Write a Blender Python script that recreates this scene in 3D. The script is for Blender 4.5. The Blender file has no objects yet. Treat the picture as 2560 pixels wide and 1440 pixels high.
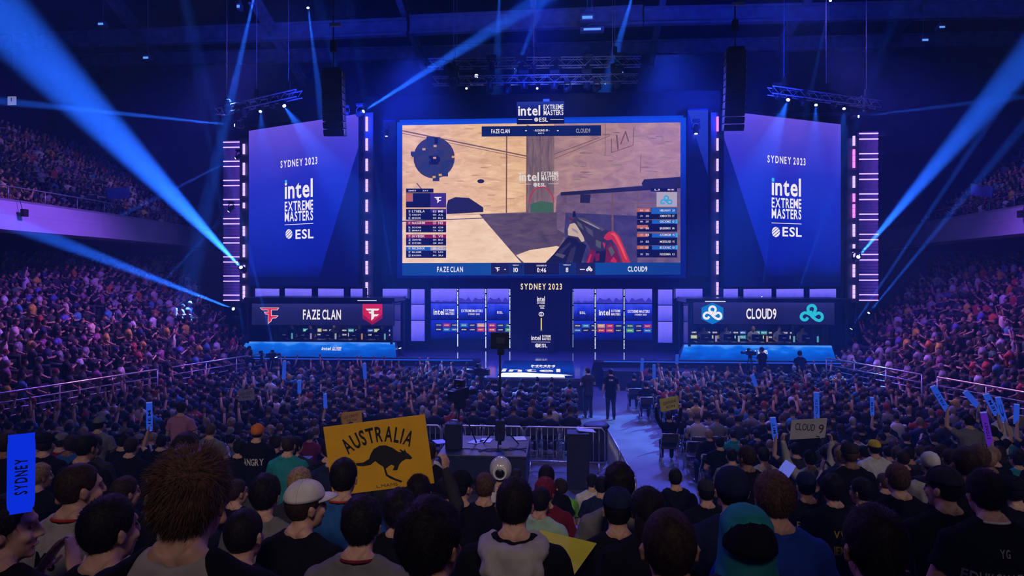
import bpy, bmesh, math, random
import numpy as np
from mathutils import Vector, Matrix

random.seed(7)
rng = np.random.default_rng(11)
SC = bpy.context.scene
COL = SC.collection
PI = math.pi

# ---------------------------------------------------------------- camera, world, exposure
CAM = Vector((1.0, 0.0, 5.0))
YAW = math.radians(4.0)
FPX = 1707.0
HORIZON = 690.0
FWD = Vector((-math.sin(YAW), math.cos(YAW), 0))
RGT = Vector((math.cos(YAW), math.sin(YAW), 0))
UPV = Vector((0, 0, 1))
camd = bpy.data.cameras.new('camera')
camd.sensor_width = 36.0
camd.lens = FPX / 2560.0 * 36.0
camd.shift_y = (HORIZON - 720.0) / 2560.0
camd.clip_start, camd.clip_end = 0.05, 400
camo = bpy.data.objects.new('camera', camd)
camo.location = CAM
camo.rotation_euler = (PI / 2, 0, YAW)
COL.objects.link(camo)
SC.camera = camo

world = bpy.data.worlds.new('dark_hall')
SC.world = world
world.use_nodes = True
world.node_tree.nodes['Background'].inputs[0].default_value = (0.0, 0.0, 0.002, 1)
world.node_tree.nodes['Background'].inputs[1].default_value = 1.0

SC.view_settings.view_transform = 'Standard'
SC.view_settings.look = 'None'
SC.view_settings.exposure = 0.0
SC.view_settings.gamma = 1.0
SC.view_settings.use_curve_mapping = False
cy = SC.cycles
cy.max_bounces = 4
cy.diffuse_bounces = 1
cy.glossy_bounces = 2
cy.transmission_bounces = 3
cy.transparent_max_bounces = 6
cy.volume_bounces = 0
cy.use_denoising = True
cy.sample_clamp_indirect = 2.0
cy.use_adaptive_sampling = True
cy.adaptive_threshold = 0.02


def pix(x, y, Y=None, Z=None, D=None):
    """The point of the hall that the photograph shows at pixel x, y, at world depth Y, height Z or distance D along the view."""
    d = FWD + RGT * ((x - 1280.0) / FPX) + UPV * (-(y - HORIZON) / FPX)
    if Y is not None:
        t = (Y - CAM.y) / d.y
    elif Z is not None:
        t = (Z - CAM.z) / d.z
    else:
        t = D
    return CAM + d * t


def s2l(c):
    c = c / 255.0
    return c / 12.92 if c <= 0.04045 else ((c + 0.055) / 1.055) ** 2.4


def rgb(r, g, b, k=1.0):
    return (s2l(r) * k, s2l(g) * k, s2l(b) * k)


# ---------------------------------------------------------------- lamps
def aim(o, target):
    o.rotation_euler = (Vector(target) - o.location).to_track_quat('-Z', 'Y').to_euler()


def area_light(name, loc, target, size, power, color, size_y=None, spread=180):
    l = bpy.data.lights.new(name, 'AREA')
    l.shape = 'RECTANGLE' if size_y else 'DISK'
    l.size = size
    if size_y:
        l.size_y = size_y
    l.energy = power
    l.color = color
    l.spread = math.radians(spread)
    o = bpy.data.objects.new(name, l)
    o.location = loc
    COL.objects.link(o)
    aim(o, target)
    return o


def spot_light(name, loc, target, angle, power, color, blend=0.6, radius=0.06):
    l = bpy.data.lights.new(name, 'SPOT')
    l.energy = power
    l.color = color
    l.spot_size = math.radians(angle)
    l.spot_blend = blend
    l.shadow_soft_size = radius
    o = bpy.data.objects.new(name, l)
    o.location = loc
    COL.objects.link(o)
    aim(o, target)
    return o


BLUE = (0.015, 0.11, 1.0)
DEEP = (0.01, 0.035, 1.0)
VIOLET = (0.26, 0.08, 1.0)
MAGENTA = (0.62, 0.07, 1.0)
# unseen spot lamps without fixtures, in mid-air over floor, stage and the side stands
spot_light('stage_wash', (0, 29, 18), (0, 36, 3), 70, 16000, (0.004, 0.03, 1.0), 0.9, 0.8)
spot_light('floor_wash', (-6, 32.5, 15.5), (-5, 25, 1), 78, 30000, (0.07, 0.09, 1.0), 0.9, 1.0)
spot_light('floor_wash', (6, 32.5, 15.5), (6, 25, 1), 78, 30000, (0.07, 0.09, 1.0), 0.9, 1.0)
spot_light('floor_fill', (-8, 20, 14), (-6, 24, 1), 80, 2600, (0.70, 0.30, 1.0), 0.9, 1.0)
spot_light('floor_fill', (8, 20, 14), (7, 24, 1), 80, 2600, (0.70, 0.30, 1.0), 0.9, 1.0)
spot_light('rear_floor_wash', (1, 21, 16), (1, 15.5, 1.0), 95, 3600, (0.26, 0.24, 1.0), 0.9, 1.2)
spot_light('house_light', (3, -6, 12), (1, 9, 3), 90, 330, (1.0, 0.66, 0.80), 0.9, 1.5)
spot_light('near_fill_spot', (1.5, -5, 11.5), (-0.2, 6.5, 4.0), 34, 1500, (1.0, 0.80, 0.68), 1.0, 0.8)  # unseen spot added to brighten the yellow sign
spot_light('near_fill_spot', (9, -4, 13), (7.5, 11, 2.4), 58, 1900, (1.0, 0.86, 0.9), 1.0, 0.8)  # this pair is unseen, added to brighten the rows further off
spot_light('near_fill_spot', (-8, -4, 13), (-5.5, 11, 2.4), 58, 1500, (1.0, 0.82, 0.85), 1.0, 0.8)
spot_light('rim_light', (-9, 14, 13), (-2, 3.5, 4), 50, 2800, (0.30, 0.14, 1.0), 0.9, 0.5)
spot_light('rim_light', (11, 14, 13), (4, 4, 4), 50, 1300, (0.30, 0.14, 1.0), 0.9, 0.5)
for s in (-1, 1):
    spot_light('stand_wash', (s * 11, 26, 13.5), (s * 19, 26, 3.5), 84, 11000, (0.26, 0.09, 1.0), 0.9, 0.8)
    spot_light('stand_face_light', (s * 12, 34, 9), (s * 17, 24, 2.2), 52, 4600, (1.0, 0.36, 0.60), 0.9, 0.8)
    spot_light('balcony_wash', (s * 15, 22, 12.5), (s * 21, 20, 7.6), 66, 2900, (0.27, 0.0, 1.0), 1.0, 0.5)
    for yy, k in ((24, 1.0), (36, 0.9)):
        spot_light('upper_stand_wash', (s * 9.5, yy, 20), (s * 27, yy + 2, 11.5), 36, 9000 * k, (0.30, 0.20, 1.0), 0.7, 0.8)
    spot_light('upper_stand_warm', (s * 12, 31, 20), (s * 24, 28, 10.2), 26, 5200, (1.0, 0.50, 0.50), 0.9, 0.6)
    spot_light('roof_wash', (s * 9, 31, 12), (s * 12, 46, 25), 110, 6500, DEEP, 1.0, 0.8)
    spot_light('haze_blue_fill', (s * 20, 20, 24), (s * 22, 40, 12), 100, 2600, DEEP, 1.0, 0.8)  # unseen lamp added to turn the haze deep blue
spot_light('truss_fill', (2, 27, 13), (1.5, 35, 16), 50, 900, (0.25, 0.30, 1.0), 1.0, 0.5)  # unseen lamp added to brighten the truss metal

# ---------------------------------------------------------------- materials
MATS = {}


def mat(name, color=(0.5, 0.5, 0.5), rough=0.6, metal=0.0, noise=0.12, scale=6.0, bump=0.0, spec=0.4, emit=None, strength=0.0):
    """A surface with a slight procedural variation of its own colour."""
    if name in MATS:
        return MATS[name]
    m = bpy.data.materials.new(name)
    m.use_nodes = True
    nt = m.node_tree
    b = nt.nodes['Principled BSDF']
    b.inputs['Roughness'].default_value = rough
    b.inputs['Metallic'].default_value = metal
    b.inputs['Specular IOR Level'].default_value = spec
    tc = nt.nodes.new('ShaderNodeTexCoord')
    nz = nt.nodes.new('ShaderNodeTexNoise')
    nz.inputs['Scale'].default_value = scale
    nz.inputs['Detail'].default_value = 2.0
    nt.links.new(tc.outputs['Object'], nz.inputs['Vector'])
    rp = nt.nodes.new('ShaderNodeValToRGB')
    c = Vector(color)
    rp.color_ramp.elements[0].position = 0.3
    rp.color_ramp.elements[1].position = 0.7
    rp.color_ramp.elements[0].color = (*(c * (1 - noise)), 1)
    rp.color_ramp.elements[1].color = (*(c * (1 + noise)), 1)
    nt.links.new(nz.outputs['Fac'], rp.inputs['Fac'])
    nt.links.new(rp.outputs['Color'], b.inputs['Base Color'])
    if bump:
        bp = nt.nodes.new('ShaderNodeBump')
        bp.inputs['Strength'].default_value = bump
        bp.inputs['Distance'].default_value = 0.02
        nt.links.new(nz.outputs['Fac'], bp.inputs['Height'])
        nt.links.new(bp.outputs['Normal'], b.inputs['Normal'])
    if emit is not None:
        b.inputs['Emission Color'].default_value = (*emit, 1)
        b.inputs['Emission Strength'].default_value = strength
    MATS[name] = m
    return m


def glow(name, color, strength=1.0, sample=False):
    """A self-lit surface: a lamp lens, an LED strip, a lit screen."""
    if name in MATS:
        return MATS[name]
    m = bpy.data.materials.new(name)
    m.use_nodes = True
    nt = m.node_tree
    nt.nodes.clear()
    out = nt.nodes.new('ShaderNodeOutputMaterial')
    e = nt.nodes.new('ShaderNodeEmission')
    e.inputs['Color'].default_value = (*color, 1)
    e.inputs['Strength'].default_value = strength
    nt.links.new(e.outputs[0], out.inputs[0])
    if not sample:
        m.cycles.emission_sampling = 'NONE'
    MATS[name] = m
    return m


def screen_mat(name, stops, strength=1.0, axis='Y', noise=0.0, scale=3.0, sample=False, distort=0.0, stretch=(1, 1, 1), accent=None):
    """A lit screen: a colour ramp along one generated axis, broken by noise."""
    if name in MATS:
        return MATS[name]
    m = bpy.data.materials.new(name)
    m.use_nodes = True
    nt = m.node_tree
    nt.nodes.clear()
    out = nt.nodes.new('ShaderNodeOutputMaterial')
    e = nt.nodes.new('ShaderNodeEmission')
    tc = nt.nodes.new('ShaderNodeTexCoord')
    sp = nt.nodes.new('ShaderNodeSeparateXYZ')
    nt.links.new(tc.outputs['Generated'], sp.inputs[0])
    mp = nt.nodes.new('ShaderNodeMapping')
    mp.inputs['Scale'].default_value = stretch
    nt.links.new(tc.outputs['Generated'], mp.inputs[0])
    nz = nt.nodes.new('ShaderNodeTexNoise')
    nz.inputs['Scale'].default_value = scale
    nz.inputs['Detail'].default_value = 4.0
    nz.inputs['Distortion'].default_value = distort
    nt.links.new(mp.outputs[0], nz.inputs['Vector'])
    ma = nt.nodes.new('ShaderNodeMath')
    ma.operation = 'MULTIPLY_ADD'
    nt.links.new(nz.outputs['Fac'], ma.inputs[0])
    ma.inputs[1].default_value = noise
    nt.links.new(sp.outputs[axis], ma.inputs[2])
    mb = nt.nodes.new('ShaderNodeMath')
    mb.operation = 'SUBTRACT'
    nt.links.new(ma.outputs[0], mb.inputs[0])
    mb.inputs[1].default_value = noise * 0.5
    rp = nt.nodes.new('ShaderNodeValToRGB')
    els = rp.color_ramp.elements
    while len(els) < len(stops):
        els.new(0.5)
    for el, (p, c) in zip(els, stops):
        el.position = p
        el.color = (*c, 1)
    nt.links.new(mb.outputs[0], rp.inputs['Fac'])
    nt.links.new(rp.outputs['Color'], e.inputs['Color'])
    e.inputs['Strength'].default_value = strength
    nt.links.new(e.outputs[0], out.inputs[0])
    if not sample:
        m.cycles.emission_sampling = 'NONE'
    MATS[name] = m
    return m


# ---------------------------------------------------------------- mesh helpers
class MB:
    """Collects shapes and links them as one mesh object."""

    def __init__(s):
        s.v, s.f, s.m, s.sm = [], [], [], []

    def add(s, verts, faces, mi=0, smooth=False):
        o = len(s.v)
        s.v.extend([tuple(v) for v in verts])
        for f in faces:
            s.f.append(tuple(i + o for i in f))
            s.m.append(mi)
            s.sm.append(smooth)
        return s

    def box(s, c, size, mi=0, rot=None, bevel=0.0):
        c = Vector(c)
        h = Vector(size) * 0.5
        b = min(bevel, min(h) * 0.9)
        R = rot if rot is not None else Matrix.Identity(3)
        if b <= 0:
            vs = [c + R @ Vector((x * h.x, y * h.y, z * h.z)) for x in (-1, 1) for y in (-1, 1) for z in (-1, 1)]
            return s.add(vs, [(0, 1, 3, 2), (4, 6, 7, 5), (0, 4, 5, 1), (2, 3, 7, 6), (0, 2, 6, 4), (1, 5, 7, 3)], mi)
        bm = bmesh.new()
        bmesh.ops.create_cube(bm, size=2.0)
        for v in bm.verts:
            v.co = Vector((v.co.x * h.x, v.co.y * h.y, v.co.z * h.z))
        bmesh.ops.bevel(bm, geom=list(bm.edges), offset=b, segments=2, affect='EDGES', profile=0.5)
        bm.verts.index_update()
        vs = [c + R @ v.co for v in bm.verts]
        fs = [[v.index for v in f.verts] for f in bm.faces]
        bm.free()
        return s.add(vs, fs, mi)

    def bb(s, x0, x1, y0, y1, z0, z1, mi=0, bevel=0.0):
        return s.box(((x0 + x1) / 2, (y0 + y1) / 2, (z0 + z1) / 2), (abs(x1 - x0), abs(y1 - y0), abs(z1 - z0)), mi, None, bevel)

    def tube(s, pts, r, n=8, mi=0, caps=True, closed=False):
        pts = [Vector(p) for p in pts]
        k = len(pts)
        rs = r if isinstance(r, (list, tuple)) else [r] * k
        vs, fs = [], []
        prev = None
        for i, p in enumerate(pts):
            if closed:
                t = pts[(i + 1) % k] - pts[i - 1]
            else:
                t = pts[min(i + 1, k - 1)] - pts[max(i - 1, 0)]
            t = t.normalized() if t.length > 1e-9 else Vector((0, 0, 1))
            if prev is None:
                a = t.orthogonal().normalized()
            else:
                a = prev - t * prev.dot(t)
                a = a.normalized() if a.length > 1e-6 else t.orthogonal().normalized()
            prev = a
            b = t.cross(a)
            for j in range(n):
                w = 2 * PI * j / n
                vs.append(p + (a * math.cos(w) + b * math.sin(w)) * rs[i])
        for i in range(k if closed else k - 1):
            i2 = (i + 1) % k
            for j in range(n):
                j2 = (j + 1) % n
                fs.append((i * n + j, i * n + j2, i2 * n + j2, i2 * n + j))
        if caps and not closed:
            fs.append(tuple(range(n - 1, -1, -1)))
            fs.append(tuple((k - 1) * n + j for j in range(n)))
        return s.add(vs, fs, mi, True)

    def lathe(s, prof, c=(0, 0, 0), n=16, mi=0, R=None):
        c = Vector(c)
        R = R if R is not None else Matrix.Identity(3)
        vs, fs = [], []
        for (r, z) in prof:
            for j in range(n):
                w = 2 * PI * j / n
                vs.append(c + R @ Vector((r * math.cos(w), r * math.sin(w), z)))
        for i in range(len(prof) - 1):
            for j in range(n):
                j2 = (j + 1) % n
                fs.append((i * n + j, i * n + j2, (i + 1) * n + j2, (i + 1) * n + j))
        fs.append(tuple(range(n - 1, -1, -1)))
        fs.append(tuple((len(prof) - 1) * n + j for j in range(n)))
        return s.add(vs, fs, mi, True)

    def ball(s, c, r, mi=0, nu=12, nv=8, R=None):
        c = Vector(c)
        r = Vector(r) if not isinstance(r, (int, float)) else Vector((r, r, r))
        R = R if R is not None else Matrix.Identity(3)
        vs = [c + R @ Vector((0, 0, -r.z))]
        for i in range(1, nv):
            ph = -PI / 2 + PI * i / nv
            for j in range(nu):
                w = 2 * PI * j / nu
                vs.append(c + R @ Vector((r.x * math.cos(ph) * math.cos(w), r.y * math.cos(ph) * math.sin(w), r.z * math.sin(ph))))
        vs.append(c + R @ Vector((0, 0, r.z)))
        fs = []
        for j in range(nu):
            j2 = (j + 1) % nu
            fs.append((0, 1 + j2, 1 + j))
            for i in range(nv - 2):
                a, b = 1 + i * nu, 1 + (i + 1) * nu
                fs.append((a + j, a + j2, b + j2, b + j))
            a = 1 + (nv - 2) * nu
            fs.append((a + j, a + j2, len(vs) - 1))
        return s.add(vs, fs, mi, True)

    def prism(s, poly, F, d0, d1, mi=0):
        """A 2-D outline of frame F, solid from depth d0 to d1 along the frame's normal."""
        n = len(poly)
        vs = [F(a, b, d0) for a, b in poly] + [F(a, b, d1) for a, b in poly]
        fs = [tuple(range(n - 1, -1, -1)), tuple(range(n, 2 * n))]
        for i in range(n):
            j = (i + 1) % n
            fs.append((i, j, n + j, n + i))
        return s.add(vs, fs, mi)

    def flat(s, poly, F, d=0.0, mi=0):
        return s.add([F(a, b, d) for a, b in poly], [tuple(range(len(poly)))], mi)

    def mesh(s, name, mats, off=None):
        me = bpy.data.meshes.new(name)
        o = Vector(off) if off is not None else Vector()
        me.from_pydata([(v[0] - o.x, v[1] - o.y, v[2] - o.z) for v in s.v], [], s.f)
        for m in mats if isinstance(mats, (list, tuple)) else [mats]:
            me.materials.append(m)
        me.polygons.foreach_set('material_index', s.m)
        me.polygons.foreach_set('use_smooth', s.sm)
        me.update()
        return me

    def build(s, name, mats, parent=None):
        off = parent.get('_o') if parent is not None else None
        off = Vector(off) if off is not None else Vector()
        return link(name, s.mesh(name, mats, off), parent)


ORIGIN = {}


def link(name, me, parent=None, loc=None):
    o = bpy.data.objects.new(name, me)
    COL.objects.link(o)
    if parent is not None:
        o.parent = parent
    if loc is not None:
        o.location = loc
    return o


class Thing:
    """An Empty at a thing's base; meshes given in world coordinates are moved into it."""

    def __init__(s, name, label, cat, loc=(0, 0, 0), group=None):
        s.o = bpy.data.objects.new(name, None)
        s.o.empty_display_size = 0.2
        COL.objects.link(s.o)
        s.o.location = loc
        s.loc = Vector(loc)
        tag(s.o, label, cat, group)

    def part(s, name, mb, mats, parent=None, label=None):
        o = link(name, mb.mesh(name, mats, s.loc), parent or s.o)
        if label:
            o['label'] = label
        return o


def tag(o, label=None, cat=None, group=None, kind=None):
    if label:
        o['label'] = label
    if cat:
        o['category'] = cat
    if group:
        o['group'] = group
    if kind:
        o['kind'] = kind
    return o


def single(name, mb, mats, label, cat, loc, group=None):
    o = link(name, mb.mesh(name, mats, loc), None, loc)
    return tag(o, label, cat, group)


def struct(name, mb, mats, label=None):
    o = link(name, mb.mesh(name, mats))
    o['kind'] = 'structure'
    if label:
        o['label'] = label
    return o


def copy_tree(o, parent=None):
    c = o.copy()
    COL.objects.link(c)
    c.parent = parent
    for ch in list(o.children):
        copy_tree(ch, c)
    return c


def frame(o, r, u):
    o, r, u = Vector(o), Vector(r).normalized(), Vector(u).normalized()
    n = r.cross(u)

    def F(a, b, d=0.0):
        return o + r * a + u * b + n * d
    F.o, F.r, F.u, F.n = o, r, u, n
    return F


# ---------------------------------------------------------------- lettering
GLYPH = {}


def make_glyphs():
    chars = 'ABCDEFGHIJKLMNOPQRSTUVWXYZabcdefghijklmnopqrstuvwxyz0123456789:.-'
    tmp = []
    for bold in (0.0, 0.022):
        for ch in chars:
            c = bpy.data.curves.new('glyph', 'FONT')
            c.body = ch
            c.size = 1.0
            c.offset = bold
            c.resolution_u = 3
            o = bpy.data.objects.new('glyph', c)
            COL.objects.link(o)
            tmp.append((ch, bold, o))
    dg = bpy.context.evaluated_depsgraph_get()
    for ch, bold, o in tmp:
        me = bpy.data.meshes.new_from_object(o.evaluated_get(dg))
        vs = np.array([v.co[:2] for v in me.vertices]) if len(me.vertices) else np.zeros((0, 2))
        fs = [tuple(p.vertices) for p in me.polygons]
        GLYPH[(ch, bold > 0)] = (vs, fs)
        bpy.data.meshes.remove(me)
    for _c, _b, o in tmp:
        d = o.data
        bpy.data.objects.remove(o)
        bpy.data.curves.remove(d)


make_glyphs()
CAPH = max(GLYPH[('H', False)][0][:, 1])


def text_shape(body, h, w=None, bold=True, spacing=0.09, align='c'):
    """(points, faces) of a line of lettering with capital height h, squeezed to width w when given; centred at (0, 0)."""
    V, Fs, x = [], [], 0.0
    for ch in body:
        if ch == ' ':
            x += 0.24
            continue
        vs, fs = GLYPH[(ch, bold)]
        lo, hi = vs[:, 0].min(), vs[:, 0].max()
        o = sum(len(a) for a in V)
        q = vs.copy()
        q[:, 0] += x - lo
        V.append(q)
        Fs += [tuple(i + o for i in f) for f in fs]
        x += hi - lo + spacing
    x -= spacing
    P = np.concatenate(V)
    k = h / CAPH
    P = P * k
    W = x * k
    sx = w / W if w else 1.0
    P[:, 0] = (P[:, 0] - W / 2) * sx
    P[:, 1] -= h / 2
    return P, Fs


def letter(mb, F, body, ca, cb, h, w=None, d=0.02, mi=0, bold=True, spacing=0.09, warp=None, slant=0.0):
    P, Fs = text_shape(body, h, w, bold, spacing)
    vs = []
    for a, b in P:
        a += slant * b
        if warp:
            a, b = warp(a, b)
        vs.append(F(ca + a, cb + b, d))
    mb.add(vs, Fs, mi)
    return mb


def rect(a0, a1, b0, b1):
    return [(a0, b0), (a1, b0), (a1, b1), (a0, b1)]


def disc(ca, cb, ra, rb=None, n=24):
    rb = rb or ra
    return [(ca + ra * math.cos(2 * PI * i / n), cb + rb * math.sin(2 * PI * i / n)) for i in range(n)]


def strip2d(pts, w, closed=False):
    """Quads along a 2-D path of width w."""
    out = []
    n = len(pts)
    for i in range(n if closed else n - 1):
        (x0, y0), (x1, y1) = pts[i], pts[(i + 1) % n]
        dx, dy = x1 - x0, y1 - y0
        L = math.hypot(dx, dy) or 1
        ox, oy = -dy / L * w / 2, dx / L * w / 2
        ex, ey = dx / L * w * 0.12, dy / L * w * 0.12
        out.append([(x0 - ox - ex, y0 - oy - ey), (x1 - ox + ex, y1 - oy + ey), (x1 + ox + ex, y1 + oy + ey), (x0 + ox - ex, y0 + oy - ey)])
    return out


def swirl(ca, cb, k):
    """The three-loop cloud emblem as a path of points, about 2k wide."""
    out = []
    base = [(-0.18, -0.02), (-0.62, 0.12), (-0.95, -0.08), (-0.93, -0.42), (-0.66, -0.58), (-0.40, -0.48), (-0.36, -0.34)]
    lobe1 = [(0.42, -0.55), (0.10, -0.30), (-0.18, -0.02), (-0.62, 0.12), (-0.92, -0.06), (-0.98, -0.34), (-0.78, -0.56), (-0.52, -0.54), (-0.38, -0.36)]
    lobe2 = [(0.06, -0.24), (0.22, 0.14), (0.36, 0.46), (0.22, 0.76), (-0.06, 0.82), (-0.30, 0.66), (-0.34, 0.38), (-0.18, 0.16), (0.02, 0.20)]
    lobe3 = [(0.42, -0.55), (0.74, -0.62), (0.98, -0.40), (0.94, -0.08), (0.70, 0.10), (0.44, 0.02), (0.24, -0.14)]
    for p in (lobe1, lobe2, lobe3):
        # Catmull-Rom smoothing
        q = []
        for i in range(len(p) - 1):
            a, b, c, d = p[max(i - 1, 0)], p[i], p[i + 1], p[min(i + 2, len(p) - 1)]
            for t in np.linspace(0, 1, 5, endpoint=False):
                q.append(tuple(0.5 * (2 * b[j] + (c[j] - a[j]) * t + (2 * a[j] - 5 * b[j] + 4 * c[j] - d[j]) * t * t + (3 * b[j] - a[j] - 3 * c[j] + d[j]) * t ** 3) for j in (0, 1)))
        q.append(p[-1])
        out.append([(ca + x * k, cb + y * k) for x, y in q])
    return out


def f_emblem(ca, cb, k, inset=0.0):
    """The angular two-flag emblem as one outline, about 2k wide, drawn in by inset."""
    P = [(-1.0, 0.72), (-0.74, 0.46), (-0.16, 0.46), (-0.16, 0.30), (-0.58, 0.30), (-0.40, 0.04), (-0.16, 0.04), (-0.16, -0.92), (0.20, -0.62), (0.20, -0.50), (0.36, -0.34), (0.66, -0.34), (0.92, -0.06), (0.22, -0.06), (0.22, 0.46), (0.80, 0.46), (1.0, 0.72)]
    Q = []
    n = len(P)
    for i in range(n):
        a, p, b = Vector(P[i - 1]), Vector(P[i]), Vector(P[(i + 1) % n])
        e0, e1 = (p - a).normalized(), (b - p).normalized()
        n0, n1 = Vector((-e0.y, e0.x)), Vector((-e1.y, e1.x))
        m_ = (n0 + n1)
        m_ = m_ / max(0.35, m_.length_squared) * 2.0
        q = p + m_ * inset
        Q.append((ca + q.x * k, cb + q.y * k))
    return [Q]


def leaf_mark(ca, cb, k):
    """The round slashed mark beside the three letters: an oval with three slanting gaps, as pieces."""
    out = []
    for (y0, y1) in ((-1.0, -0.50), (-0.36, 0.02), (0.16, 0.50), (0.62, 1.0)):
        pts0, pts1 = [], []
        for i in range(9):
            t = -1 + i / 4.0
            pts0.append((t, y0))
            pts1.append((t, y1))
        poly = []
        # clip slanted bands to the disc by sampling in rotated coordinates
        ang = math.radians(35)
        for yy, seq in ((y0, 1), (y1, -1)):
            half = math.sqrt(max(0.0, 1 - yy * yy))
            xs = np.linspace(-half, half, 7) if half > 0 else [0.0]
            for x in (xs if seq == 1 else xs[::-1]):
                poly.append((x, yy))
            if seq == 1:
                for t in np.linspace(y0, y1, 5)[1:-1]:
                    poly.append((math.sqrt(1 - t * t), t))
            else:
                for t in np.linspace(y1, y0, 5)[1:-1]:
                    poly.append((-math.sqrt(1 - t * t), t))
        out.append([(ca + k * (x * math.cos(ang) - y * math.sin(ang)), cb + k * (x * math.sin(ang) + y * math.cos(ang))) for x, y in poly])
    return out


def chip_word(mb, F, ca, cb, h, w=None, d=0.02, mi=0, dot=None):
    """The rounded lower-case word with its square-dotted first letter."""
    letter(mb, F, 'intel', ca, cb, h, w, d, mi, True, 0.07)

# ---------------------------------------------------------------- the hall
M_DARK = mat('matt_black', (0.010, 0.010, 0.012), 0.7, noise=0.2)
M_HALL = mat('dark_painted_wall', (0.035, 0.035, 0.045), 0.85, noise=0.3, scale=0.6)
M_ROOF = mat('dark_roof_deck', (0.05, 0.05, 0.06), 0.85, noise=0.35, scale=0.4)
M_STEEL = mat('roof_steel', (0.50, 0.50, 0.54), 0.5, 0.3, noise=0.2, scale=1.5)
M_CONC = mat('sealed_concrete', (0.085, 0.083, 0.088), 0.38, noise=0.3, scale=1.3, bump=0.05)
M_TIER = mat('grey_tier_concrete', (0.07, 0.07, 0.08), 0.8, noise=0.25, scale=2.0)
M_TRUSS = mat('truss_aluminium', (0.5, 0.5, 0.55), 0.4, 0.3, noise=0.1)
M_BLK = mat('black_lacquer', (0.012, 0.012, 0.016), 0.28, noise=0.15)
M_RAIL = mat('galvanised_steel', (0.50, 0.50, 0.55), 0.35, 0.8, noise=0.12, scale=12)
M_LENS = glow('lit_lamp_lens', (0.55, 0.75, 1.0), 14.0)
M_LENS_DIM = glow('dim_lamp_lens', (0.10, 0.30, 1.0), 1.2)

mb = MB().bb(-44, 44, -14, 64, -0.4, 0.0)
struct('floor', mb, [M_CONC])
struct('ceiling', MB().bb(-44, 44, -14, 64, 27.0, 27.4), [M_ROOF])
struct('wall_left', MB().bb(-44.4, -44, -14, 64, 0, 27), [M_HALL])
struct('wall_right', MB().bb(44, 44.4, -14, 64, 0, 27), [M_HALL])
struct('wall_back', MB().bb(-44, 44, 64, 64.4, 0, 27), [M_HALL])
struct('wall_front', MB().bb(-44, 44, -14.4, -14, 0, 27), [M_HALL])


def ibeam(name, p0, p1, h, w, up=Vector((0, 0, 1))):
    p0, p1 = Vector(p0), Vector(p1)
    t = (p1 - p0).normalized()
    side = t.cross(up).normalized()
    u = side.cross(t)
    R = Matrix((t, side, u)).transposed()
    c, L = (p0 + p1) / 2, (p1 - p0).length
    m = MB()
    m.box(c, (L, w * 0.15, h), 0, R)
    m.box(c + u * h / 2, (L, w, h * 0.16), 0, R)
    m.box(c - u * h / 2, (L, w, h * 0.16), 0, R)
    return struct(name, m, [M_STEEL])


# roof purlins across the hall and girders running away from the viewer
ibeam('roof_beam', (-9.2, 46, 22.1), (6.5, 46, 22.35), 1.1, 0.5)
ibeam('roof_beam', (6.6, 46, 22.3), (43, 46, 22.1), 1.0, 0.5)
ibeam('roof_beam', (-43, 48, 22.3), (-9.4, 46, 22.0), 1.0, 0.5)
ibeam('roof_beam', (-43, 60, 24.8), (43, 60, 24.9), 1.0, 0.5)
for (x0, y0, x1, y1) in ((1331, -60, 1338, 150), (985, -50, 1060, 165), (630, -8, 760, 205), (1664, -50, 1628, 150), (2030, -30, 1942, 130), (270, -20, 410, 165), (2330, -30, 2200, 120)):
    a, b = pix(x0, y0, D=42), pix(x1, y1, D=60)
    ibeam('roof_beam', a, b, 0.8, 0.42)
for k, (z, w) in enumerate(((17.5, 0.22), (19.3, 0.18), (15.8, 0.18))):
    m = MB()
    m.tube([(-30, 63, z), (30, 63, z + 0.2)], w, 8)
    o = struct('roof_pipe', m, [M_STEEL])
# acoustic ducts and boxes under the roof
for (x, y, w, h) in ((1468, 45, 36, 18), (1480, 75, 60, 12), (600, 18, 10, 16), (370, 146, 18, 12), (258, 62, 18, 12), (2350, 70, 18, 10), (2308, 102, 20, 12)):
    c = pix(x, y, D=44)
    wx, hz = w / FPX * 44, h / FPX * 44
    t = Thing('roof_floodlight', 'hooded floodlight hung from the roof steel%s' % {1468: ' above the middle truss', 1480: ', long flat one under the middle purlin', 600: ', small one by a roof cable', 370: ', lower of two over the upper stand', 258: ', higher of two over the upper stand', 2350: ' at far side above the beam', 2308: ', dim one beside the brighter'}[x], 'light', c)
    m = MB().box(c, (wx, 0.5, hz), 0, None, 0.05)
    t.part('housing', m, [M_STEEL])
    t.part('bracket', MB().tube([c + Vector((-wx * .4, 0, hz * .5)), c + Vector((0, 0, hz * 1.3)), c + Vector((wx * .4, 0, hz * .5))], 0.03, 6).tube([c + Vector((0, 0, hz * 1.3)), (c.x, c.y, 27)], 0.02, 6), [M_TRUSS])
    t.part('lens', MB().box(c + Vector((0, -0.26, -hz * 0.1)), (wx * 0.7, 0.02, hz * 0.4)), [M_LENS_DIM])

# ---------------------------------------------------------------- side stands
NR_LOW, NR_UP = 13, 13


def low_row(s, r):
    """Near end, far end (plan) and floor height of row r of a lower side stand."""
    a = Vector((17.6, 14.0)) + Vector((0.954, 0.303)) * 0.85 * r
    b = Vector((12.7, 30.0)).lerp(Vector((23.0, 41.0)), r / 13.0)
    z = 0.55 + 0.36 * r
    return Vector((s * a.x, a.y, z)), Vector((s * b.x, b.y, z))


def up_row(s, r):
    a = Vector((21.9 + 0.85 * r, 8.0))
    b = Vector((22.3, 42.0)).lerp(Vector((33.0, 49.0)), r / 12.0)
    z = 7.25 + 0.5 * r
    return Vector((s * a.x, a.y, z)), Vector((s * b.x, b.y, z))


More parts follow.
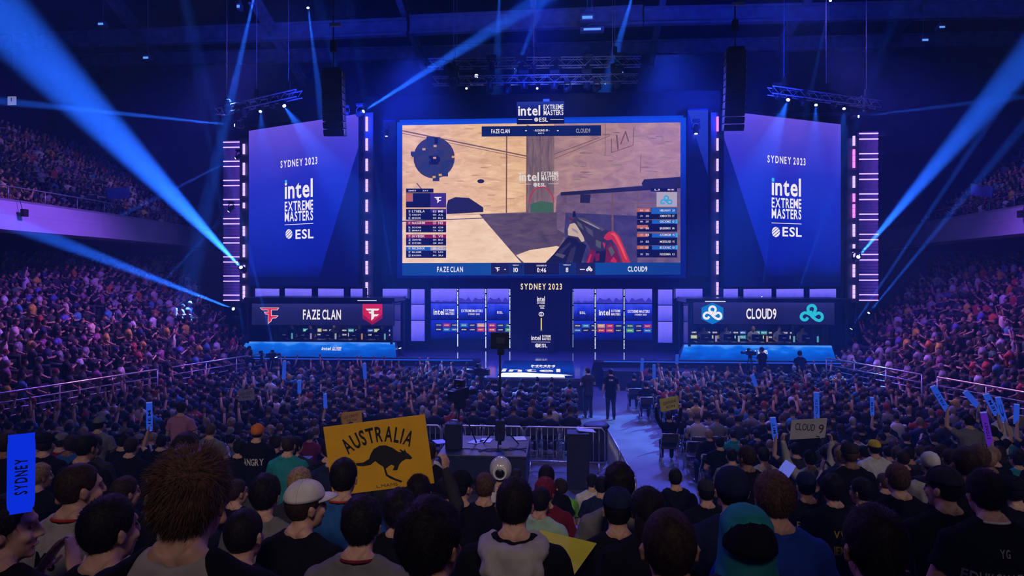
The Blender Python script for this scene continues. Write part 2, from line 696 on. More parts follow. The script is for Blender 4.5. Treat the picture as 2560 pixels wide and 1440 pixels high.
def stand_steps(s, rowf, n, z0):
    m = MB()
    for r in range(n):
        a, b = rowf(s, r)
        a2, b2 = rowf(s, r + 1)
        b_, t_ = z0(r), a.z
        vs = [(a.x, a.y, b_), (b.x, b.y, b_), (b2.x, b2.y, b_), (a2.x, a2.y, b_), (a.x, a.y, t_), (b.x, b.y, t_), (b2.x, b2.y, t_), (a2.x, a2.y, t_)]
        # pull the front of each step forward under the seats
        m.add(vs, [(0, 3, 2, 1), (4, 5, 6, 7), (0, 1, 5, 4), (1, 2, 6, 5), (2, 3, 7, 6), (3, 0, 4, 7)])
    return m


M_FASCIA = mat('pale_fascia_plaster', (0.42, 0.40, 0.46), 0.5, noise=0.06, scale=0.8)
for s, side in ((-1, 'left'), (1, 'right')):
    struct('tier_lower_' + side, stand_steps(s, low_row, NR_LOW, lambda r: 0.0), [M_TIER])
    struct('tier_upper_' + side, stand_steps(s, up_row, NR_UP, lambda r: 6.9 + 0.5 * r), [M_TIER])
    # balcony fascia: a leaning pale band with a top ledge and a dark shadow gap
    pts = [(21.6, 2.0), (20.9, 14.0), (20.6, 22.0), (20.7, 31.0), (21.3, 40.0), (22.6, 47.0)]
    m = MB()
    for i in range(len(pts) - 1):
        (x0, y0), (x1, y1) = pts[i], pts[i + 1]
        prof = [(0.45, 6.72), (0.0, 6.82), (0.10, 7.42), (0.10, 7.46), (0.22, 7.98), (0.16, 8.06), (0.75, 8.10), (0.75, 6.9)]
        k = len(prof)
        vs = [(s * (x0 + dx), y0, z) for dx, z in prof] + [(s * (x1 + dx), y1, z) for dx, z in prof]
        m.add(vs, [(j, (j + 1) % k, k + (j + 1) % k, k + j) for j in range(k)])
    struct('trim_balcony_' + side, m, [M_FASCIA])
    m = MB()
    m.add([(s * 21.2, 2, 6.75), (s * 21.2, 46, 6.75), (s * 36, 52, 6.75), (s * 36, 2, 6.75)], [(0, 1, 2, 3)])
    struct('ceiling_balcony_' + side, m, [M_HALL])
    # balcony hand rail
    m = MB()
    t = Thing('balcony_rail', 'thin steel hand rail above the pale balcony on the %s side' % side, 'railing', (s * 21.2, 30, 8.1), 'balcony hand rails')
    m.tube([(s * (x + 0.5), y, 8.62) for x, y in pts[:-1]], 0.025, 6)
    t.part('hand_rail', m, [M_RAIL])
    for y in np.arange(16, 40, 2.0):
        i = max(j for j in range(len(pts) - 1) if pts[j][1] <= y)
        f = (y - pts[i][1]) / (pts[i + 1][1] - pts[i][1])
        x = pts[i][0] + f * (pts[i + 1][0] - pts[i][0])
        t.part('post', MB().tube([(s * (x + 0.5), y, 8.05), (s * (x + 0.5), y, 8.62)], 0.02, 6), [M_RAIL])
    c = pix(77, 532, D=27.5) if s < 0 else pix(2547, 535, D=29.0)
    c.x = s * 20.52
    t = Thing('wall_speaker', 'small black box fixed to the pale balcony face on the %s side' % side, 'speaker', c)
    t.part('cabinet', MB().box(c, (0.16, 0.26, 0.30), 0, None, 0.02), [M_DARK])
    t.part('cable', MB().tube([c + Vector((s * 0.1, 0, 0.15)), c + Vector((s * 0.22, 0, 0.6))], 0.012, 5), [M_DARK])
    # rails before the lower stand, in two lengths with a gap
    a, b = low_row(s, 0)
    a, b = Vector((a.x, a.y, 0)), Vector((b.x, b.y, 0))
    d = (b - a)
    for k, (f0, f1) in enumerate(((0.1, 0.66), (0.70, 1.0))):
        p0, p1 = a + d * f0 - Vector((s * 0.35, 0, 0)), a + d * f1 - Vector((s * 0.35, 0, 0))
        t = Thing('guard_rail', '%s steel guard rail in front of the %s stand, %s' % (('long', 'short')[k], side, ('nearer the viewer', 'ending at the stage')[k]), 'railing', (p0.x, p0.y, 0), 'guard rails before the stands')
        L = (p1 - p0).length
        for j, zz in enumerate((0.55, 0.78, 1.0, 1.22, 1.5)):
            t.part('rail', MB().tube([p0 + Vector((0, 0, zz)), p1 + Vector((0, 0, zz))], 0.034 if j == 4 else 0.018, 6), [M_RAIL])
        n = int(L / 1.9) + 1
        for j in range(n + 1):
            q = p0.lerp(p1, j / n)
            t.part('post', MB().tube([q, q + Vector((0, 0, 1.5))], 0.025, 6), [M_RAIL])
    m = MB()
    a3, b3 = a + d * 0.02, b
    off = Vector((s * 0.12, 0, 0))
    m.add([a3 - off, b3 - off, b3, a3, a3 - off + Vector((0, 0, .55)), b3 - off + Vector((0, 0, .55)), b3 + Vector((0, 0, .55)), a3 + Vector((0, 0, .55))], [(0, 3, 2, 1), (4, 5, 6, 7), (0, 1, 5, 4), (1, 2, 6, 5), (2, 3, 7, 6), (3, 0, 4, 7)])
    struct('wall_stand_' + side, m, [M_TIER])
# lit exit sign and glazed vomitory panels in the upper stands
c = pix(30, 252, D=47)
t = Thing('hanging_sign', 'small pale square sign high above the upper stand', 'sign', c)
t.part('panel', MB().box(c, (0.6, 0.08, 0.6), 0, None, 0.02), [glow('pale_sign_face', (0.18, 0.22, 0.5), 0.9)])
t.part('rod', MB().tube([c + Vector((0, 0, 0.3)), (c.x, c.y, 27)], 0.02, 6), [M_DARK])
t.part('arrow', MB().box(c + Vector((0, -0.06, 0.06)), (0.05, 0.02, 0.25)), [M_DARK])
for s, (x, y) in ((-1, (295, 483)), (1, (2455, 478))):
    c = pix(x, y, D=36.5)
    t = Thing('entry_panel', 'slanted glazed panel beside the upper stand entry on the %s' % ('left' if s < 0 else 'right'), 'panel', c, 'glazed panels at the upper stand entries')
    t.part('pane', MB().box(c, (0.08, 1.9, 0.55), 0, Matrix.Rotation(0.2, 3, 'X')), [mat('blue_entry_glass', (0.10, 0.14, 0.5), 0.2, noise=0.1)])
    t.part('top_trim', MB().box(c + Vector((0, -0.06, 0.30)), (0.12, 2.0, 0.05), 0, Matrix.Rotation(0.2, 3, 'X')), [M_RAIL])

# ---------------------------------------------------------------- the stage
STZ = 1.2
M_DECK = mat('glossy_stage_floor', (0.07, 0.068, 0.10), 0.09, noise=0.3, scale=3.0, spec=0.6)
M_SKIRT = mat('black_stage_skirt', (0.012, 0.012, 0.02), 0.6, noise=0.3, scale=5)
M_PANEL = mat('set_panel_black', (0.014, 0.014, 0.02), 0.45, noise=0.2)
M_NAVY = mat('navy_set_panel', (0.012, 0.015, 0.06), 0.5, noise=0.2, scale=1.0)
M_WHITE = glow('white_lit_lettering', (0.86, 0.84, 0.88), 1.0)
M_CREAM = glow('warm_lit_lettering', (0.95, 0.80, 0.45), 1.0)
M_CYANDOT = glow('cyan_lit_dot', (0.05, 0.50, 0.95), 1.0)
M_STRIP = glow('violet_white_led', (0.42, 0.30, 1.0), 2.1, True)
M_STRIP2 = glow('magenta_led', (0.70, 0.16, 1.0), 2.0, True)

t = Thing('stage', 'black glossy main stage with a runway towards the crowd', 'stage', (0, 33, 0))
t.part('deck', MB().bb(-15.5, 15.5, 31.2, 40.0, STZ - 0.12, STZ), [M_DECK])
t.part('skirt', MB().bb(-15.4, 15.4, 31.3, 39.9, 0.0, STZ - 0.12), [M_SKIRT])
m = MB()
rw = [(-2.15, 25.4), (2.10, 25.4), (2.55, 31.2), (-2.6, 31.2)]
m.add([(x, y, STZ - 0.12) for x, y in rw] + [(x, y, STZ) for x, y in rw], [(0, 3, 2, 1), (4, 5, 6, 7), (0, 1, 5, 4), (1, 2, 6, 5), (2, 3, 7, 6), (3, 0, 4, 7)])
t.part('runway_deck', m, [M_DECK])
m = MB()
m.add([(x * 0.98, y + 0.06, 0) for x, y in rw] + [(x * 0.98, y + 0.06, STZ - 0.12) for x, y in rw], [(0, 3, 2, 1), (4, 5, 6, 7), (0, 1, 5, 4), (1, 2, 6, 5), (2, 3, 7, 6), (3, 0, 4, 7)])
t.part('runway_skirt', m, [M_SKIRT])
t.part('edge_light', MB().bb(-15.5, -3.0, 31.16, 31.19, STZ - 0.10, STZ - 0.05), [glow('blue_edge_led', (0.02, 0.10, 0.9), 0.7)])
t.part('edge_light', MB().bb(3.0, 15.5, 31.16, 31.19, STZ - 0.10, STZ - 0.05), [glow('blue_edge_led', (0.02, 0.10, 0.9), 0.7)])
t.part('step', MB().bb(2.9, 7.6, 30.1, 31.2, 0, 0.85, 0, 0.02), [M_SKIRT])
t.part('step', MB().bb(-7.6, -2.9, 30.1, 31.2, 0, 0.85, 0, 0.02), [M_SKIRT])

# LED picture set into the runway: a blue field, a bright white patch and the maker's word
Fr = frame((0, 25.4, STZ), (1, 0, 0), (0, 1, 0))
t = Thing('runway_screen', 'lit screen set in the runway floor with white lettering on blue', 'screen', (0, 28, STZ))
t.part('picture', MB().flat([(-1.35, 0.12), (1.55, 0.12), (1.6, 5.2), (-1.45, 5.2)], Fr, 0.01), [screen_mat('runway_blue', [(0.0, rgb(10, 30, 110)), (0.45, rgb(14, 60, 180)), (1.0, rgb(8, 22, 90))], 0.9, 'Y', 0.5, 3.0)])
m = MB()
m.flat([(-1.32, 0.15), (1.2, 0.12), (1.15, 0.9), (0.2, 1.15), (-0.5, 1.35), (-1.25, 1.2)], Fr, 0.016)
m.flat([(1.0, 0.5), (1.5, 0.75), (0.9, 1.0)], Fr, 0.017)
t.part('white_patch', m, [glow('runway_white', (0.85, 0.9, 1.0), 1.15)])
m = MB()
letter(m, Fr, 'intel', -0.15, 2.0, 0.85, 2.35, 0.018)
letter(m, Fr, 'MMM', 0.3, 3.35, 0.55, 1.0, 0.018)
letter(m, Fr, 'UUUU', 0.3, 2.80, 0.20, 0.9, 0.018)
t.part('lettering', m, [M_WHITE])
# back wall of the set
struct('wall_stage', MB().bb(-9.2, 9.2, 35.6, 35.8, STZ, 14.5), [M_PANEL])
for s in (-1, 1):
    m = MB()
    m.add([(s * 9.2, 35.1, STZ), (s * 17.2, 38.75, STZ), (s * 17.2, 38.75, 13.2), (s * 9.2, 35.1, 13.6)], [(0, 1, 2, 3)])
    struct('wall_stage_' + ('left' if s < 0 else 'right'), m, [M_PANEL])

# centre panel with the event name, the lit staff and the marks
F0 = frame((0, 34.9, 0), (1, 0, 0), (0, 0, 1))
t = Thing('centre_panel', 'tall black centre panel with warm lettering above the podium', 'panel', (0, 35, STZ))
t.part('board', MB().bb(-1.5, 1.66, 34.92, 35.5, STZ, 4.85, 0, 0.02), [mat('near_black_board', (0.012, 0.010, 0.022), 0.5)])
m = MB()
letter(m, F0, 'SYDNEY 2023', 0.06, 4.46, 0.29, 2.1, 0.02, 0, True, 0.24)
t.part('event_lettering', m, [M_CREAM])
m = MB()
chip_word(m, F0, 0.04, 3.83, 0.26, 0.40)
letter(m, F0, 'EXTREME', 0.04, 3.62, 0.07, 0.40)
letter(m, F0, 'MASTERS', 0.10, 3.47, 0.07, 0.28)
letter(m, F0, 'ESL', 0.12, 3.37, 0.08, 0.2)
t.part('lettering', m, [M_WHITE])
m = MB()
for q in strip2d(disc(0.06, 3.05, 0.12, 0.10, 16), 0.035, True):
    m.flat(q, F0, 0.02)
letter(m, F0, 'D', 0.06, 3.05, 0.12, 0.08)
t.part('round_mark', m, [M_WHITE])
t.part('staff', MB().bb(0.03, 0.09, 34.85, 34.9, 1.9, 2.85), [glow('gold_lit_staff', (0.75, 0.65, 0.15), 0.9)])
# podium
Fp = frame((0.07, 33.6, 0), (1, 0, 0), (0, 0, 1))
t = Thing('podium', 'black presenter podium with white lettering on its front', 'podium', (0.07, 34, STZ))
t.part('body', MB().bb(-0.55, 0.69, 33.62, 34.3, STZ, 2.24, 0, 0.03), [mat('podium_black', (0.012, 0.010, 0.025), 0.5)])
t.part('top', MB().bb(-0.60, 0.74, 33.58, 34.34, 2.24, 2.30, 0, 0.01), [M_BLK])
m = MB()
chip_word(m, Fp, -0.24, 1.96, 0.22, 0.46)
letter(m, Fp, 'EXTREME', 0.28, 2.04, 0.10, 0.42)
letter(m, Fp, 'MASTERS', 0.28, 1.90, 0.10, 0.42)
m.flat(rect(-0.47, 0.47, 1.745, 1.76), Fp, 0.02)
for p in leaf_mark(-0.18, 1.58, 0.10):
    m.flat(p, Fp, 0.02)
letter(m, Fp, 'ESL', 0.12, 1.58, 0.16, 0.40)
t.part('lettering', m, [M_WHITE])

# LED wall: three columns by three rows each side, with LED lines between
LILAC = [(0.0, rgb(70, 70, 215)), (0.5, rgb(105, 98, 240)), (1.0, rgb(120, 110, 250))]
M_LIL = screen_mat('lilac_screen', LILAC, 1.1, 'Z', 0.55, 2.2, sample=False, stretch=(2, 1, 1))
M_MID = screen_mat('blue_mountain_screen', [(0.0, rgb(10, 14, 90)), (0.35, rgb(14, 30, 150)), (0.6, rgb(30, 50, 205)), (1.0, rgb(60, 75, 235))], 1.05, 'Z', 0.9, 2.4, stretch=(1.6, 1, 1))
M_LOW = screen_mat('deep_blue_screen', [(0.0, rgb(6, 10, 66)), (0.5, rgb(10, 24, 150)), (1.0, rgb(22, 44, 205))], 1.05, 'Z', 0.7, 2.0)
rows = [(3.62, 4.34, M_LIL, 'lilac'), (2.75, 3.58, M_MID, 'blue'), (1.72, 2.71, M_LOW, 'deep blue')]
logos = [((40, 42, 60), (170, 40, 80), (40, 44, 64), (40, 120, 190), (36, 36, 60), (215, 160, 110), (190, 50, 60), (30, 50, 60), (40, 90, 60)), ((24, 24, 50), (40, 110, 190), (40, 90, 170), (24, 26, 48), (30, 26, 60), (200, 60, 50), (200, 70, 60), (30, 30, 60), (80, 170, 70))]
colX = [(-5.68, -4.32), (-4.20, -2.86), (-2.74, -1.50)]
for s in (-1, 1):
    cols = colX if s < 0 else [(-b, -a) for a, b in reversed(colX)]
    where = ('left', 'right')[s > 0]
    for ci, (x0, x1) in enumerate(cols):
        cname = (('outer', 'middle', 'inner') if s < 0 else ('inner', 'middle', 'outer'))[ci]
        for ri, (z0, z1, mt, nm) in enumerate(rows):
            t = Thing('wall_screen', '%s LED wall screen, %s row of the %s column, %s of the centre panel' % (nm, ('top', 'middle', 'lower')[ri], cname, where), 'screen', ((x0 + x1) / 2, 35.3, z0), 'LED screens of the set wall')
            t.part('cabinet', MB().bb(x0 - 0.02, x1 + 0.02, 35.1, 35.5, z0 - 0.02, z1 + 0.02), [M_BLK])
            t.part('picture', MB().flat(rect(x0, x1, z0, z1), frame((0, 35.1, 0), (1, 0, 0), (0, 0, 1)), 0.004), [mt])
            Fw = frame((0, 35.09, 0), (1, 0, 0), (0, 0, 1))
            xc = (x0 + x1) / 2
            if ri == 0:
                m = MB()
                hp = [(x0, z0)] + [(x0 + (x1 - x0) * k / 8, z0 + 0.30 * abs(math.sin(ci * 2 + k * 1.3 + s)) * (0.4 + 0.6 * (ci > 0))) for k in range(9)] + [(x1, z0)]
                m.flat(hp, Fw, 0.004)
                t.part('hills', m, [glow('hill_picture', rgb(62, 56, 196), 0.9)])
            if ri == 1:
                m = MB()
                if (s < 0 and ci == 0) or (s > 0 and ci == 1):
                    chip_word(m, Fw, xc - 0.26, 3.14, 0.28, 0.56, 0.01)
                    letter(m, Fw, 'EXTREME', xc + 0.32, 3.22, 0.12, 0.46, 0.01)
                    letter(m, Fw, 'MASTERS', xc + 0.32, 3.05, 0.12, 0.46, 0.01)
                elif (s < 0 and ci == 1) or (s > 0 and ci == 2):
                    letter(m, Fw, 'EXTREME MASTERS', xc, 3.20, 0.13, 1.1, 0.01)
                    letter(m, Fw, 'SYDNEY 2023', xc + 0.1, 3.03, 0.08, 0.6, 0.01)
                else:
                    letter(m, Fw, 'ESL', xc + 0.05, 3.12, 0.12, 0.3, 0.01)
                t.part('lettering', m, [M_WHITE])
            if ri == 2:
                for rr in range(2):
                    for kk in range(3):
                        c = logos[rr][(ci * 3 + kk + (s > 0) * 2) % 9]
                        a = x0 + 0.22 + kk * 0.42 if ci == 0 else x0 + 0.06 + kk * 0.44
                        b = 2.36 - rr * 0.23
                        t.part('sponsor_tile', MB().flat(rect(a, a + 0.38, b, b + 0.19), Fw, 0.004), [glow('tile_%d_%d_%d' % c, rgb(*c), 0.8)])
                        m = MB()
                        letter(m, Fw, ('SPONSR', 'LOGOTP', 'PARTNR')[kk][:4 + (rr + ci) % 2], a + 0.19, b + 0.095, 0.055, 0.24, 0.007)
                        t.part('lettering', m, [M_WHITE])
        # dark lower panel
        t = Thing('base_panel', 'dark unlit panel under the %s screen column, %s of the centre' % (cname, where), 'panel', ((x0 + x1) / 2, 35.3, STZ), 'dark panels under the LED wall')
        t.part('board', MB().bb(x0 - 0.02, x1 + 0.02, 35.12, 35.5, STZ, 1.68), [M_NAVY])
        t.part('edge', MB().bb(x0, x1, 35.10, 35.12, 1.66, 1.68), [M_BLK])
    for k, x in enumerate((-4.26, -2.80, -1.56) if s < 0 else (1.56 + .1, 2.80, 4.26)):
        t = Thing('led_line', 'thin upright dotted LED line in the set wall, %s of the centre panel, %s' % (where, (('outermost', 'middle one', 'innermost') if s < 0 else ('innermost', 'middle one', 'outermost'))[k]), 'light', (x, 35.0, STZ), 'dotted LED lines in the set wall')
        m = MB()
        n = 46
        for j in range(n):
            if (j * 7 + k * 3) % 11 > 0:
                z = 1.30 + j * 0.066
                m.bb(x - 0.022, x + 0.022, 34.98, 35.0, z, z + 0.042)
        t.part('dots', m, [glow('pale_led_dot', (0.55, 0.68, 1.0), 1.9)])
        t.part('channel', MB().bb(x - 0.05, x + 0.05, 35.0, 35.1, STZ, 4.36), [M_BLK])
    # three stacked lilac panels between LED wall and booth
    for ri, (z0, z1) in enumerate(((1.66, 2.70), (2.74, 3.52), (3.56, 4.32))):
        x0, x1 = (-6.62, -5.92) if s < 0 else (5.92, 6.62)
        t = Thing('side_panel_screen', 'lilac upright screen, %s of three stacked %s of the LED wall' % (('lowest', 'middle', 'topmost')[ri], where), 'screen', ((x0 + x1) / 2, 34.8, z0), 'stacked lilac screens')
        t.part('cabinet', MB().bb(x0 - 0.02, x1 + 0.02, 34.66, 35.0, z0 - 0.015, z1 + 0.015), [M_BLK])
        t.part('picture', MB().flat(rect(x0, x1, z0, z1), frame((0, 34.66, 0), (1, 0, 0), (0, 0, 1)), 0.004), [M_LIL])

# ---------------------------------------------------------------- big screens
def on_plane(F, x, y):
    """(a, b) on frame F's plane where the photograph's pixel x, y falls."""
    d = FWD + RGT * ((x - 1280.0) / FPX) + UPV * (-(y - HORIZON) / FPX)
    t = (F.o - CAM).dot(F.n) / d.dot(F.n)
    v = CAM + d * t - F.o
    return v.dot(F.r), v.dot(F.u)


FM = frame((0, 33.4, 0), (1, 0, 0), (0, 0, 1))


def S(x, y):
    return on_plane(FM, 990 + x / 3.064, 230 + y / 3.064)


def SPoly(*xy):
    return [S(x, y) for x, y in xy]


def SR(x0, y0, x1, y1):
    return SPoly((x0, y1), (x1, y1), (x1, y0), (x0, y0))


t = Thing('main_screen', 'huge central LED screen showing a first-person shooting game', 'screen', (0, 33.5, 4.9))
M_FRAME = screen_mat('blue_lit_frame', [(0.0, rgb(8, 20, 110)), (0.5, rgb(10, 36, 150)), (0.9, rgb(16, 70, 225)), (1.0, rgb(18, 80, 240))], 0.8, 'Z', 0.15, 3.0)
x0, z0 = S(0, 1425)
x1, z1 = S(2228, 188)
a0, b0 = S(50, 1405)
a1, b1 = S(2178, 250)
m = MB()
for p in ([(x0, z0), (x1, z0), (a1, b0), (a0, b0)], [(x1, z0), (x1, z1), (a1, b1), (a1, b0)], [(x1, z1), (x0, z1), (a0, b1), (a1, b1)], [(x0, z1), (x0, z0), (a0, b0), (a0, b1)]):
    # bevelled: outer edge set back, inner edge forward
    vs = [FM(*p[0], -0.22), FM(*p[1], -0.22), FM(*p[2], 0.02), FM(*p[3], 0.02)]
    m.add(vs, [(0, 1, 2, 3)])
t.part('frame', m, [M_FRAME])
t.part('cabinet', MB().bb(x0, x1, 33.62, 34.6, z0, z1), [M_BLK])
t.part('rim', MB().bb(x0 + 0.1, x1 - 0.1, 33.75, 34.2, z1, z1 + 0.14), [glow('bright_blue_rim', rgb(14, 70, 225), 0.8)])


def _noisy(name, c0, c1, scale, stretch, strength, distort):
    if name in MATS:
        return MATS[name]
    mm = bpy.data.materials.new(name)
    mm.use_nodes = True
    nt = mm.node_tree
    nt.nodes.clear()
    out = nt.nodes.new('ShaderNodeOutputMaterial')
    e = nt.nodes.new('ShaderNodeEmission')
    tc = nt.nodes.new('ShaderNodeTexCoord')
    mp = nt.nodes.new('ShaderNodeMapping')
    mp.inputs['Scale'].default_value = stretch
    nz = nt.nodes.new('ShaderNodeTexNoise')
    nz.inputs['Scale'].default_value = scale
    nz.inputs['Detail'].default_value = 7.0
    nz.inputs['Roughness'].default_value = 0.65
    nz.inputs['Distortion'].default_value = distort
    rp = nt.nodes.new('ShaderNodeValToRGB')
    rp.color_ramp.elements[0].position = 0.34
    rp.color_ramp.elements[1].position = 0.66
    rp.color_ramp.elements[0].color = (*c0, 1)
    rp.color_ramp.elements[1].color = (*c1, 1)
    nt.links.new(tc.outputs['Object'], mp.inputs[0])
    nt.links.new(mp.outputs[0], nz.inputs['Vector'])
    nt.links.new(nz.outputs['Fac'], rp.inputs['Fac'])
    nt.links.new(rp.outputs['Color'], e.inputs['Color'])
    nt.links.new(e.outputs[0], out.inputs[0])
    e.inputs['Strength'].default_value = strength
    mm.cycles.emission_sampling = 'NONE'
    MATS[name] = mm
    return mm


L = 0.0005


def layer(polys, name, mats, d, parent=t, holder=None):
    m = MB()
    for k, p in enumerate(polys):
        if isinstance(p, tuple):
            m.flat(p[0], FM, 0.03 + d * L + k * L * 0.02, p[1])
        else:
            m.flat(p, FM, 0.03 + d * L + k * L * 0.02)
    return t.part(name, m, mats, holder)


MS = [_noisy('pic_sand', rgb(206, 158, 118), rgb(240, 200, 156), 0.9, (1, 1, 3.2), 1.02, 0.8),
      _noisy('pic_ground', rgb(226, 186, 150), rgb(244, 214, 184), 0.8, (1, 1, 3), 1.02, 0.5),
      _noisy('pic_mauve', rgb(150, 114, 122), rgb(186, 146, 140), 1.0, (1, 1, 2.4), 0.98, 1.0),
      _noisy('pic_alley', rgb(96, 76, 92), rgb(150, 122, 118), 1.6, (5, 1, 0.6), 0.85, 0.6),
      _noisy('pic_shade', rgb(74, 60, 74), rgb(112, 92, 98), 1.2, (1, 1, 3), 0.85, 0.6),
      _noisy('pic_blue_shade', rgb(46, 46, 84), rgb(84, 72, 112), 0.9, (1, 1, 1.6), 0.85, 0.6),
      _noisy('pic_block', rgb(96, 76, 104), rgb(136, 110, 124), 1.2, (1, 1, 2), 0.85, 0.6)]
layer([(SPoly((50, 1310), (2178, 1306), (2178, 700), (50, 700)), 6), (SPoly((50, 700), (1215, 700), (1215, 236), (50, 256)), 0), (SPoly((50, 960), (660, 935), (1000, 920), (1215, 920), (1215, 690), (50, 690)), 0), (SPoly((1210, 1060), (1210, 243), (2178, 234), (2178, 690), (1262, 772), (1232, 800)), 2),
       (SPoly((1000, 926), (1210, 922), (1212, 340), (1000, 250)), 3)], 'picture_walls', MS, 0)
layer([(SPoly((50, 1312), (960, 1308), (640, 938), (50, 958)), 1), (SPoly((640, 938), (960, 1308), (1150, 1308), (1250, 1180), (1300, 1090), (1232, 1050), (1232, 922)), 4),
       (SPoly((920, 1250), (980, 1308), (1150, 1308), (1440, 1308), (1440, 1250), (1230, 1180), (1020, 1212)), 1), (SPoly((1300, 1310), (1850, 1310), (1850, 950), (1300, 925), (1290, 1060)), 5), (SPoly((50, 996), (690, 968), (690, 962), (50, 986)), 4)], 'picture_ground', MS, 3)
M_PK = glow('pic_dark', rgb(38, 34, 52), 0.9)
M_PL = glow('pic_line', rgb(120, 88, 76), 0.85)
M_PR = glow('pic_red', rgb(196, 44, 40), 0.9)
M_PG = glow('pic_green', rgb(70, 110, 72), 0.8)
M_PH = glow('pic_hand', rgb(206, 180, 160), 0.9)
M_PB = glow('pic_gun', rgb(52, 46, 62), 0.9)
ln = []
for a, b, w in (((50, 298), (1000, 492), 9), ((50, 318), (1000, 510), 4), ((1212, 478), (1560, 350), 5), ((1212, 512), (1640, 335), 4), ((848, 340), (846, 925), 9), ((1002, 340), (1000, 925), 7), ((1602, 250), (1600, 490), 4), ((1658, 765), (1658, 1110), 14), ((1262, 855), (2178, 852), 5), ((1445, 860), (1445, 930), 6),
                ((1650, 360), (1650, 465), 5), ((1650, 465), (1815, 410), 5), ((1815, 410), (1822, 270), 5), ((1690, 330), (1700, 440), 12), ((1760, 300), (1720, 400), 9), ((1780, 380), (1760, 310), 9), ((1850, 770), (1850, 1000), 8), ((1875, 480), (1870, 620), 4), ((160, 700), (210, 760), 8)):
    ln += [strip2d([S(*a), S(*b)], w / 3.064 / FPX * 34)[0]]
layer([(p, 0) for p in ln] + [(SPoly((1262, 795), (2178, 738), (2178, 700), (1262, 768)), 1), (SPoly((388, 936), (670, 920), (668, 884), (610, 845), (560, 812), (455, 806), (400, 830), (388, 870)), 1), (SPoly((1410, 850), (1485, 852), (1492, 785), (1412, 785)), 1), (SPoly((1880, 700), (1900, 670), (2178, 650), (2178, 720), (1900, 745)), 1),
       (SPoly(*[(650 + 28 * math.cos(w), 684 + 16 * math.sin(w)) for w in np.linspace(0, 6.2, 9)][::-1]), 1)], 'picture_detail', [M_PL, M_PK], 9)
rr = random.Random(12)
st = []
for k in range(46):
    cx, cy_ = rr.uniform(60, 980), rr.uniform(270, 900)
    if (cx - 293) ** 2 + (cy_ - 505) ** 2 < 190 ** 2:
        continue
    w_ = rr.uniform(8, 60)
    st.append(([S(cx + w_ * math.cos(a_) * rr.uniform(0.5, 1), cy_ - w_ * 0.14 * math.sin(a_) * rr.uniform(0.4, 1)) for a_ in np.linspace(0, 2 * PI, 9, endpoint=False)], rr.choice((0, 0, 1))))
for k in range(40):
    cx, cy_ = rr.uniform(1230, 2150), rr.uniform(300, 680)
    w_ = rr.uniform(8, 55)
    st.append(([S(cx + w_ * math.cos(a_) * rr.uniform(0.5, 1), cy_ - (w_ * 0.16 * math.sin(a_) + (cx - 1700) * 0.0) * rr.uniform(0.4, 1)) for a_ in np.linspace(0, 2 * PI, 9, endpoint=False)], rr.choice((2, 2, 3))))
layer(st, 'picture_stains', [glow('pic_stain_sand', rgb(196, 150, 112), 0.95), glow('pic_stain_light', rgb(236, 202, 164), 1.0), glow('pic_stain_mauve', rgb(140, 106, 116), 0.9), glow('pic_stain_green', rgb(150, 132, 112), 0.9)], 7)
arc = [S(1115 + 95 * math.cos(w), 860 - 130 * math.sin(w)) for w in np.linspace(0.1, PI - 0.1, 12)]
layer([(q, 0) for q in strip2d(arc, 0.05)] + [(SPoly((1030, 925), (1205, 922), (1205, 850), (1110, 835), (1030, 860)), 1)], 'picture_arch', [M_PR, M_PG], 12)
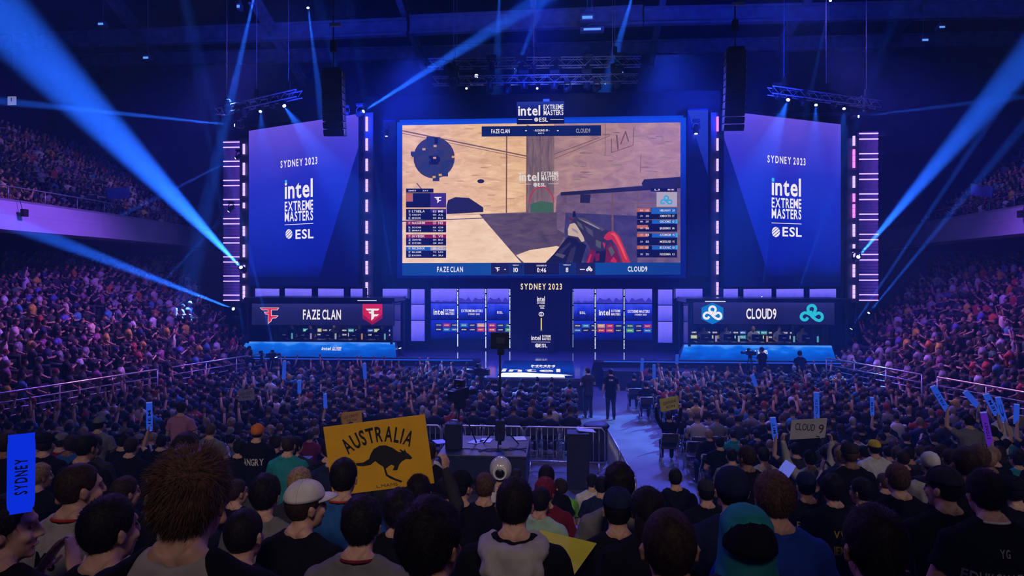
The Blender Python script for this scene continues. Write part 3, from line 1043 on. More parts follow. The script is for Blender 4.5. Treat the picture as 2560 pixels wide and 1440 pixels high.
# the held rifle, gloved forearm and hand
M_GUN = [M_PB, M_PH, glow('pic_gunmetal', rgb(84, 78, 84), 0.95), M_PR, glow('pic_glint', rgb(150, 142, 150), 0.95), glow('pic_black', rgb(26, 24, 34), 0.9), glow('pic_dark_red', rgb(112, 26, 30), 0.9), glow('pic_light_red', rgb(226, 84, 60), 0.95), glow('pic_moss', rgb(84, 92, 80), 0.9)]
layer([(SPoly((1145, 1308), (1210, 1240), (1290, 1140), (1325, 1100), (1410, 1138), (1460, 1175), (1435, 1250), (1420, 1308)), 5),
       (SPoly((1240, 1220), (1330, 1150), (1345, 1160), (1265, 1245)), 0), (SPoly((1300, 1308), (1340, 1200), (1380, 1180), (1352, 1308)), 0), (SPoly((1215, 1250), (1235, 1232), (1300, 1250), (1280, 1275)), 2),
       (SPoly((1318, 1098), (1316, 1050), (1332, 1012), (1366, 1004), (1400, 1030), (1432, 1090), (1444, 1142), (1422, 1150), (1396, 1112)), 1), (SPoly((1318, 1098), (1396, 1112), (1422, 1150), (1410, 1158), (1380, 1125), (1318, 1110)), 0), (SPoly((1345, 1040), (1385, 1060), (1400, 1090), (1350, 1060)), 4),
       (SPoly((1330, 962), (1352, 976), (1386, 955), (1440, 964), (1482, 985), (1560, 1030), (1622, 1060), (1668, 1072), (1664, 1190), (1560, 1222), (1490, 1200), (1468, 1168), (1420, 1082), (1372, 1002), (1346, 990)), 0),
       (SPoly((1386, 958), (1440, 966), (1482, 988), (1600, 1052), (1580, 1066), (1470, 1010), (1400, 976)), 2), (SPoly((1400, 972), (1478, 1000), (1560, 1046), (1556, 1052), (1470, 1010)), 4), (SPoly((1440, 1020), (1505, 1062), (1512, 1110), (1470, 1080)), 2), (SPoly((1380, 985), (1420, 1010), (1440, 1060), (1400, 1030)), 8),
       (SPoly((1352, 962), (1356, 915), (1372, 912), (1380, 955)), 5), (SPoly((1326, 972), (1330, 960), (1352, 974), (1350, 992)), 6),
       (SPoly((1490, 1198), (1560, 1222), (1664, 1190), (1648, 1308), (1500, 1308)), 5), (SPoly((1452, 1308), (1488, 1200), (1532, 1216), (1506, 1308)), 6), (SPoly((1462, 1308), (1488, 1240), (1500, 1246), (1480, 1308)), 3),
       (SPoly((1590, 1120), (1604, 1092), (1630, 1070), (1672, 1068), (1712, 1108), (1752, 1200), (1795, 1308), (1738, 1308), (1690, 1180), (1652, 1130), (1618, 1138)), 3), (SPoly((1640, 1084), (1672, 1080), (1700, 1112), (1740, 1200), (1772, 1290), (1755, 1280), (1715, 1190), (1670, 1105)), 7),
       (SPoly((1600, 1308), (1612, 1190), (1640, 1150), (1690, 1210), (1724, 1308)), 6), (SPoly((1625, 1200), (1650, 1180), (1676, 1230), (1650, 1260)), 8), (SPoly((1640, 1300), (1664, 1262), (1690, 1290), (1688, 1308)), 3), (SPoly((1530, 1130), (1572, 1150), (1566, 1200), (1530, 1180)), 8), (SPoly((1520, 1240), (1560, 1235), (1556, 1290), (1530, 1300)), 6), (SPoly((1580, 1150), (1605, 1160), (1596, 1200)), 3)],
      'picture_weapon', M_GUN, 16)
# round map
mm = [(SPoly(*[(293 + 158 * math.cos(w), 505 + 158 * math.sin(w)) for w in np.linspace(0, 2 * PI, 28, endpoint=False)][::-1]), 0)]
rr = random.Random(3)
for k in range(22):
    w, q = rr.uniform(0, 6.28), rr.uniform(10, 150)
    cx, cy_ = 293 + q * math.cos(w), 505 + q * math.sin(w)
    sx, sy = rr.uniform(12, 40), rr.uniform(10, 34)
    mm.append((SR(cx - sx, cy_ - sy, cx + sx, cy_ + sy), rr.choice((1, 2, 2))))
for (cx, cy_, k) in ((440, 498, 3), (340, 636, 3), (293, 652, 3), (125, 506, 4), (215, 440, 4), (297, 505, 4), (300, 415, 4)):
    mm.append((SR(cx - 12, cy_ - 8, cx + 12, cy_ + 8), k))
layer(mm, 'round_map', [glow('map_grey', rgb(58, 58, 72), 0.85), glow('map_dark', rgb(18, 18, 34), 0.9), glow('map_blue', rgb(44, 54, 84), 0.85), glow('map_yellow', rgb(220, 170, 40), 0.9), glow('map_orange', rgb(210, 160, 120), 0.9)], 20)
# score tables
M_HUD = [glow('hud_navy', rgb(14, 14, 40), 0.9), glow('hud_purple', rgb(62, 40, 120), 0.9), glow('hud_red', rgb(140, 20, 46), 0.9), glow('hud_blue', rgb(30, 100, 190), 0.9), glow('hud_pale', rgb(190, 180, 200), 0.8), glow('hud_orange', rgb(200, 110, 60), 0.8), glow('hud_sky', rgb(60, 170, 225), 0.9)]
hl = [(SR(78, 740, 288, 772), 0), (SR(78, 775, 265, 885), 0), (SR(265, 775, 385, 885), 1), (SR(80, 778, 130, 840), 5)]
for k, y in enumerate((896, 992, 1092, 1187)):
    hl.append((SR(78, y, 385, y + 84), 0))
    hl.append((SR(78, y, 385, y + 28), (0, 2, 2, 3)[k]))
    hl.append((SR(266, y + 2, 383, y + 26), (1, 2, 2, 4)[k]))
layer(hl, 'score_table', M_HUD, 24)
hr = [(SR(1950, 735, 2152, 764), 0), (SR(1845, 888, 2152, 975), 0), (SR(1955, 890, 2150, 935), 3), (SR(1995, 768, 2152, 880), 4), (SR(1845, 890, 1950, 920), 5)]
for k, y in enumerate((980, 1085, 1178)):
    hr.append((SR(1845, y, 2152, y + 90), 0))
    hr.append((SR(1960, y, 2155, y + 30), 3))
    hr.append((SR(1845, y + 40 * (k == 0), 1930, y + 26 + 40 * (k == 0)), 5))
    hr.append((SR(2140, y - 4, 2156, y + 28), 6))
layer(hr, 'score_table', M_HUD, 25)
m = MB()
for p in f_emblem(*S(322, 826), 0.19):
    m.flat(p, FM, 0.03 + 28 * L)
t.part('team_emblem', m, [M_WHITE])
m = MB()
for pts in swirl(*S(2070, 832), 0.26):
    for q in strip2d(pts, 0.07):
        m.flat(q, FM, 0.03 + 29 * L, 1)
t.part('team_emblem', m, [M_WHITE, M_HUD[6]])
m = MB()
kw = dict(d=0.03 + 30 * L)
rr = random.Random(5)
scr = ('broky', 'ropz', 'rain', 'twistz', 'karrig', 'axile', 'hobbit', 'perfo', 'buster', 'elige')


def glyphs(x, y, w, h=14):
    a, b = S(x, y)
    a2, _ = S(x + w, y)
    n = max(2, int(w / 14))
    s_ = ''.join(rr.choice('ABCEHIKLMNOSTUVXZ0123') for _ in range(n))
    letter(m, FM, s_, a + (a2 - a) / 2, b, h / 3.064 / FPX * 33.6, (a2 - a), kw['d'], 0, True)


for y in (757,):
    glyphs(95, y, 60, 10)
    glyphs(205, y, 44, 10)
    glyphs(1980, y - 8, 40, 12)
    glyphs(2080, y - 8, 50, 10)
for y in (915, 942, 966, 1004, 1038, 1062, 1105, 1133, 1158, 1198, 1226, 1252):
    big = y in (915, 1004, 1105, 1198)
    glyphs(98, y, 14, 16)
    glyphs(124, y, 98 if big else 70, 17 if big else 11)
    glyphs(285, y, 24, 17 if big else 11)
    glyphs(325, y, 36, 17 if big else 11)
for y in (908, 950, 993, 1045, 1095, 1147, 1192, 1243):
    glyphs(1870, y, 20, 11)
    glyphs(1912, y, 24, 14)
    glyphs(2020, y, 84, 16)
    glyphs(2116, y, 16, 15)
t.part('table_lettering', m, [glow('hud_white', (0.75, 0.75, 0.82), 0.9)])
# bars above and below the picture
M_BAR = glow('bar_navy', rgb(16, 34, 92), 0.9)
layer([SPoly((657, 343), (1570, 336), (1570, 256), (657, 265))], 'top_bar', [M_BAR], 32)
MBOT = [screen_mat('bar_blue', [(0, rgb(16, 70, 150)), (0.5, rgb(20, 84, 168)), (1, rgb(14, 58, 138))], 0.85, 'X', 0.2, 2.0), glow('bar_dark', rgb(28, 30, 66), 0.9), glow('bar_darker', rgb(22, 22, 52), 0.9), glow('bar_mid', rgb(22, 40, 96), 0.9)]
layer([(SPoly((50, 1406), (2178, 1400), (2178, 1306), (50, 1311)), 0), (SR(730, 1310, 870, 1400), 1), (SR(872, 1310, 978, 1400), 3), (SR(980, 1309, 1250, 1400), 2), (SR(1252, 1308, 1372, 1400), 3), (SR(1374, 1308, 1525, 1400), 1)], 'score_bar', MBOT, 34)
m = MB()
pxm = 1 / 3.064 / FPX * 33.6


def mtext(body, x, y, h, w, d=44, mi=0, bold=True, sp=0.09):
    a, b = S(x, y)
    letter(m, FM, body, a, b, h * pxm, w * pxm, 0.03 + d * L, mi, bold, sp)


mtext('FAZE CLAN', 415, 1359, 38, 200, sp=0.16)
mtext('CLOUD9', 1849, 1356, 36, 146, sp=0.14)
mtext('10', 918, 1363, 32, 34)
mtext('8', 1310, 1362, 32, 20)
mtext('0:46', 1115, 1364, 32, 70)
mtext('ROUND 19', 1115, 1330, 11, 74)
mtext('TIMEOUT', 918, 1327, 7, 48)
mtext('TIMEOUT', 1310, 1325, 7, 58)
mtext('FAZE CLAN', 801, 302, 30, 142)
mtext('CLOUD9', 1433, 298, 30, 108, mi=1)
mtext('- ROUND 19 -', 1115, 296, 15, 120)
mtext('MAP 2', 1112, 317, 8, 44)
for x in (996, 1240):
    m.flat(SR(x - 6, 294, x + 6, 302), FM, 0.03 + 44 * L)
    m.flat(SR(830 if x < 1100 else 1408, 1356, 842 if x < 1100 else 1446, 1362), FM, 0.03 + 44 * L)
for p in f_emblem(*S(778, 1358), 0.13):
    m.flat(p, FM, 0.03 + 44 * L)
for pts in swirl(*S(1480, 1357), 0.13):
    for q in strip2d(pts, 0.05):
        m.flat(q, FM, 0.03 + 44 * L)
t.part('bar_lettering', m, [M_WHITE, glow('grey_lit_lettering', rgb(160, 160, 180), 0.9)])
m = MB()
mtext('intel', 1020, 650, 62, 148, 46, sp=0.07)
mtext('EXTREME', 1179, 627, 30, 130, 46)
mtext('MASTERS', 1179, 662, 32, 130, 46)
mtext('ESL', 1117, 711, 26, 60, 46)
for p in leaf_mark(*S(1067, 711), 0.1):
    m.flat(p, FM, 0.03 + 46 * L)
m.flat(SR(950, 705, 1034, 708), FM, 0.03 + 46 * L)
m.flat(SR(1166, 703, 1244, 706), FM, 0.03 + 46 * L)
t.part('overlay_lettering', m, [glow('overlay_white', (0.78, 0.74, 0.74), 0.95)])

# sign on top of the main screen
Fs = frame((0, 33.0, 0), (1, 0, 0), (0, 0, 1))


def onS(x, y):
    return on_plane(Fs, 990 + x / 3.064, 230 + y / 3.064)


t = Thing('top_sign', 'small blue sign with white lettering on top of the main screen', 'sign', (0.3, 33.2, 12.5))
(x0, z0), (x1, z1) = onS(925, 242), onS(1290, 68)
t.part('board', MB().bb(x0, x1, 33.02, 33.2, z0, z1, 0, 0.02), [screen_mat('sign_navy', [(0, rgb(10, 18, 70)), (0.6, rgb(16, 30, 110)), (1, rgb(40, 60, 160))], 0.85, 'Z', 0.2, 3.0)])
m = MB()


def sg(body, x, y, h, w, sp=0.09):
    a, b = onS(x, y)
    letter(m, Fs, body, a, b, h * pxm, w * pxm, 0.012, 0, True, sp)


sg('intel', 1020, 142, 72, 166, 0.07)
sg('EXTREME', 1206, 115, 34, 148)
sg('MASTERS', 1206, 158, 36, 148)
sg('ESL', 1130, 212, 30, 66)
for p in leaf_mark(*onS(1074, 212), 0.10):
    m.flat(p, Fs, 0.012)
for xa, xb in ((937, 1044), (1181, 1283)):
    m.flat([onS(xa, 213), onS(xb, 213), onS(xb, 209), onS(xa, 209)], Fs, 0.012)
t.part('lettering', m, [M_WHITE])
t.part('bracket', MB().bb(0.2, 0.5, 33.2, 33.7, 12.6, 13.6), [M_TRUSS])

# ---------------------------------------------------------------- wings of the set
WING = {-1: frame((-16.46, 37.3, 0), (7.31, -3.5, 0), (0, 0, 1)), 1: frame((9.15, 33.8, 0), (7.0, 3.5, 0), (0, 0, 1))}
SIDE = [(0.0, rgb(7, 14, 88)), (0.10, rgb(10, 26, 150)), (0.40, rgb(14, 36, 178)), (0.62, rgb(34, 44, 190)), (0.82, rgb(66, 60, 205)), (1.0, rgb(98, 78, 222))]
M_SIDE = {-1: screen_mat('left_screen_picture', SIDE, 1.05, 'Z', 0.22, 1.6, sample=True), 1: screen_mat('right_screen_picture', SIDE, 1.05, 'Z', 0.22, 1.9, sample=True)}
M_DIAG = screen_mat('diagonal_shade_picture', [(0, rgb(6, 12, 84)), (0.5, rgb(8, 20, 120)), (1.0, rgb(16, 26, 140))], 0.8, 'Z', 0.3, 3)
for s in (-1, 1):
    F = WING[s]
    where = 'left' if s < 0 else 'right'
    px = (lambda x, y, F=F: on_plane(F, x, y))
    q = [px(622, 692), px(896, 692), px(896, 286), px(622, 326)] if s < 0 else [px(1810, 690), px(2102, 690), px(2102, 312), px(1810, 276)]
    top = (q[2][1] + q[3][1]) / 2
    a0, a1, b0 = q[0][0], q[1][0], (q[0][1] + q[1][1]) / 2
    t = Thing('side_screen', 'tall violet-blue event screen on the %s wing of the stage' % where, 'screen', F(a0, 4.4, 0), None)
    m = MB()
    m.prism(rect(a0 - 0.03, a1 + 0.03, 4.42, top + 0.03), F, -0.35, -0.01)
    t.part('cabinet', m, [M_BLK])
    t.part('picture', MB().flat(rect(a0, a1, b0, top), F, 0.0), [M_SIDE[s]])
    t.part('lower_picture', MB().flat(rect(a0, a1, 4.46, b0), F, 0.0), [glow('navy_lower_picture', rgb(7, 12, 80), 0.75)])
    dg_ = [px(896, 368), px(798, 690), px(896, 690)] if s < 0 else [px(1811, 345), px(1917, 672), px(1811, 690)]
    if s < 0:
        dg_ = [dg_[1], dg_[2], dg_[0]]
        dg_ = [(dg_[0][0], b0), (a1, b0), (a1, dg_[2][1])]
    else:
        dg_ = [(a0, b0), (px(1922, 690)[0], b0), (a0, dg_[0][1])]
    t.part('diagonal_picture', MB().flat(dg_, F, 0.003), [M_DIAG])
    m = MB()

    def wt(body, x, y, h, w, sp=0.09, mi=0):
        a, b = px(x, y)
        a2, a3 = px(x + w / 2, y)[0], px(x - w / 2, y)[0]
        b2, b3 = px(x, y - h / 2)[1], px(x, y + h / 2)[1]
        letter(m, F, body, (a2 + a3) / 2, b, b2 - b3, a2 - a3, 0.006, mi, True, sp)
    if s < 0:
        cx, Y = 747.5, {'ev': 406, 'w': 472, 'e': 514, 'm': 540, 'l': 562, 'esl': 585}
        W = 72
    else:
        cx, Y = 1966, {'ev': 401, 'w': 467, 'e': 508, 'm': 535, 'l': 557, 'esl': 580}
        W = 75
    wt('SYDNEY 2023', cx, Y['ev'], 17, W + 20, 0.22)
    wt('intel', cx - 0.5, Y['w'], 43, W - 2, 0.07)
    wt('EXTREME', cx, Y['e'], 23, W - 1)
    wt('MASTERS', cx, Y['m'], 23, W - 1)
    wt('ESL', cx + 14, Y['esl'], 22, W - 27)
    p0, p1 = px(cx - W / 2, Y['l']), px(cx + W / 2, Y['l'])
    m.flat(rect(p0[0], p1[0], p0[1] - 0.02, p0[1] + 0.012), F, 0.006)
    ca, cb = px(cx - W / 2 + 11, Y['esl'])
    for p in leaf_mark(ca, cb, 0.26):
        m.flat(p, F, 0.006)
    t.part('lettering', m, [M_WHITE])
    ca, cb = px(cx - W / 2 + 3.5, Y['w'] - 18)
    t.part('lettering_dot', MB().flat(rect(ca - 0.075, ca + 0.085, cb - 0.1, cb + 0.08), F, 0.012), [M_CYANDOT])
    # row of short lilac screens under the wing
    xs = ((642, 702), (716, 783), (799, 863), (880, 910), (958, 1020)) if s < 0 else ((1688, 1755), (1805, 1841), (1855, 1925), (1937, 2005), (2020, 2086))
    for k, (xa, xb) in enumerate(xs):
        Yd = 34.2 if (s < 0 and k == 4) or (s > 0 and k == 0) else None
        F2 = frame((0, Yd, 0), (1, 0, 0), (0, 0, 1)) if Yd else F
        pa, pb = on_plane(F2, xa, 745), on_plane(F2, xb, 722)
        d0 = 0.10
        t = Thing('ledge_screen', 'short lilac screen above the %s booth, %s from the outer end' % (where, ('first', 'second', 'third', 'fourth', 'fifth')[k if s < 0 else 4 - k]), 'screen', F2(pa[0], pa[1], d0), 'short screens above the booths')
        m = MB()
        m.prism(rect(pa[0] - 0.04, pb[0] + 0.04, pa[1] - 0.04, pb[1] + 0.04), F2, d0 - 0.3, d0)
        t.part('cabinet', m, [M_BLK])
        t.part('picture', MB().flat(rect(pa[0], pb[0], pa[1], pb[1]), F2, d0 + 0.005), [M_LIL])
    # LED towers
    for nm, xt, Yt, segs in (('inner', 918 if s < 0 else 1793, 34.3, [(292, 329), (346, 377), (397, 428), (448, 480), (499, 530), (552, 584), (602, 635), (652, 686), (705, 737)]),
                             ('outer', 611.5 if s < 0 else 2133, 37.6, [(360, 386), (407, 438), (457, 490), (507, 521), (565, 590), (611, 643), (662, 694), (714, 747)] if s < 0 else [(340, 365), (373, 420), (440, 470), (484, 505), (510, 545), (560, 592), (610, 643), (660, 693), (712, 746)])):
        pb_, pt_ = pix(xt, 748, Y=Yt), pix(xt, 286 if nm == 'inner' else 350, Y=Yt)
        t = Thing('led_tower', 'tall black truss tower with a broken violet LED line, %s edge of the %s screen' % (nm, where), 'light', (pb_.x, Yt, STZ), 'LED towers of the set')
        m = MB()
        w = 0.26
        for dx in (-w, w):
            for dy in (0.05, 0.45):
                m.tube([(pb_.x + dx, Yt + dy, STZ), (pb_.x + dx, Yt + dy, pt_.z + 0.2)], 0.03, 6)
        zz, k = STZ, 0
        while zz < pt_.z - 0.4:
            for dy in (0.05, 0.45):
                m.tube([(pb_.x - w, Yt + dy, zz), (pb_.x + w, Yt + dy, zz + 0.5)] if k % 2 else [(pb_.x + w, Yt + dy, zz), (pb_.x - w, Yt + dy, zz + 0.5)], 0.014, 5)
            zz += 0.5
            k += 1
        t.part('truss', m, [M_DARK])
        t.part('backing', MB().bb(pb_.x - 0.3, pb_.x + 0.3, Yt + 0.02, Yt + 0.10, pb_.z - 0.2, pt_.z + 0.1), [mat('grey_backing_board', (0.10, 0.10, 0.11), 0.6)])
        for k, (ya, yb) in enumerate(segs):
            za, zb = pix(xt, yb, Y=Yt).z, pix(xt, ya, Y=Yt).z
            m = MB()
            for j in range(3):
                h = (zb - za) / 3
                m.bb(pb_.x - 0.058, pb_.x + 0.058, Yt - 0.12, Yt - 0.06, za + j * h, za + (j + 0.93) * h)
            warm = s > 0 and nm == 'outer' and k in (1, 3, 4)
            t.part('led_bar', m, [M_STRIP2 if warm or (s > 0 and nm == 'inner' and k in (0,)) else M_STRIP])
    # louvred wall outside the outer tower, violet light put into its glowing slats
    xa, xb = (558, 600) if s < 0 else (2147, 2196)
    Yl = 38.2
    p0, p1 = pix(xa, 752, Y=Yl), pix(xb, 350 if s < 0 else 328, Y=Yl)
    Fl = frame((0, Yl, 0), (1, 0, 0), (0, 0, 1))
    t = Thing('louvre_wall', 'tall violet louvred wall with double white lines outside the %s screen' % where, 'light', (p0.x, Yl, STZ))
    m = MB()
    n = 54
    hz = (p1.z - p0.z) / n
    for k in range(n):
        m.bb(p0.x, p1.x, Yl + (0.02 if k % 3 else 0.05), Yl + 0.2, p0.z + k * hz + 0.012, p0.z + (k + 1) * hz - 0.012)
    t.part('louvres', m, [screen_mat('violet_glow_louvre', [(0, rgb(40, 26, 110)), (0.5, rgb(62, 42, 150)), (1, rgb(84, 50, 180))], 0.7, 'X', 1.4, 7, stretch=(1, 1, 9))])
    t.part('back', MB().bb(p0.x - 0.04, p1.x + 0.04, Yl + 0.2, Yl + 0.4, STZ, p1.z + 0.05), [M_BLK])
    for k in range(9):
        z = p1.z - 0.12 - k * (p1.z - p0.z - 0.45) / 8
        for dz in (0.0, -0.30):
            t.part('led_line', MB().bb(p0.x + 0.02, p1.x - 0.02, Yl - 0.05, Yl + 0.01, z + dz - 0.03, z + dz + 0.03), [M_STRIP])
    # narrow blue panel beside the main screen
    xa, xb, ya, yb = (958, 990, 300, 690) if s < 0 else (1719, 1770, 271, 690)
    p0, p1 = pix(xa, yb, Y=34.6), pix(xb, ya, Y=34.6)
    t = Thing('flank_panel', 'dark blue upright panel between the main screen and the %s tower' % where, 'panel', (p0.x, 34.6, p0.z))
    t.part('board', MB().bb(p0.x, p1.x, 34.62, 34.9, p0.z, p1.z), [mat('flank_navy', (0.02, 0.03, 0.12), 0.5)])
    Fk = frame((p0.x, 34.6, p0.z), (1, 0, 0), (0, 0, 1))
    w, h = p1.x - p0.x, p1.z - p0.z
    t.part('lit_face', MB().flat([(0.0, h * 0.99), (w, h * 0.60), (w, h * 0.99)] if s > 0 else [(0, h * 0.8), (w, h * 0.9), (w, h * 0.99), (0, h * 0.99)], Fk, 0.0), [screen_mat('flank_blue_%s' % where, [(0, rgb(20, 36, 150)), (1, rgb(40, 66, 215))], 0.75 if s > 0 else 0.25, 'Z', 0.3, 2)])

# ---------------------------------------------------------------- player booths
M_GLASS = bpy.data.materials.new('booth_glass')
M_GLASS.use_nodes = True
nt = M_GLASS.node_tree
nt.nodes.clear()
out = nt.nodes.new('ShaderNodeOutputMaterial')
tr = nt.nodes.new('ShaderNodeBsdfTransparent')
tr.inputs[0].default_value = (0.8, 0.84, 0.95, 1)
gl = nt.nodes.new('ShaderNodeBsdfGlossy')
gl.inputs['Roughness'].default_value = 0.05
mx = nt.nodes.new('ShaderNodeMixShader')
fr = nt.nodes.new('ShaderNodeFresnel')
fr.inputs[0].default_value = 1.45
nt.links.new(fr.outputs[0], mx.inputs[0])
nt.links.new(tr.outputs[0], mx.inputs[1])
nt.links.new(gl.outputs[0], mx.inputs[2])
nt.links.new(mx.outputs[0], out.inputs[0])

M_DESKFRONT = screen_mat('blue_desk_front', [(0.0, rgb(6, 66, 170)), (0.45, rgb(4, 84, 205)), (0.72, rgb(14, 104, 222)), (1.0, rgb(70, 140, 240))], 1.1, 'Z', 1.5, 2.2, stretch=(5, 1, 1), sample=True)
M_BANNER = screen_mat('banner_slate', [(0, rgb(26, 26, 66)), (0.6, rgb(34, 34, 84)), (1, rgb(48, 46, 112))], 0.85, 'Z', 0.5, 1.5)
M_RED = glow('emblem_red', rgb(222, 44, 62), 1.0)
M_RED2 = glow('shield_red', rgb(200, 30, 58), 1.0)
M_DKRED = glow('shield_dark_red', rgb(140, 18, 50), 1.0)
M_AQUA = glow('emblem_aqua', rgb(40, 190, 215), 1.0)
M_HEX = glow('emblem_blue_field', rgb(10, 116, 196), 1.0)
M_SCREENON = glow('lit_monitor', (0.25, 0.45, 0.9), 0.8)
BOOTH = {}
for s in (-1, 1):
    where = 'left' if s < 0 else 'right'
    team = ('red-emblem', 'blue-emblem')[s > 0]
    Fb = frame((0, 31.6, 0), (1, 0, 0), (0, 0, 1))
    px = lambda x, y: on_plane(Fb, x, y)
    X = sorted((s * 6.85, s * 13.95))
    T0 = 3.98
    t = Thing('player_booth', 'long black player booth with a lit name banner, %s of the stage, %s team' % (where, team), 'booth', (s * 10.4, 32.8, STZ), None)
    t.part('roof', MB().bb(X[0] - 0.1, X[1] + 0.1, 31.62, 34.2, 3.78, T0, 0, 0.02), [M_BLK])
    t.part('back_wall', MB().bb(X[0], X[1], 34.0, 34.2, STZ, 3.78), [M_NAVY])
    t.part('floor', MB().bb(X[0], X[1], 31.7, 34.0, STZ, STZ + 0.05), [M_BLK])
    for x in (X[0] + 0.06, X[1] - 0.06):
        for y in (31.75, 34.0):
            t.part('post', MB().bb(x - 0.06, x + 0.06, y - 0.06, y + 0.06, STZ, 3.78), [M_BLK])
        t.part('side_glass', MB().bb(x - 0.012, x + 0.012, 31.82, 33.94, STZ + 0.05, 3.7), [M_GLASS])
    # banner
    q0, q1 = (px(630, 812), px(985, 760)) if s < 0 else (px(1733, 810), px(2086, 757))
    m = MB().prism(rect(q0[0] - 0.02, q1[0] + 0.02, q0[1] - 0.02, q1[1] + 0.02), Fb, -0.12, -0.004)
    t.part('banner_box', m, [M_BLK])
    ban = t.part('banner', MB().flat(rect(q0[0], q1[0], q0[1], q1[1]), Fb, 0.0), [M_BANNER])
    m = MB()
    cx, cy_ = (805, 786.5) if s < 0 else (1903, 784.5)
    a, b = px(cx, cy_)
    w = 98 if s < 0 else 71
    k = 32.0 / FPX
    letter(m, Fb, 'FAZE CLAN' if s < 0 else 'CLOUD9', a, b, 23.5 * k, w * k, 0.012)
    t.part('lettering', m, [M_WHITE], ban)
    m = MB()
    if s < 0:
        a, b = px(674, 786)
        for p in f_emblem(a, b - 0.02, 25.5 * k * 1.0):
            m.flat(p, Fb, 0.012, 1)
        for p in f_emblem(a, b - 0.02, 25.5 * k, 0.045):
            m.flat(p, Fb, 0.018, 0)
        t.part('emblem', m, [M_RED, M_WHITE], ban)
        m = MB()
        (a0, b0), (a1, b1) = px(906.5, 811), px(956, 760)
        ac = (a0 + a1) / 2
        m.flat([(a0, b0 + 0.30 * (b1 - b0)), (ac, b0 - 0.02), (a1, b0 + 0.30 * (b1 - b0)), (a1, b1), (a0, b1)], Fb, 0.010, 0)
        m.flat([(a0, b0 + 0.5 * (b1 - b0)), (a0, b0 + 0.30 * (b1 - b0)), (ac, b0 - 0.02), (a1, b0 + 0.30 * (b1 - b0)), (a1, b0 + 0.5 * (b1 - b0)), (ac, b0 + 0.12 * (b1 - b0))], Fb, 0.012, 2)
        for p in f_emblem(ac, b0 + 0.52 * (b1 - b0), 18 * k):
            m.flat(p, Fb, 0.016, 1)
        t.part('shield_emblem', m, [M_RED2, M_WHITE, M_DKRED], ban)
    else:
        a, b = px(1781, 784)
        r = 26 * k
        m.flat([(a, b + r * 1.02), (a - r, b + r * .55), (a - r, b - r * .52), (a, b - r), (a + r, b - r * .52), (a + r, b + r * .55)], Fb, 0.010, 0)
        for pts in swirl(a, b, 21 * k):
            for q in strip2d(pts, 5.4 * k):
                m.flat(q, Fb, 0.014, 1)
        t.part('hexagon_emblem', m, [M_HEX, M_WHITE], ban)
        m = MB()
        a, b = px(2029, 785)
        for pts in swirl(a, b, 25 * k):
            for q in strip2d(pts, 7.0 * k):
                m.flat(q, Fb, 0.014)
        t.part('emblem', m, [M_AQUA], ban)
    t.part('roof_lamp', MB().bb(*sorted((s * 7.6, s * 8.5)), 31.55, 31.62, 3.83, 3.86), [glow('thin_white_led', (0.7, 0.75, 1.0), 1.2)])
    # slanted desk front
    bx0, bx1 = (px(596, 896)[0], px(995, 896)[0]) if s < 0 else (px(1695, 897)[0], px(2084, 897)[0])
    tx0, tx1 = (px(614, 858)[0], px(985, 858)[0]) if s < 0 else (px(1712, 859)[0], px(2082, 859)[0])
    yb, yt, zb, zt = 31.28, 31.75, STZ + 0.01, 1.86
    m = MB()
    m.add([(bx0, yb, zb), (bx1, yb, zb), (tx1, yt, zt), (tx0, yt, zt)], [(0, 1, 2, 3)])
    t.part('desk_front', m, [M_DESKFRONT])
    m = MB()
    m.add([(bx0, yb + .01, zb), (bx1, yb + .01, zb), (tx1, yt + .01, zt), (tx0, yt + .01, zt), (bx0, yt + .3, zb), (bx1, yt + .3, zb), (tx1, yt + .3, zt), (tx0, yt + .3, zt)], [(0, 4, 7, 3), (1, 2, 6, 5), (3, 7, 6, 2), (4, 5, 6, 7)])
    t.part('desk_base', m, [M_NAVY])
    Fd = frame((0, yb, zb), (1, 0, 0), (0, yt - yb, zt - zb))
    m = MB()
    a = pix(818 if s < 0 else 1881, 877, Y=31.5).x
    b = 0.44
    chip_word(m, Fd, a - 0.05, b, 0.17, 0.44, 0.02)
    letter(m, Fd, 'EXTREME', a + 0.46, b + 0.045, 0.09, 0.42, 0.02)
    letter(m, Fd, 'MASTERS', a + 0.46, b - 0.06, 0.09, 0.42, 0.02)
    t.part('desk_lettering', m, [M_WHITE])
    # inner set: sponsor tiles on the back wall
    Fw = frame((0, 33.95, 0), (1, 0, 0), (0, 0, 1))
    rr = random.Random(4 + s)
    cols = [(24, 24, 44), (30, 30, 50), (170, 190, 120), (60, 150, 160), (26, 26, 44), (190, 190, 130), (40, 80, 170), (28, 28, 48), (30, 30, 44)]
    for rrow in range(2):
        for kk in range(15):
            xa = X[0] + (1.9 if s < 0 else 0.55) + kk * 0.335
            za = 2.16 - rrow * 0.22
            c = rr.choice(cols)
            t.part('sponsor_tile', MB().flat(rect(xa, xa + 0.30, za, za + 0.17), Fw, 0.005), [glow('tile_%d_%d_%d' % c, rgb(*c), 0.8)])
            m = MB()
            letter(m, Fw, rr.choice(('SPONSR', 'GEAR', 'DRINK', 'PAY', 'MEDIA', 'CHIPS')), xa + 0.15, za + 0.085, 0.065, 0.22, 0.009)
            t.part('lettering', m, [M_WHITE])
    # curtain at the outer end
    m = MB()
    cxs = np.linspace(0, 1.7, 40)
    xo = X[0] + 0.15 if s < 0 else X[1] - 0.15
    vs = []
    for u in cxs:
        vs += [(xo - s * u, 33.6 + 0.06 * math.sin(u * 26), STZ + 0.05), (xo - s * u, 33.6 + 0.05 * math.sin(u * 26 + 0.4), 2.68)]
    m.add(vs, [(2 * i, 2 * i + 2, 2 * i + 3, 2 * i + 1) for i in range(39)], 0, True)
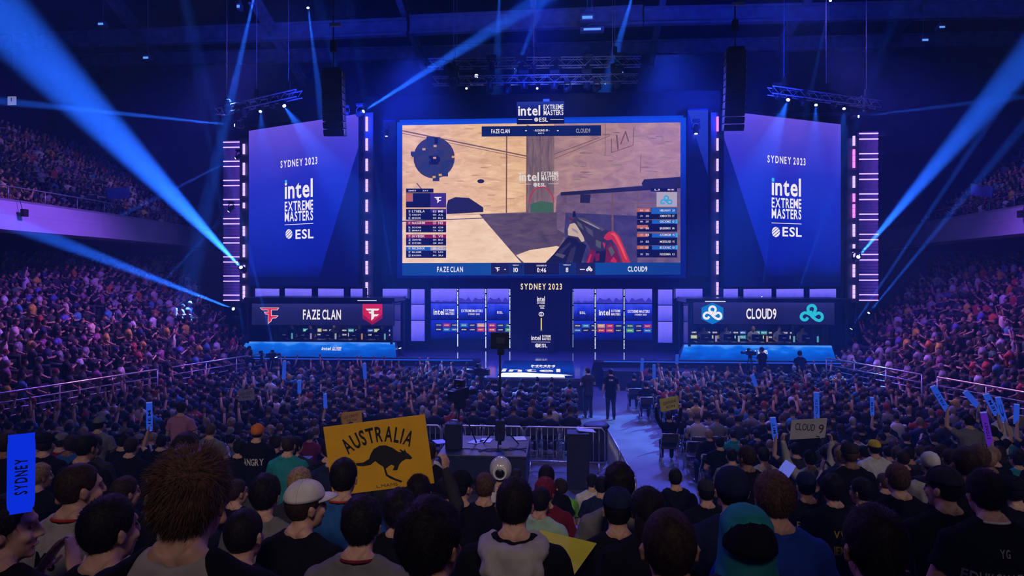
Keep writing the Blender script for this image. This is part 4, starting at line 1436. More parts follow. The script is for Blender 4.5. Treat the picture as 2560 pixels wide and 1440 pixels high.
    c = Thing('curtain', 'dark pleated curtain at the outer end of the %s booth' % where, 'curtain', (xo, 33.6, STZ))
    c.part('cloth', m, [mat('grey_blue_curtain', (0.10, 0.10, 0.16), 0.8)])
    c.part('track', MB().bb(*sorted((xo, xo - s * 1.7)), 33.58, 33.62, 2.68, 2.72), [M_BLK])
    # desk and the five places
    d = Thing('player_desk', 'long black gaming desk inside the %s booth' % where, 'desk', (s * 10.4, 32.5, STZ))
    dx = sorted((s * 7.3, s * 13.0))
    d.part('desktop', MB().bb(dx[0], dx[1], 32.15, 32.85, 1.88, 1.92, 0, 0.01), [M_BLK])
    for x in (dx[0] + 0.1, (dx[0] + dx[1]) / 2, dx[1] - 0.1):
        d.part('leg', MB().bb(x - 0.04, x + 0.04, 32.25, 32.75, STZ + 0.05, 1.88), [M_BLK])
    xs = (711, 758, 819.5, 885, 942) if s < 0 else (1766, 1822.5, 1893, 1960, 2019)
    BOOTH[s] = []
    for k, x in enumerate(xs):
        xw = pix(x, 850, Y=32.4).x
        BOOTH[s].append(xw)
        mo = Thing('monitor', 'black gaming monitor seen from behind, %s from the outer end of the %s booth' % (('first', 'second', 'third', 'fourth', 'fifth')[k if s < 0 else 4 - k], where), 'monitor', (xw, 32.4, 1.92), 'monitors in the booths')
        mo.part('shell', MB().box((xw, 32.40, 2.14), (0.50, 0.05, 0.30), 0, None, 0.015), [M_DARK])
        mo.part('screen', MB().box((xw, 32.428, 2.14), (0.47, 0.004, 0.27)), [M_SCREENON])
        mo.part('stand', MB().bb(xw - 0.03, xw + 0.03, 32.34, 32.38, 1.93, 2.08).bb(xw - 0.12, xw + 0.12, 32.28, 32.48, 1.92, 1.935), [M_DARK])
        mo.part('back_mark', MB().box((xw, 32.372, 2.13), (0.16, 0.004, 0.012)), [glow('pale_mark', (0.35, 0.35, 0.5), 0.6)])
        pc = Thing('computer', 'lit computer tower beside a monitor, %s from the outer end of the %s booth' % (('first', 'second', 'third', 'fourth', 'fifth')[k if s < 0 else 4 - k], where), 'computer', (xw + 0.42, 32.4, 1.92), 'computers in the booths')
        pc.part('case', MB().box((xw + 0.42, 32.45, 2.09), (0.12, 0.3, 0.34), 0, None, 0.01), [M_DARK])
        cc = ((0.1, 0.5, 0.6), (0.5, 0.35, 0.6), (0.5, 0.6, 0.7), (0.6, 0.3, 0.15), (0.2, 0.5, 0.6))[(k + (s > 0)) % 5]
        pc.part('lit_panel', MB().box((xw + 0.42, 32.297, 2.09), (0.085, 0.004, 0.28)), [glow('case_glow_%d' % ((k + (s > 0)) % 5), cc, 0.6)])
    spot_light('booth_lamp', (s * 10.2, 32.6, 3.72), (s * 10.2, 33.2, 2.0), 150, 60, (0.7, 0.7, 1.0), 1.0, 0.3)

# ---------------------------------------------------------------- trusses over the stage


def truss(p0, p1, w, name, label):
    p0, p1 = Vector(p0), Vector(p1)
    ax = (p1 - p0).normalized()
    side = ax.cross(Vector((0, 0, 1))).normalized()
    up = side.cross(ax)
    L_ = (p1 - p0).length
    t = Thing(name, label, 'truss', (p0 + p1) / 2, 'lighting trusses')
    for a in (-1, 1):
        for b in (-1, 1):
            o = side * a * w / 2 + up * b * w / 2
            t.part('chord', MB().tube([p0 + o, p1 + o], 0.03, 6), [M_TRUSS])
    m = MB()
    n = int(L_ / (w * 1.1))
    for k in range(n):
        q0, q1 = p0 + ax * (L_ * k / n), p0 + ax * (L_ * (k + 1) / n)
        for (o0, o1) in (((-1, -1), (-1, 1)), ((1, -1), (1, 1)), ((-1, -1), (1, -1)), ((-1, 1), (1, 1))):
            a, b = (o0, o1) if k % 2 else (o1, o0)
            m.tube([q0 + side * a[0] * w / 2 + up * a[1] * w / 2, q1 + side * b[0] * w / 2 + up * b[1] * w / 2], 0.014, 5)
    t.part('lacing', m, [M_TRUSS])
    for f in (0.12, 0.5, 0.88):
        q = p0 + ax * L_ * f
        t.part('hanging_cable', MB().tube([q + up * w / 2, (q.x, q.y, 27)], 0.012, 5), [M_TRUSS])
        t.part('chain_motor', MB().box(q + up * (w / 2 + 0.35), (0.2, 0.2, 0.4), 0, None, 0.04), [M_DARK])
    return t


truss(pix(1072, 160, D=35), pix(1602, 154, D=34.2), 0.42, 'lighting_truss', 'rear lighting truss above the main screen, the higher of two')
truss(pix(1082, 203, D=34), pix(1594, 196, D=33.2), 0.36, 'lighting_truss', 'front lighting truss above the main screen, the lower of two')
truss(pix(545, 280, D=37.5), pix(748, 234, D=34), 0.36, 'lighting_truss', 'sloping lighting truss above the left event screen')
truss(pix(1925, 226, D=33.5), pix(2196, 262, D=36.0), 0.36, 'lighting_truss', 'sloping lighting truss above the right event screen')

# hanging line arrays
for s, (xa, xb, y0, y1) in ((-1, (808, 859, 180, 338)), (1, (1813, 1862, 128, 323))):
    D = 29.5
    c0, c1 = pix((xa + xb) / 2, y0, D=D), pix((xa + xb) / 2, y1, D=D)
    n = 9 if s < 0 else 11
    w = (xb - xa) / FPX * D
    t = Thing('line_array', 'tall black hanging loudspeaker column in front of the %s event screen' % ('left' if s < 0 else 'right'), 'loudspeaker', (c0.x, c0.y, c1.z), None)
    h = (c0.z - c1.z) / n
    for k in range(n):
        bend = 0.004 * k * k
        R = Matrix.Rotation(math.radians(1.2 * k), 3, 'X')
        c = Vector((c0.x, c0.y + bend, c0.z - (k + 0.5) * h))
        t.part('cabinet', MB().box(c, (w, 0.55, h * 0.93), 0, R, 0.03), [M_DARK])
        for sx in (-1, 1):
            t.part('side_hardware', MB().box(c + Vector((sx * (w / 2 + 0.01), -0.2, 0)), (0.02, 0.06, h * 0.6), 0, R), [M_TRUSS])
    t.part('flying_frame', MB().bb(c0.x - w * 0.4, c0.x + w * 0.4, c0.y - 0.3, c0.y + 0.3, c0.z, c0.z + 0.12), [M_DARK])
    t.part('chain', MB().tube([(c0.x, c0.y, c0.z + 0.1), (c0.x, c0.y, 27)], 0.03, 6), [M_DARK])
    t.part('motor', MB().box((c0.x, c0.y, c0.z + 1.1), (0.25, 0.25, 0.5), 0, None, 0.05), [M_DARK])
    t.part('clamp', MB().box((c0.x + 0.12, c0.y - 0.1, c0.z + 2.0), (0.5, 0.12, 0.16), 0, None, 0.03), [M_TRUSS])

# ---------------------------------------------------------------- moving lamps and their beams
M_HEAD = mat('moving_head_plastic', (0.03, 0.03, 0.035), 0.4)


def lamp_head(p, direction, label, lit=True, size=0.22, hang=True, group='moving head lamps', lens=None):
    """A moving-head lamp: base, yoke and a barrel that points along direction; p is the lens."""
    p, d = Vector(p), Vector(direction).normalized()
    c = p - d * size * 1.2
    R = d.to_track_quat('Z', 'Y').to_matrix()
    t = Thing('moving_lamp', label, 'stage light', c, group)
    k = size
    t.part('barrel', MB().lathe([(k * .35, -k * 1.1), (k * .62, -k * .9), (k * .66, -k * .1), (k * .55, k * .55), (k * .62, k * 1.12)], c, 14, 0, R), [M_HEAD])
    t.part('lens', MB().lathe([(k * .20, k * 1.12), (k * .36, k * 1.14), (k * .2, k * 1.2)], c, 14, 0, R), [lens or (M_LENS if lit else M_DARK)])
    up = 1 if hang else -1
    m = MB()
    yy = [c + Vector((-k * .85, 0, 0)), c + Vector((-k * .85, 0, up * k * 1.0)), c + Vector((-k * .4, 0, up * k * 1.5)), c + Vector((k * .4, 0, up * k * 1.5)), c + Vector((k * .85, 0, up * k)), c + Vector((k * .85, 0, 0))]
    m.tube(yy, k * .16, 6)
    t.part('yoke', m, [M_HEAD])
    t.part('base', MB().box(c + Vector((0, 0, up * k * 1.85)), (k * 1.7, k * 1.2, k * .7), 0, None, k * .12), [M_HEAD])
    return t


# (source pixel, distance) -> (pixel it points at, distance), cone, power, where it sits
BEAMS = [
    ((602, 668), 37.0, (0, 40), 20.0, 6.6, 7500, 'on the left louvred wall, aimed up over the crowd', 0.25),
    ((583, 772), 36.0, (-120, 500), 22.0, 3.2, 6000, 'at the foot of the left louvred wall', 0.22),
    ((586, 313), 37.0, (-200, 232), 30.0, 2.6, 4500, 'above the left louvred wall', 0.22),
    ((588, 396), 37.4, (380, 500), 36.0, 1.9, 2200, 'high on the left louvred wall', 0.18),
    ((571, 529), 37.4, (330, 790), 36.0, 1.9, 1500, 'halfway up the left louvred wall', 0.18),
    ((909, 278), 34.0, (1380, -20), 27.0, 4.4, 3000, 'on top of the inner left tower', 0.22),
    ((1271, 222), 33.8, (1335, 60), 38.0, 3.6, 800, 'third lit one on the front truss, aimed upward', 0.2),
    ((2146, 642), 36.0, (2640, 60), 20.0, 4.4, 5200, 'on the right louvred wall, aimed up over the crowd', 0.25),
    ((2128, 822), 35.6, (2330, 520), 34.0, 2.0, 2400, 'low beside the outer right tower', 0.18),
    ((2172, 782), 36.5, (2310, 615), 33.0, 2.4, 2000, 'on the foot of the right louvred wall', 0.16),
    ((2147, 291), 36.0, (2700, 225), 28.0, 2.6, 1100, 'above the outer right tower', 0.2),
    ((711, 265), 34.6, (757, 330), 33.5, 20, 130, 'bright one on the left sloping truss', 0.24),
    ((651, 279), 35.5, (655, 320), 34.5, 17, 45, 'middle one on the left sloping truss', 0.2),
    ((1970, 250), 34.0, (1950, 300), 33.0, 20, 130, 'bright one on the right sloping truss', 0.24),
    ((2040, 263), 34.6, (2038, 310), 33.8, 19, 55, 'second one on the right sloping truss', 0.2),
    ((2110, 272), 35.2, (2108, 320), 34.4, 19, 40, 'third one on the right sloping truss', 0.2),
    ((1426, 218), 33.5, (1560, 120), 36.0, 3.5, 130, 'fifth lit one on the front truss', 0.2),
    ((1500, 217), 33.3, (1660, 130), 36.0, 3.5, 130, 'lit one near the right end of the front truss', 0.2),
    ((1740, 335), 34.0, (1738, 560), 33.0, 3.0, 120, 'on the panel right of the main screen', 0.22),
    ((966, 341), 34.2, (968, 560), 33.5, 2.2, 120, 'on the panel left of the main screen', 0.16),
    ((2076, 2), 40.0, (2020, 260), 36.5, 2.6, 420, 'under the roof above the right screen', 0.2),
    ((866, 276), 34.4, (820, 100), 40.0, 4.0, 160, 'behind the left speaker column', 0.16),
    # faint beams that rise from the stage floor
    ((690, 893), 31.0, (570, 420), 30.5, 2.2, 1092, 'on the stage edge before the left booth', 0.16),
    ((615, 860), 33.5, (560, 560), 34.5, 2.0, 798, 'beside the outer end of the left booth', 0.16),
    ((765, 850), 33.9, (655, 480), 33.2, 2.4, 630, 'inside the left booth set, outer', 0.14),
    ((880, 745), 34.2, (770, 470), 33.4, 2.4, 546, 'on the ledge over the left booth', 0.14),
    ((1000, 870), 32.5, (930, 560), 32.0, 2.2, 714, 'at the inner end of the left booth', 0.16),
    ((988, 742), 34.0, (960, 560), 33.0, 2.4, 462, 'on the ledge left of the screen wall', 0.14),
    ((1905, 742), 33.6, (1930, 480), 32.8, 2.4, 546, 'on the ledge over the right booth', 0.14),
    ((1850, 742), 33.6, (1905, 520), 32.8, 2.4, 504, 'on the ledge at the inner right', 0.14),
    ((1990, 745), 34.2, (2075, 500), 33.4, 2.4, 546, 'on the ledge at the outer right', 0.14),
    ((2037, 868), 31.8, (2095, 740), 32.0, 2.2, 630, 'at the outer end of the right booth', 0.16),
    ((1845, 850), 33.4, (1900, 640), 32.8, 2.2, 546, 'inside the right booth set', 0.14),
    ((1722, 880), 32.5, (1745, 540), 32.5, 2.2, 630, 'at the inner end of the right booth', 0.14),
    ((1200, 880), 34.3, (1198, 700), 34.0, 2.4, 294, 'at the foot of the left screen wall', 0.12),
    ((1070, 690), 34.0, (1040, 760), 33.5, 8, 14, 'under the main screen on the left', 0.12),
    ((1250, -40), 40.0, (1245, 90), 42.0, 9, 260, 'in the roof above the main screen', 0.2),
    ((640, -30), 38.0, (560, 330), 36.0, 4.5, 1764, 'in the roof above the left tower', 0.2),
    ((770, 20), 40.0, (800, 250), 37.0, 4.0, 1260, 'in the roof above the left speaker column', 0.2),
    ((1590, -40), 42.0, (1540, 130), 41.0, 7.5, 840, 'in the roof right of the middle girder', 0.2),
]
K_BEAM = 600.0
for (sx, sy), D0, (ex, ey), D1, ang, pw, where, size in BEAMS:
    a, b = pix(sx, sy, D=D0), pix(ex, ey, D=D1)
    d = (b - a).normalized()
    lamp_head(a, d, 'lit moving lamp ' + where, True, size, True if a.z > 4.6 else False)
    l = spot_light('beam', a + d * 0.06, b, ang, pw * K_BEAM, (0.08, 0.27, 1.0), 0.75, 0.05)
# unlit moving heads on the trusses
for k, (x, y, D) in enumerate(((1121, 189, 34.5), (1228, 186, 34.5), (1304, 188, 34.4), (1388, 186, 34.3), (1470, 184, 34.2), (1553, 182, 34.1), (1131, 229, 33.6), (1224, 228, 33.6), (1311, 226, 33.5), (1385, 226, 33.4), (1467, 224, 33.3), (1545, 222, 33.2))):
    lamp_head(pix(x, y, D=D), (0.1 * ((k % 3) - 1), -0.35, -1), 'unlit moving lamp %s from the left on the %s truss above the main screen' % (('first', 'second', 'third', 'fourth', 'fifth', 'sixth')[k % 6], ('rear', 'front')[k > 5]), False, 0.30, True, lens=M_LENS_DIM if k < 6 and k % 2 else None)
lamp_head(pix(1191, 190, D=34.5), (0.0, -1, -0.3), 'bright white lamp facing the crowd on the rear truss', True, 0.26)
for k, (x, y, D) in enumerate(((1166, 221, 33.6), (1343, 221, 33.5))):
    lamp_head(pix(x, y, D=D), (-0.2, -1, -0.3), 'small lit lamp on the front truss, %s pair' % (('outer of the left', 'inner of the right')[k]), True, 0.14)
for k, (x, y, D) in enumerate(((566, 285, 36.5), (610, 290, 36), (596, 300, 36), (680, 268, 35))):
    lamp_head(pix(x, y, D=D), (0.1, -0.4, -1), 'unlit lamp %s from the outer end of the left sloping truss' % (('first', 'third', 'second', 'fourth')[k]), False, 0.24)
for k, (x, y, D) in enumerate(((1946, 246, 33.5), (2010, 262, 34), (2085, 268, 35), (2165, 276, 35.7))):
    lamp_head(pix(x, y, D=D), (0.1, -0.4, -1), 'unlit lamp %s from the inner end of the right sloping truss' % (('first', 'second', 'third', 'fourth')[k]), False, 0.24)

# ---------------------------------------------------------------- people: prototypes
from mathutils import noise as mnoise
from mathutils.bvhtree import BVHTree
from mathutils import Euler

SKIN = [mat('skin_light', (0.50, 0.30, 0.22), 0.55, noise=0.08), mat('skin_tan', (0.38, 0.21, 0.14), 0.55, noise=0.08), mat('skin_brown', (0.20, 0.10, 0.06), 0.55, noise=0.08)]
M_EYE = mat('eye_dark', (0.03, 0.02, 0.02), 0.2)
M_LIP = mat('lip', (0.34, 0.13, 0.11), 0.5)


def hair_mat(name, c):
    m = mat(name, c, 0.62, noise=0.5, scale=70, bump=0.12, spec=0.12)
    return m


HAIR = {'black': hair_mat('hair_black', (0.010, 0.008, 0.008)), 'dark brown': hair_mat('hair_dark_brown', (0.028, 0.016, 0.011)), 'brown': hair_mat('hair_brown', (0.075, 0.042, 0.026)), 'fair': hair_mat('hair_fair', (0.26, 0.17, 0.09)), 'red': hair_mat('hair_red', (0.16, 0.015, 0.03)), 'grey': hair_mat('hair_grey', (0.16, 0.15, 0.15))}


def cloth(name, c, r=0.9):
    return mat(name, c, r, noise=0.18, scale=9, bump=0.25, spec=0.08)


SHIRT = {'black': (0.008, 0.008, 0.010), 'charcoal': (0.028, 0.028, 0.034), 'navy': (0.014, 0.02, 0.06), 'grey': (0.16, 0.16, 0.17), 'pale grey': (0.34, 0.33, 0.33), 'white': (0.55, 0.54, 0.55), 'royal blue': (0.015, 0.05, 0.32), 'teal': (0.02, 0.22, 0.24), 'maroon': (0.16, 0.015, 0.03), 'mint': (0.32, 0.50, 0.40), 'lime green': (0.20, 0.62, 0.05), 'pink': (0.42, 0.18, 0.28), 'olive': (0.08, 0.08, 0.03), 'yellow': (0.55, 0.40, 0.04), 'blue': (0.02, 0.10, 0.30), 'red': (0.40, 0.03, 0.03), 'orange': (0.60, 0.16, 0.02)}
CLOTH = {k: cloth('cloth_' + k.replace(' ', '_'), v) for k, v in SHIRT.items()}
M_TROUSER = cloth('dark_denim', (0.02, 0.024, 0.04))
M_SHOE = mat('dark_shoe', (0.02, 0.02, 0.022), 0.5)


def remesh(name, mb, voxel, smooth=3, wrinkle=0.0, wfreq=9.0):
    me = mb.mesh(name + '_raw', [])
    o = bpy.data.objects.new(name + '_raw', me)
    COL.objects.link(o)
    r = o.modifiers.new('r', 'REMESH')
    r.mode = 'VOXEL'
    r.voxel_size = voxel
    s_ = o.modifiers.new('s', 'SMOOTH')
    s_.iterations = smooth
    s_.factor = 0.5
    dg = bpy.context.evaluated_depsgraph_get()
    out = bpy.data.meshes.new_from_object(o.evaluated_get(dg))
    out.name = name
    bpy.data.objects.remove(o)
    bpy.data.meshes.remove(me)
    if wrinkle:
        for v in out.vertices:
            p = v.co
            k = mnoise.noise(Vector((p.x * wfreq, p.y * wfreq, p.z * wfreq * 0.7 + 3 * math.sin(p.x * 9)))) + 0.5 * mnoise.noise(p * wfreq * 2.3)
            v.co = p + v.normal * k * wrinkle
    out.polygons.foreach_set('use_smooth', [True] * len(out.polygons))
    out.update()
    return out


def rings(mb, rs, n=16, power=2.4, mi=0):
    """A closed loft of super-ellipse rings (centre, half width, half depth)."""
    vs, fs = [], []
    for (c, rx, ry) in rs:
        c = Vector(c)
        for j in range(n):
            w = 2 * PI * j / n
            cw, sw = math.cos(w), math.sin(w)
            k = (abs(cw) ** power + abs(sw) ** power) ** (-1.0 / power)
            vs.append(c + Vector((rx * cw * k, ry * sw * k, 0)))
    for i in range(len(rs) - 1):
        for j in range(n):
            j2 = (j + 1) % n
            fs.append((i * n + j, i * n + j2, (i + 1) * n + j2, (i + 1) * n + j))
    fs.append(tuple(range(n - 1, -1, -1)))
    fs.append(tuple((len(rs) - 1) * n + j for j in range(n)))
    mb.add(vs, fs, mi, True)


def limb(mb, pts, rr, n=10):
    mb.tube(pts, rr, n)
    for p, r in zip(pts, rr):
        mb.ball(p, r * 0.995, 0, 10, 8)


def hand(mb, wrist, direction, palm_n, curl=0.5, side=1):
    """Palm, four fingers of different lengths and a thumb from the palm's side."""
    d = Vector(direction).normalized()
    n = Vector(palm_n)
    n = (n - d * n.dot(d)).normalized()
    x = d.cross(n) * side
    R = Matrix((x, d, n)).transposed()
    w = Vector(wrist)
    mb.ball(w + d * 0.048, (0.040, 0.052, 0.017), 0, 12, 8, R)
    for k, (off, L_) in enumerate(((-0.029, 0.058), (-0.010, 0.074), (0.010, 0.080), (0.029, 0.072))):
        p0 = w + d * 0.085 + x * off
        a1 = curl * 0.7
        d1 = d * math.cos(a1) + n * math.sin(a1)
        a2 = curl * 1.7
        d2 = d * math.cos(a2) + n * math.sin(a2)
        a3 = curl * 2.6
        d3 = d * math.cos(a3) + n * math.sin(a3)
        p1 = p0 + d1 * L_ * 0.45
        p2 = p1 + d2 * L_ * 0.32
        p3 = p2 + d3 * L_ * 0.25
        mb.tube([p0 - d * 0.02, p0, p1, p2, p3], [0.010, 0.0098, 0.0092, 0.0085, 0.007], 7)
        mb.ball(p3, 0.007, 0, 7, 5)
    t0 = w + d * 0.028 + x * 0.034
    td = (x * 0.75 + d * 0.6 + n * 0.25 * (0.5 + curl)).normalized()
    t1 = t0 + td * 0.036
    t2 = t1 + (td * 0.5 + d * 0.6 + n * 0.5 * curl).normalized() * 0.032
    mb.tube([t0 - td * 0.02, t0, t1, t2], [0.013, 0.0125, 0.0105, 0.0085], 7)
    mb.ball(t2, 0.0085, 0, 7, 5)


def head_parts(mb, M):
    def T(p):
        return M @ Vector(p)
    R = M.to_3x3()
    mb.ball(T((0, -0.012, 0.022)), (0.077, 0.098, 0.097), 0, 20, 14, R)
    mb.ball(T((0, 0.028, -0.045)), (0.060, 0.064, 0.078), 0, 16, 12, R)
    mb.ball(T((0, 0.066, -0.100)), (0.026, 0.022, 0.018), 0, 10, 8, R)
    mb.ball(T((0, 0.076, 0.030)), (0.050, 0.020, 0.013), 0, 12, 8, R)
    for s in (-1, 1):
        mb.ball(T((s * 0.040, 0.062, -0.030)), (0.022, 0.026, 0.022), 0, 10, 8, R)
        mb.ball(T((s * 0.080, -0.006, -0.012)), (0.009, 0.019, 0.030), 0, 10, 8, R @ Matrix.Rotation(s * 0.35, 3, 'Z'))
        mb.ball(T((s * 0.084, -0.014, 0.004)), (0.009, 0.016, 0.018), 0, 10, 8, R @ Matrix.Rotation(s * 0.5, 3, 'Z'))
    mb.tube([T((0, 0.086, 0.022)), T((0, 0.104, -0.012)), T((0, 0.110, -0.030))], [0.008, 0.010, 0.013], 8)
    mb.ball(T((0, 0.108, -0.032)), (0.018, 0.012, 0.010), 0, 10, 8, R)


def add_face(me, M):
    """Eyes and mouth as small islands with materials of their own on the finished body."""
    mb = MB()
    R = M.to_3x3()
    for s in (-1, 1):
        mb.ball(M @ Vector((s * 0.031, 0.078, 0.006)), (0.012, 0.008, 0.006), 1, 10, 8, R)
    mb.ball(M @ Vector((0, 0.088, -0.066)), (0.024, 0.010, 0.006), 2, 10, 8, R)
    f = mb.mesh('face', [])
    bm = bmesh.new()
    bm.from_mesh(me)
    bm.from_mesh(f)
    bm.to_mesh(me)
    bm.free()
    bpy.data.meshes.remove(f)


POSES = {}


def arm_joints(kind, s):
    """Elbow, wrist, hand direction, palm normal, curl for one arm of a seated or standing figure, relative to shoulder height 1.02."""
    if kind == 'lap':
        return (0.275 * s, 0.03, 0.75), (0.15 * s, 0.25, 0.63), (-0.6 * s, 0.7, -0.25), (-0.1 * s, -0.2, -1), 0.45
    if kind == 'clap':
        return (0.29 * s, 0.10, 0.78), (0.075 * s, 0.28, 0.96), (-0.35 * s, 0.45, 0.8), (-1 * s, 0.1, -0.3), 0.12
    if kind == 'raise':
        return (0.34 * s, 0.07, 1.13), (0.30 * s, 0.13, 1.39), (-0.05 * s, 0.25, 0.95), (-0.9 * s, 0.4, 0), 1.0
    if kind == 'high':
        return (0.31 * s, 0.06, 1.24), (0.36 * s, 0.12, 1.50), (0.05 * s, 0.2, 0.95), (-0.9 * s, 0.3, 0), 0.9
    if kind == 'hang':
        return (0.26 * s, -0.03, 0.73), (0.27 * s, 0.06, 0.48), (0, 0.15, -1), (-1 * s, 0, 0), 0.4
    if kind == 'fold':
        return (0.27 * s, 0.02, 0.77), (0.04 * s, 0.20, 0.80), (-0.9 * s, 0.1, 0.1), (0, -1, 0), 0.3
    return kind


def make_pose(name, left='lap', right='lap', yaw=0.0, pitch=0.0, stand=False, long_sleeve=False, voxel=0.0095, tilt=0.0):
    """Meshes of one pose: body, shirt, trousers and shoes, and the head's matrix; origin on the floor under the hips, facing +Y."""
    dz = 0.40 if stand else 0.0
    HM = Matrix.Translation((0, 0.035, 1.235 + dz)) @ Euler((pitch, tilt, yaw)).to_matrix().to_4x4()
    up = Vector((0, 0, dz))
    b, sh, tr = MB(), MB(), MB()
    head_parts(b, HM)
    limb(b, [HM @ Vector((0, -0.015, -0.05)), Vector((0, -0.012, 1.10 + dz)), Vector((0, -0.005, 1.03 + dz))], [0.056, 0.058, 0.075])
    torso = [((0, 0.0, 0.44), 0.155, 0.115), ((0, -0.01, 0.54), 0.170, 0.125), ((0, -0.015, 0.66), 0.155, 0.112), ((0, -0.012, 0.78), 0.160, 0.115), ((0, -0.005, 0.90), 0.178, 0.122), ((0, -0.008, 0.985), 0.186, 0.108), ((0, -0.012, 1.04), 0.150, 0.085), ((0, -0.012, 1.075), 0.085, 0.068)]
    rings(b, [(Vector(c) + up, x, y) for c, x, y in torso])
    rings(sh, [(Vector(c) + up, x + 0.018, y + 0.018) for c, x, y in ([((0, -0.0, 0.50 if not stand else 0.40), 0.168, 0.125)] + torso[2:] + [((0, -0.022, 1.098), 0.064, 0.060)])])
    for s in (-1, 1):
        tz = [Vector((0.02 * s, -0.035, 1.135 + dz)), Vector((0.075 * s, -0.03, 1.075 + dz)), Vector((0.15 * s, -0.015, 1.02 + dz))]
        b.tube(tz, [0.040, 0.040, 0.044], 10)
        sh.tube([tz[0].lerp(tz[1], 0.55), tz[1], tz[2]], [0.056, 0.060, 0.066], 12)
        sh.ball(tz[1], 0.060, 0, 12, 8)
    for k in range(14):
        w = 2 * PI * k / 14
        sh.ball(Vector((0.074 * math.cos(w), -0.014 + 0.072 * math.sin(w), 1.098 + dz + 0.014 * -math.sin(w))), 0.013, 0, 8, 6)
    for s, kind in ((-1, left), (1, right)):
        el, wr, hd, pn, curl = arm_joints(kind, s)
        S_ = Vector((0.185 * s, -0.005, 1.00)) + up
        E, W = Vector(el) + up, Vector(wr) + up
        limb(b, [S_, S_.lerp(E, 0.5), E, E.lerp(W, 0.35), W], [0.056, 0.048, 0.039, 0.041, 0.027])
        hand(b, W, hd, pn, curl, -s)
        if long_sleeve:
            limb(sh, [S_, S_.lerp(E, 0.5), E, E.lerp(W, 0.4), E.lerp(W, 0.95)], [0.074, 0.064, 0.055, 0.055, 0.040])
        else:
            limb(sh, [S_, S_.lerp(E, 0.4)], [0.073, 0.064])
            q, ax = S_.lerp(E, 0.62), (E - S_).normalized()
            sh.tube([S_.lerp(E, 0.35), q], [0.066, 0.070], 12)
    for s in (-1, 1):
        H = Vector((0.095 * s, 0.0, 0.53)) + up
        if stand:
            K, A = Vector((0.10 * s, 0.02, 0.50)), Vector((0.11 * s, -0.02, 0.09))
        else:
            K, A = Vector((0.14 * s, 0.42, 0.50)), Vector((0.13 * s, 0.40, 0.09))
        limb(b, [H, H.lerp(K, 0.5), K, K.lerp(A, 0.3), A], [0.088, 0.075, 0.055, 0.055, 0.036])
        limb(tr, [H, H.lerp(K, 0.5), K, K.lerp(A, 0.4), A], [0.106, 0.092, 0.072, 0.068, 0.056])
        limb(b, [A, A + Vector((0.01 * s, 0.06, -0.045)), A + Vector((0.02 * s, 0.15, -0.055))], [0.036, 0.034, 0.026])
    rings(tr, [((0, 0, 0.42 + dz), 0.17, 0.13), ((0, -0.005, 0.54 + dz), 0.186, 0.138), ((0, -0.01, 0.62 + dz), 0.178, 0.132)])
    body = remesh('body', b, voxel, 2)
    add_face(body, HM)
    shirt = remesh('shirt', sh, 0.015, 2, 0.006)
    trousers = remesh('trousers', tr, 0.02, 2, 0.006)
    shoes = []
    for s in (-1, 1):
        m = MB()
        A = Vector((0.11 * s, -0.02, 0.0)) if stand else Vector((0.13 * s, 0.40, 0.0))
        m.ball(A + Vector((0, 0.0, 0.045)), (0.045, 0.055, 0.045), 0, 10, 8)
        m.ball(A + Vector((0.01 * s, 0.10, 0.035)), (0.047, 0.11, 0.035), 0, 12, 8)
        m.box(A + Vector((0.005 * s, 0.07, 0.012)), (0.085, 0.25, 0.024), 0, None, 0.01)
        shoes.append(remesh('shoe', m, 0.014, 1))
    for me, ms in ((body, [SKIN[0], M_EYE, M_LIP]), (shirt, [CLOTH['black']]), (trousers, [M_TROUSER]), (shoes[0], [M_SHOE]), (shoes[1], [M_SHOE])):
        for m in ms:
            me.materials.append(m)
    bm = bmesh.new()
    bm.from_mesh(shirt)
    tree = BVHTree.FromBMesh(bm)
    bm.free()
    POSES[name] = {'body': body, 'shirt': shirt, 'trousers': trousers, 'shoes': shoes, 'HM': HM, 'tree': tree, 'dz': dz, 'wr': {s: Vector(arm_joints(k, s)[1]) + up + Vector(arm_joints(k, s)[2]).normalized() * 0.06 for s, k in ((-1, left), (1, right))}}
    return POSES[name]


make_pose('sit', voxel=0.0085)
make_pose('sit_turn_left', yaw=0.55)
make_pose('sit_turn_right', yaw=-0.5)
make_pose('sit_long', long_sleeve=True, yaw=-0.06)
make_pose('sit_fold', 'fold', 'fold', yaw=0.12, pitch=0.06)
make_pose('sit_down', pitch=-0.18, yaw=-0.15)
make_pose('clap', 'clap', 'clap', yaw=-0.2)
make_pose('profile_clap', 'clap', 'clap', yaw=-1.15, voxel=0.0085)
make_pose('raise_right', 'lap', 'raise')
make_pose('raise_left', 'raise', 'lap', yaw=0.1)
make_pose('high_both', ((-0.30, 0.08, 1.20), (-0.335, 0.14, 1.45), (0.05, 0.05, 1), (0.9, 0.3, 0), 0.9), ((0.30, 0.08, 1.20), (0.335, 0.14, 1.45), (-0.05, 0.05, 1), (-0.9, 0.3, 0), 0.9), long_sleeve=True)
make_pose('sign_right', 'lap', ((0.275, 0.10, 1.13), (0.178, 0.17, 1.37), (-0.12, 0.12, 1), (-0.9, 0.5, 0), 0.8), long_sleeve=True, yaw=0.1, voxel=0.0085)
make_pose('stand', 'hang', 'hang', stand=True)
make_pose('stand_fold', 'fold', 'fold', stand=True, yaw=0.3)

# hair shells, in head coordinates
HAIRS = {}


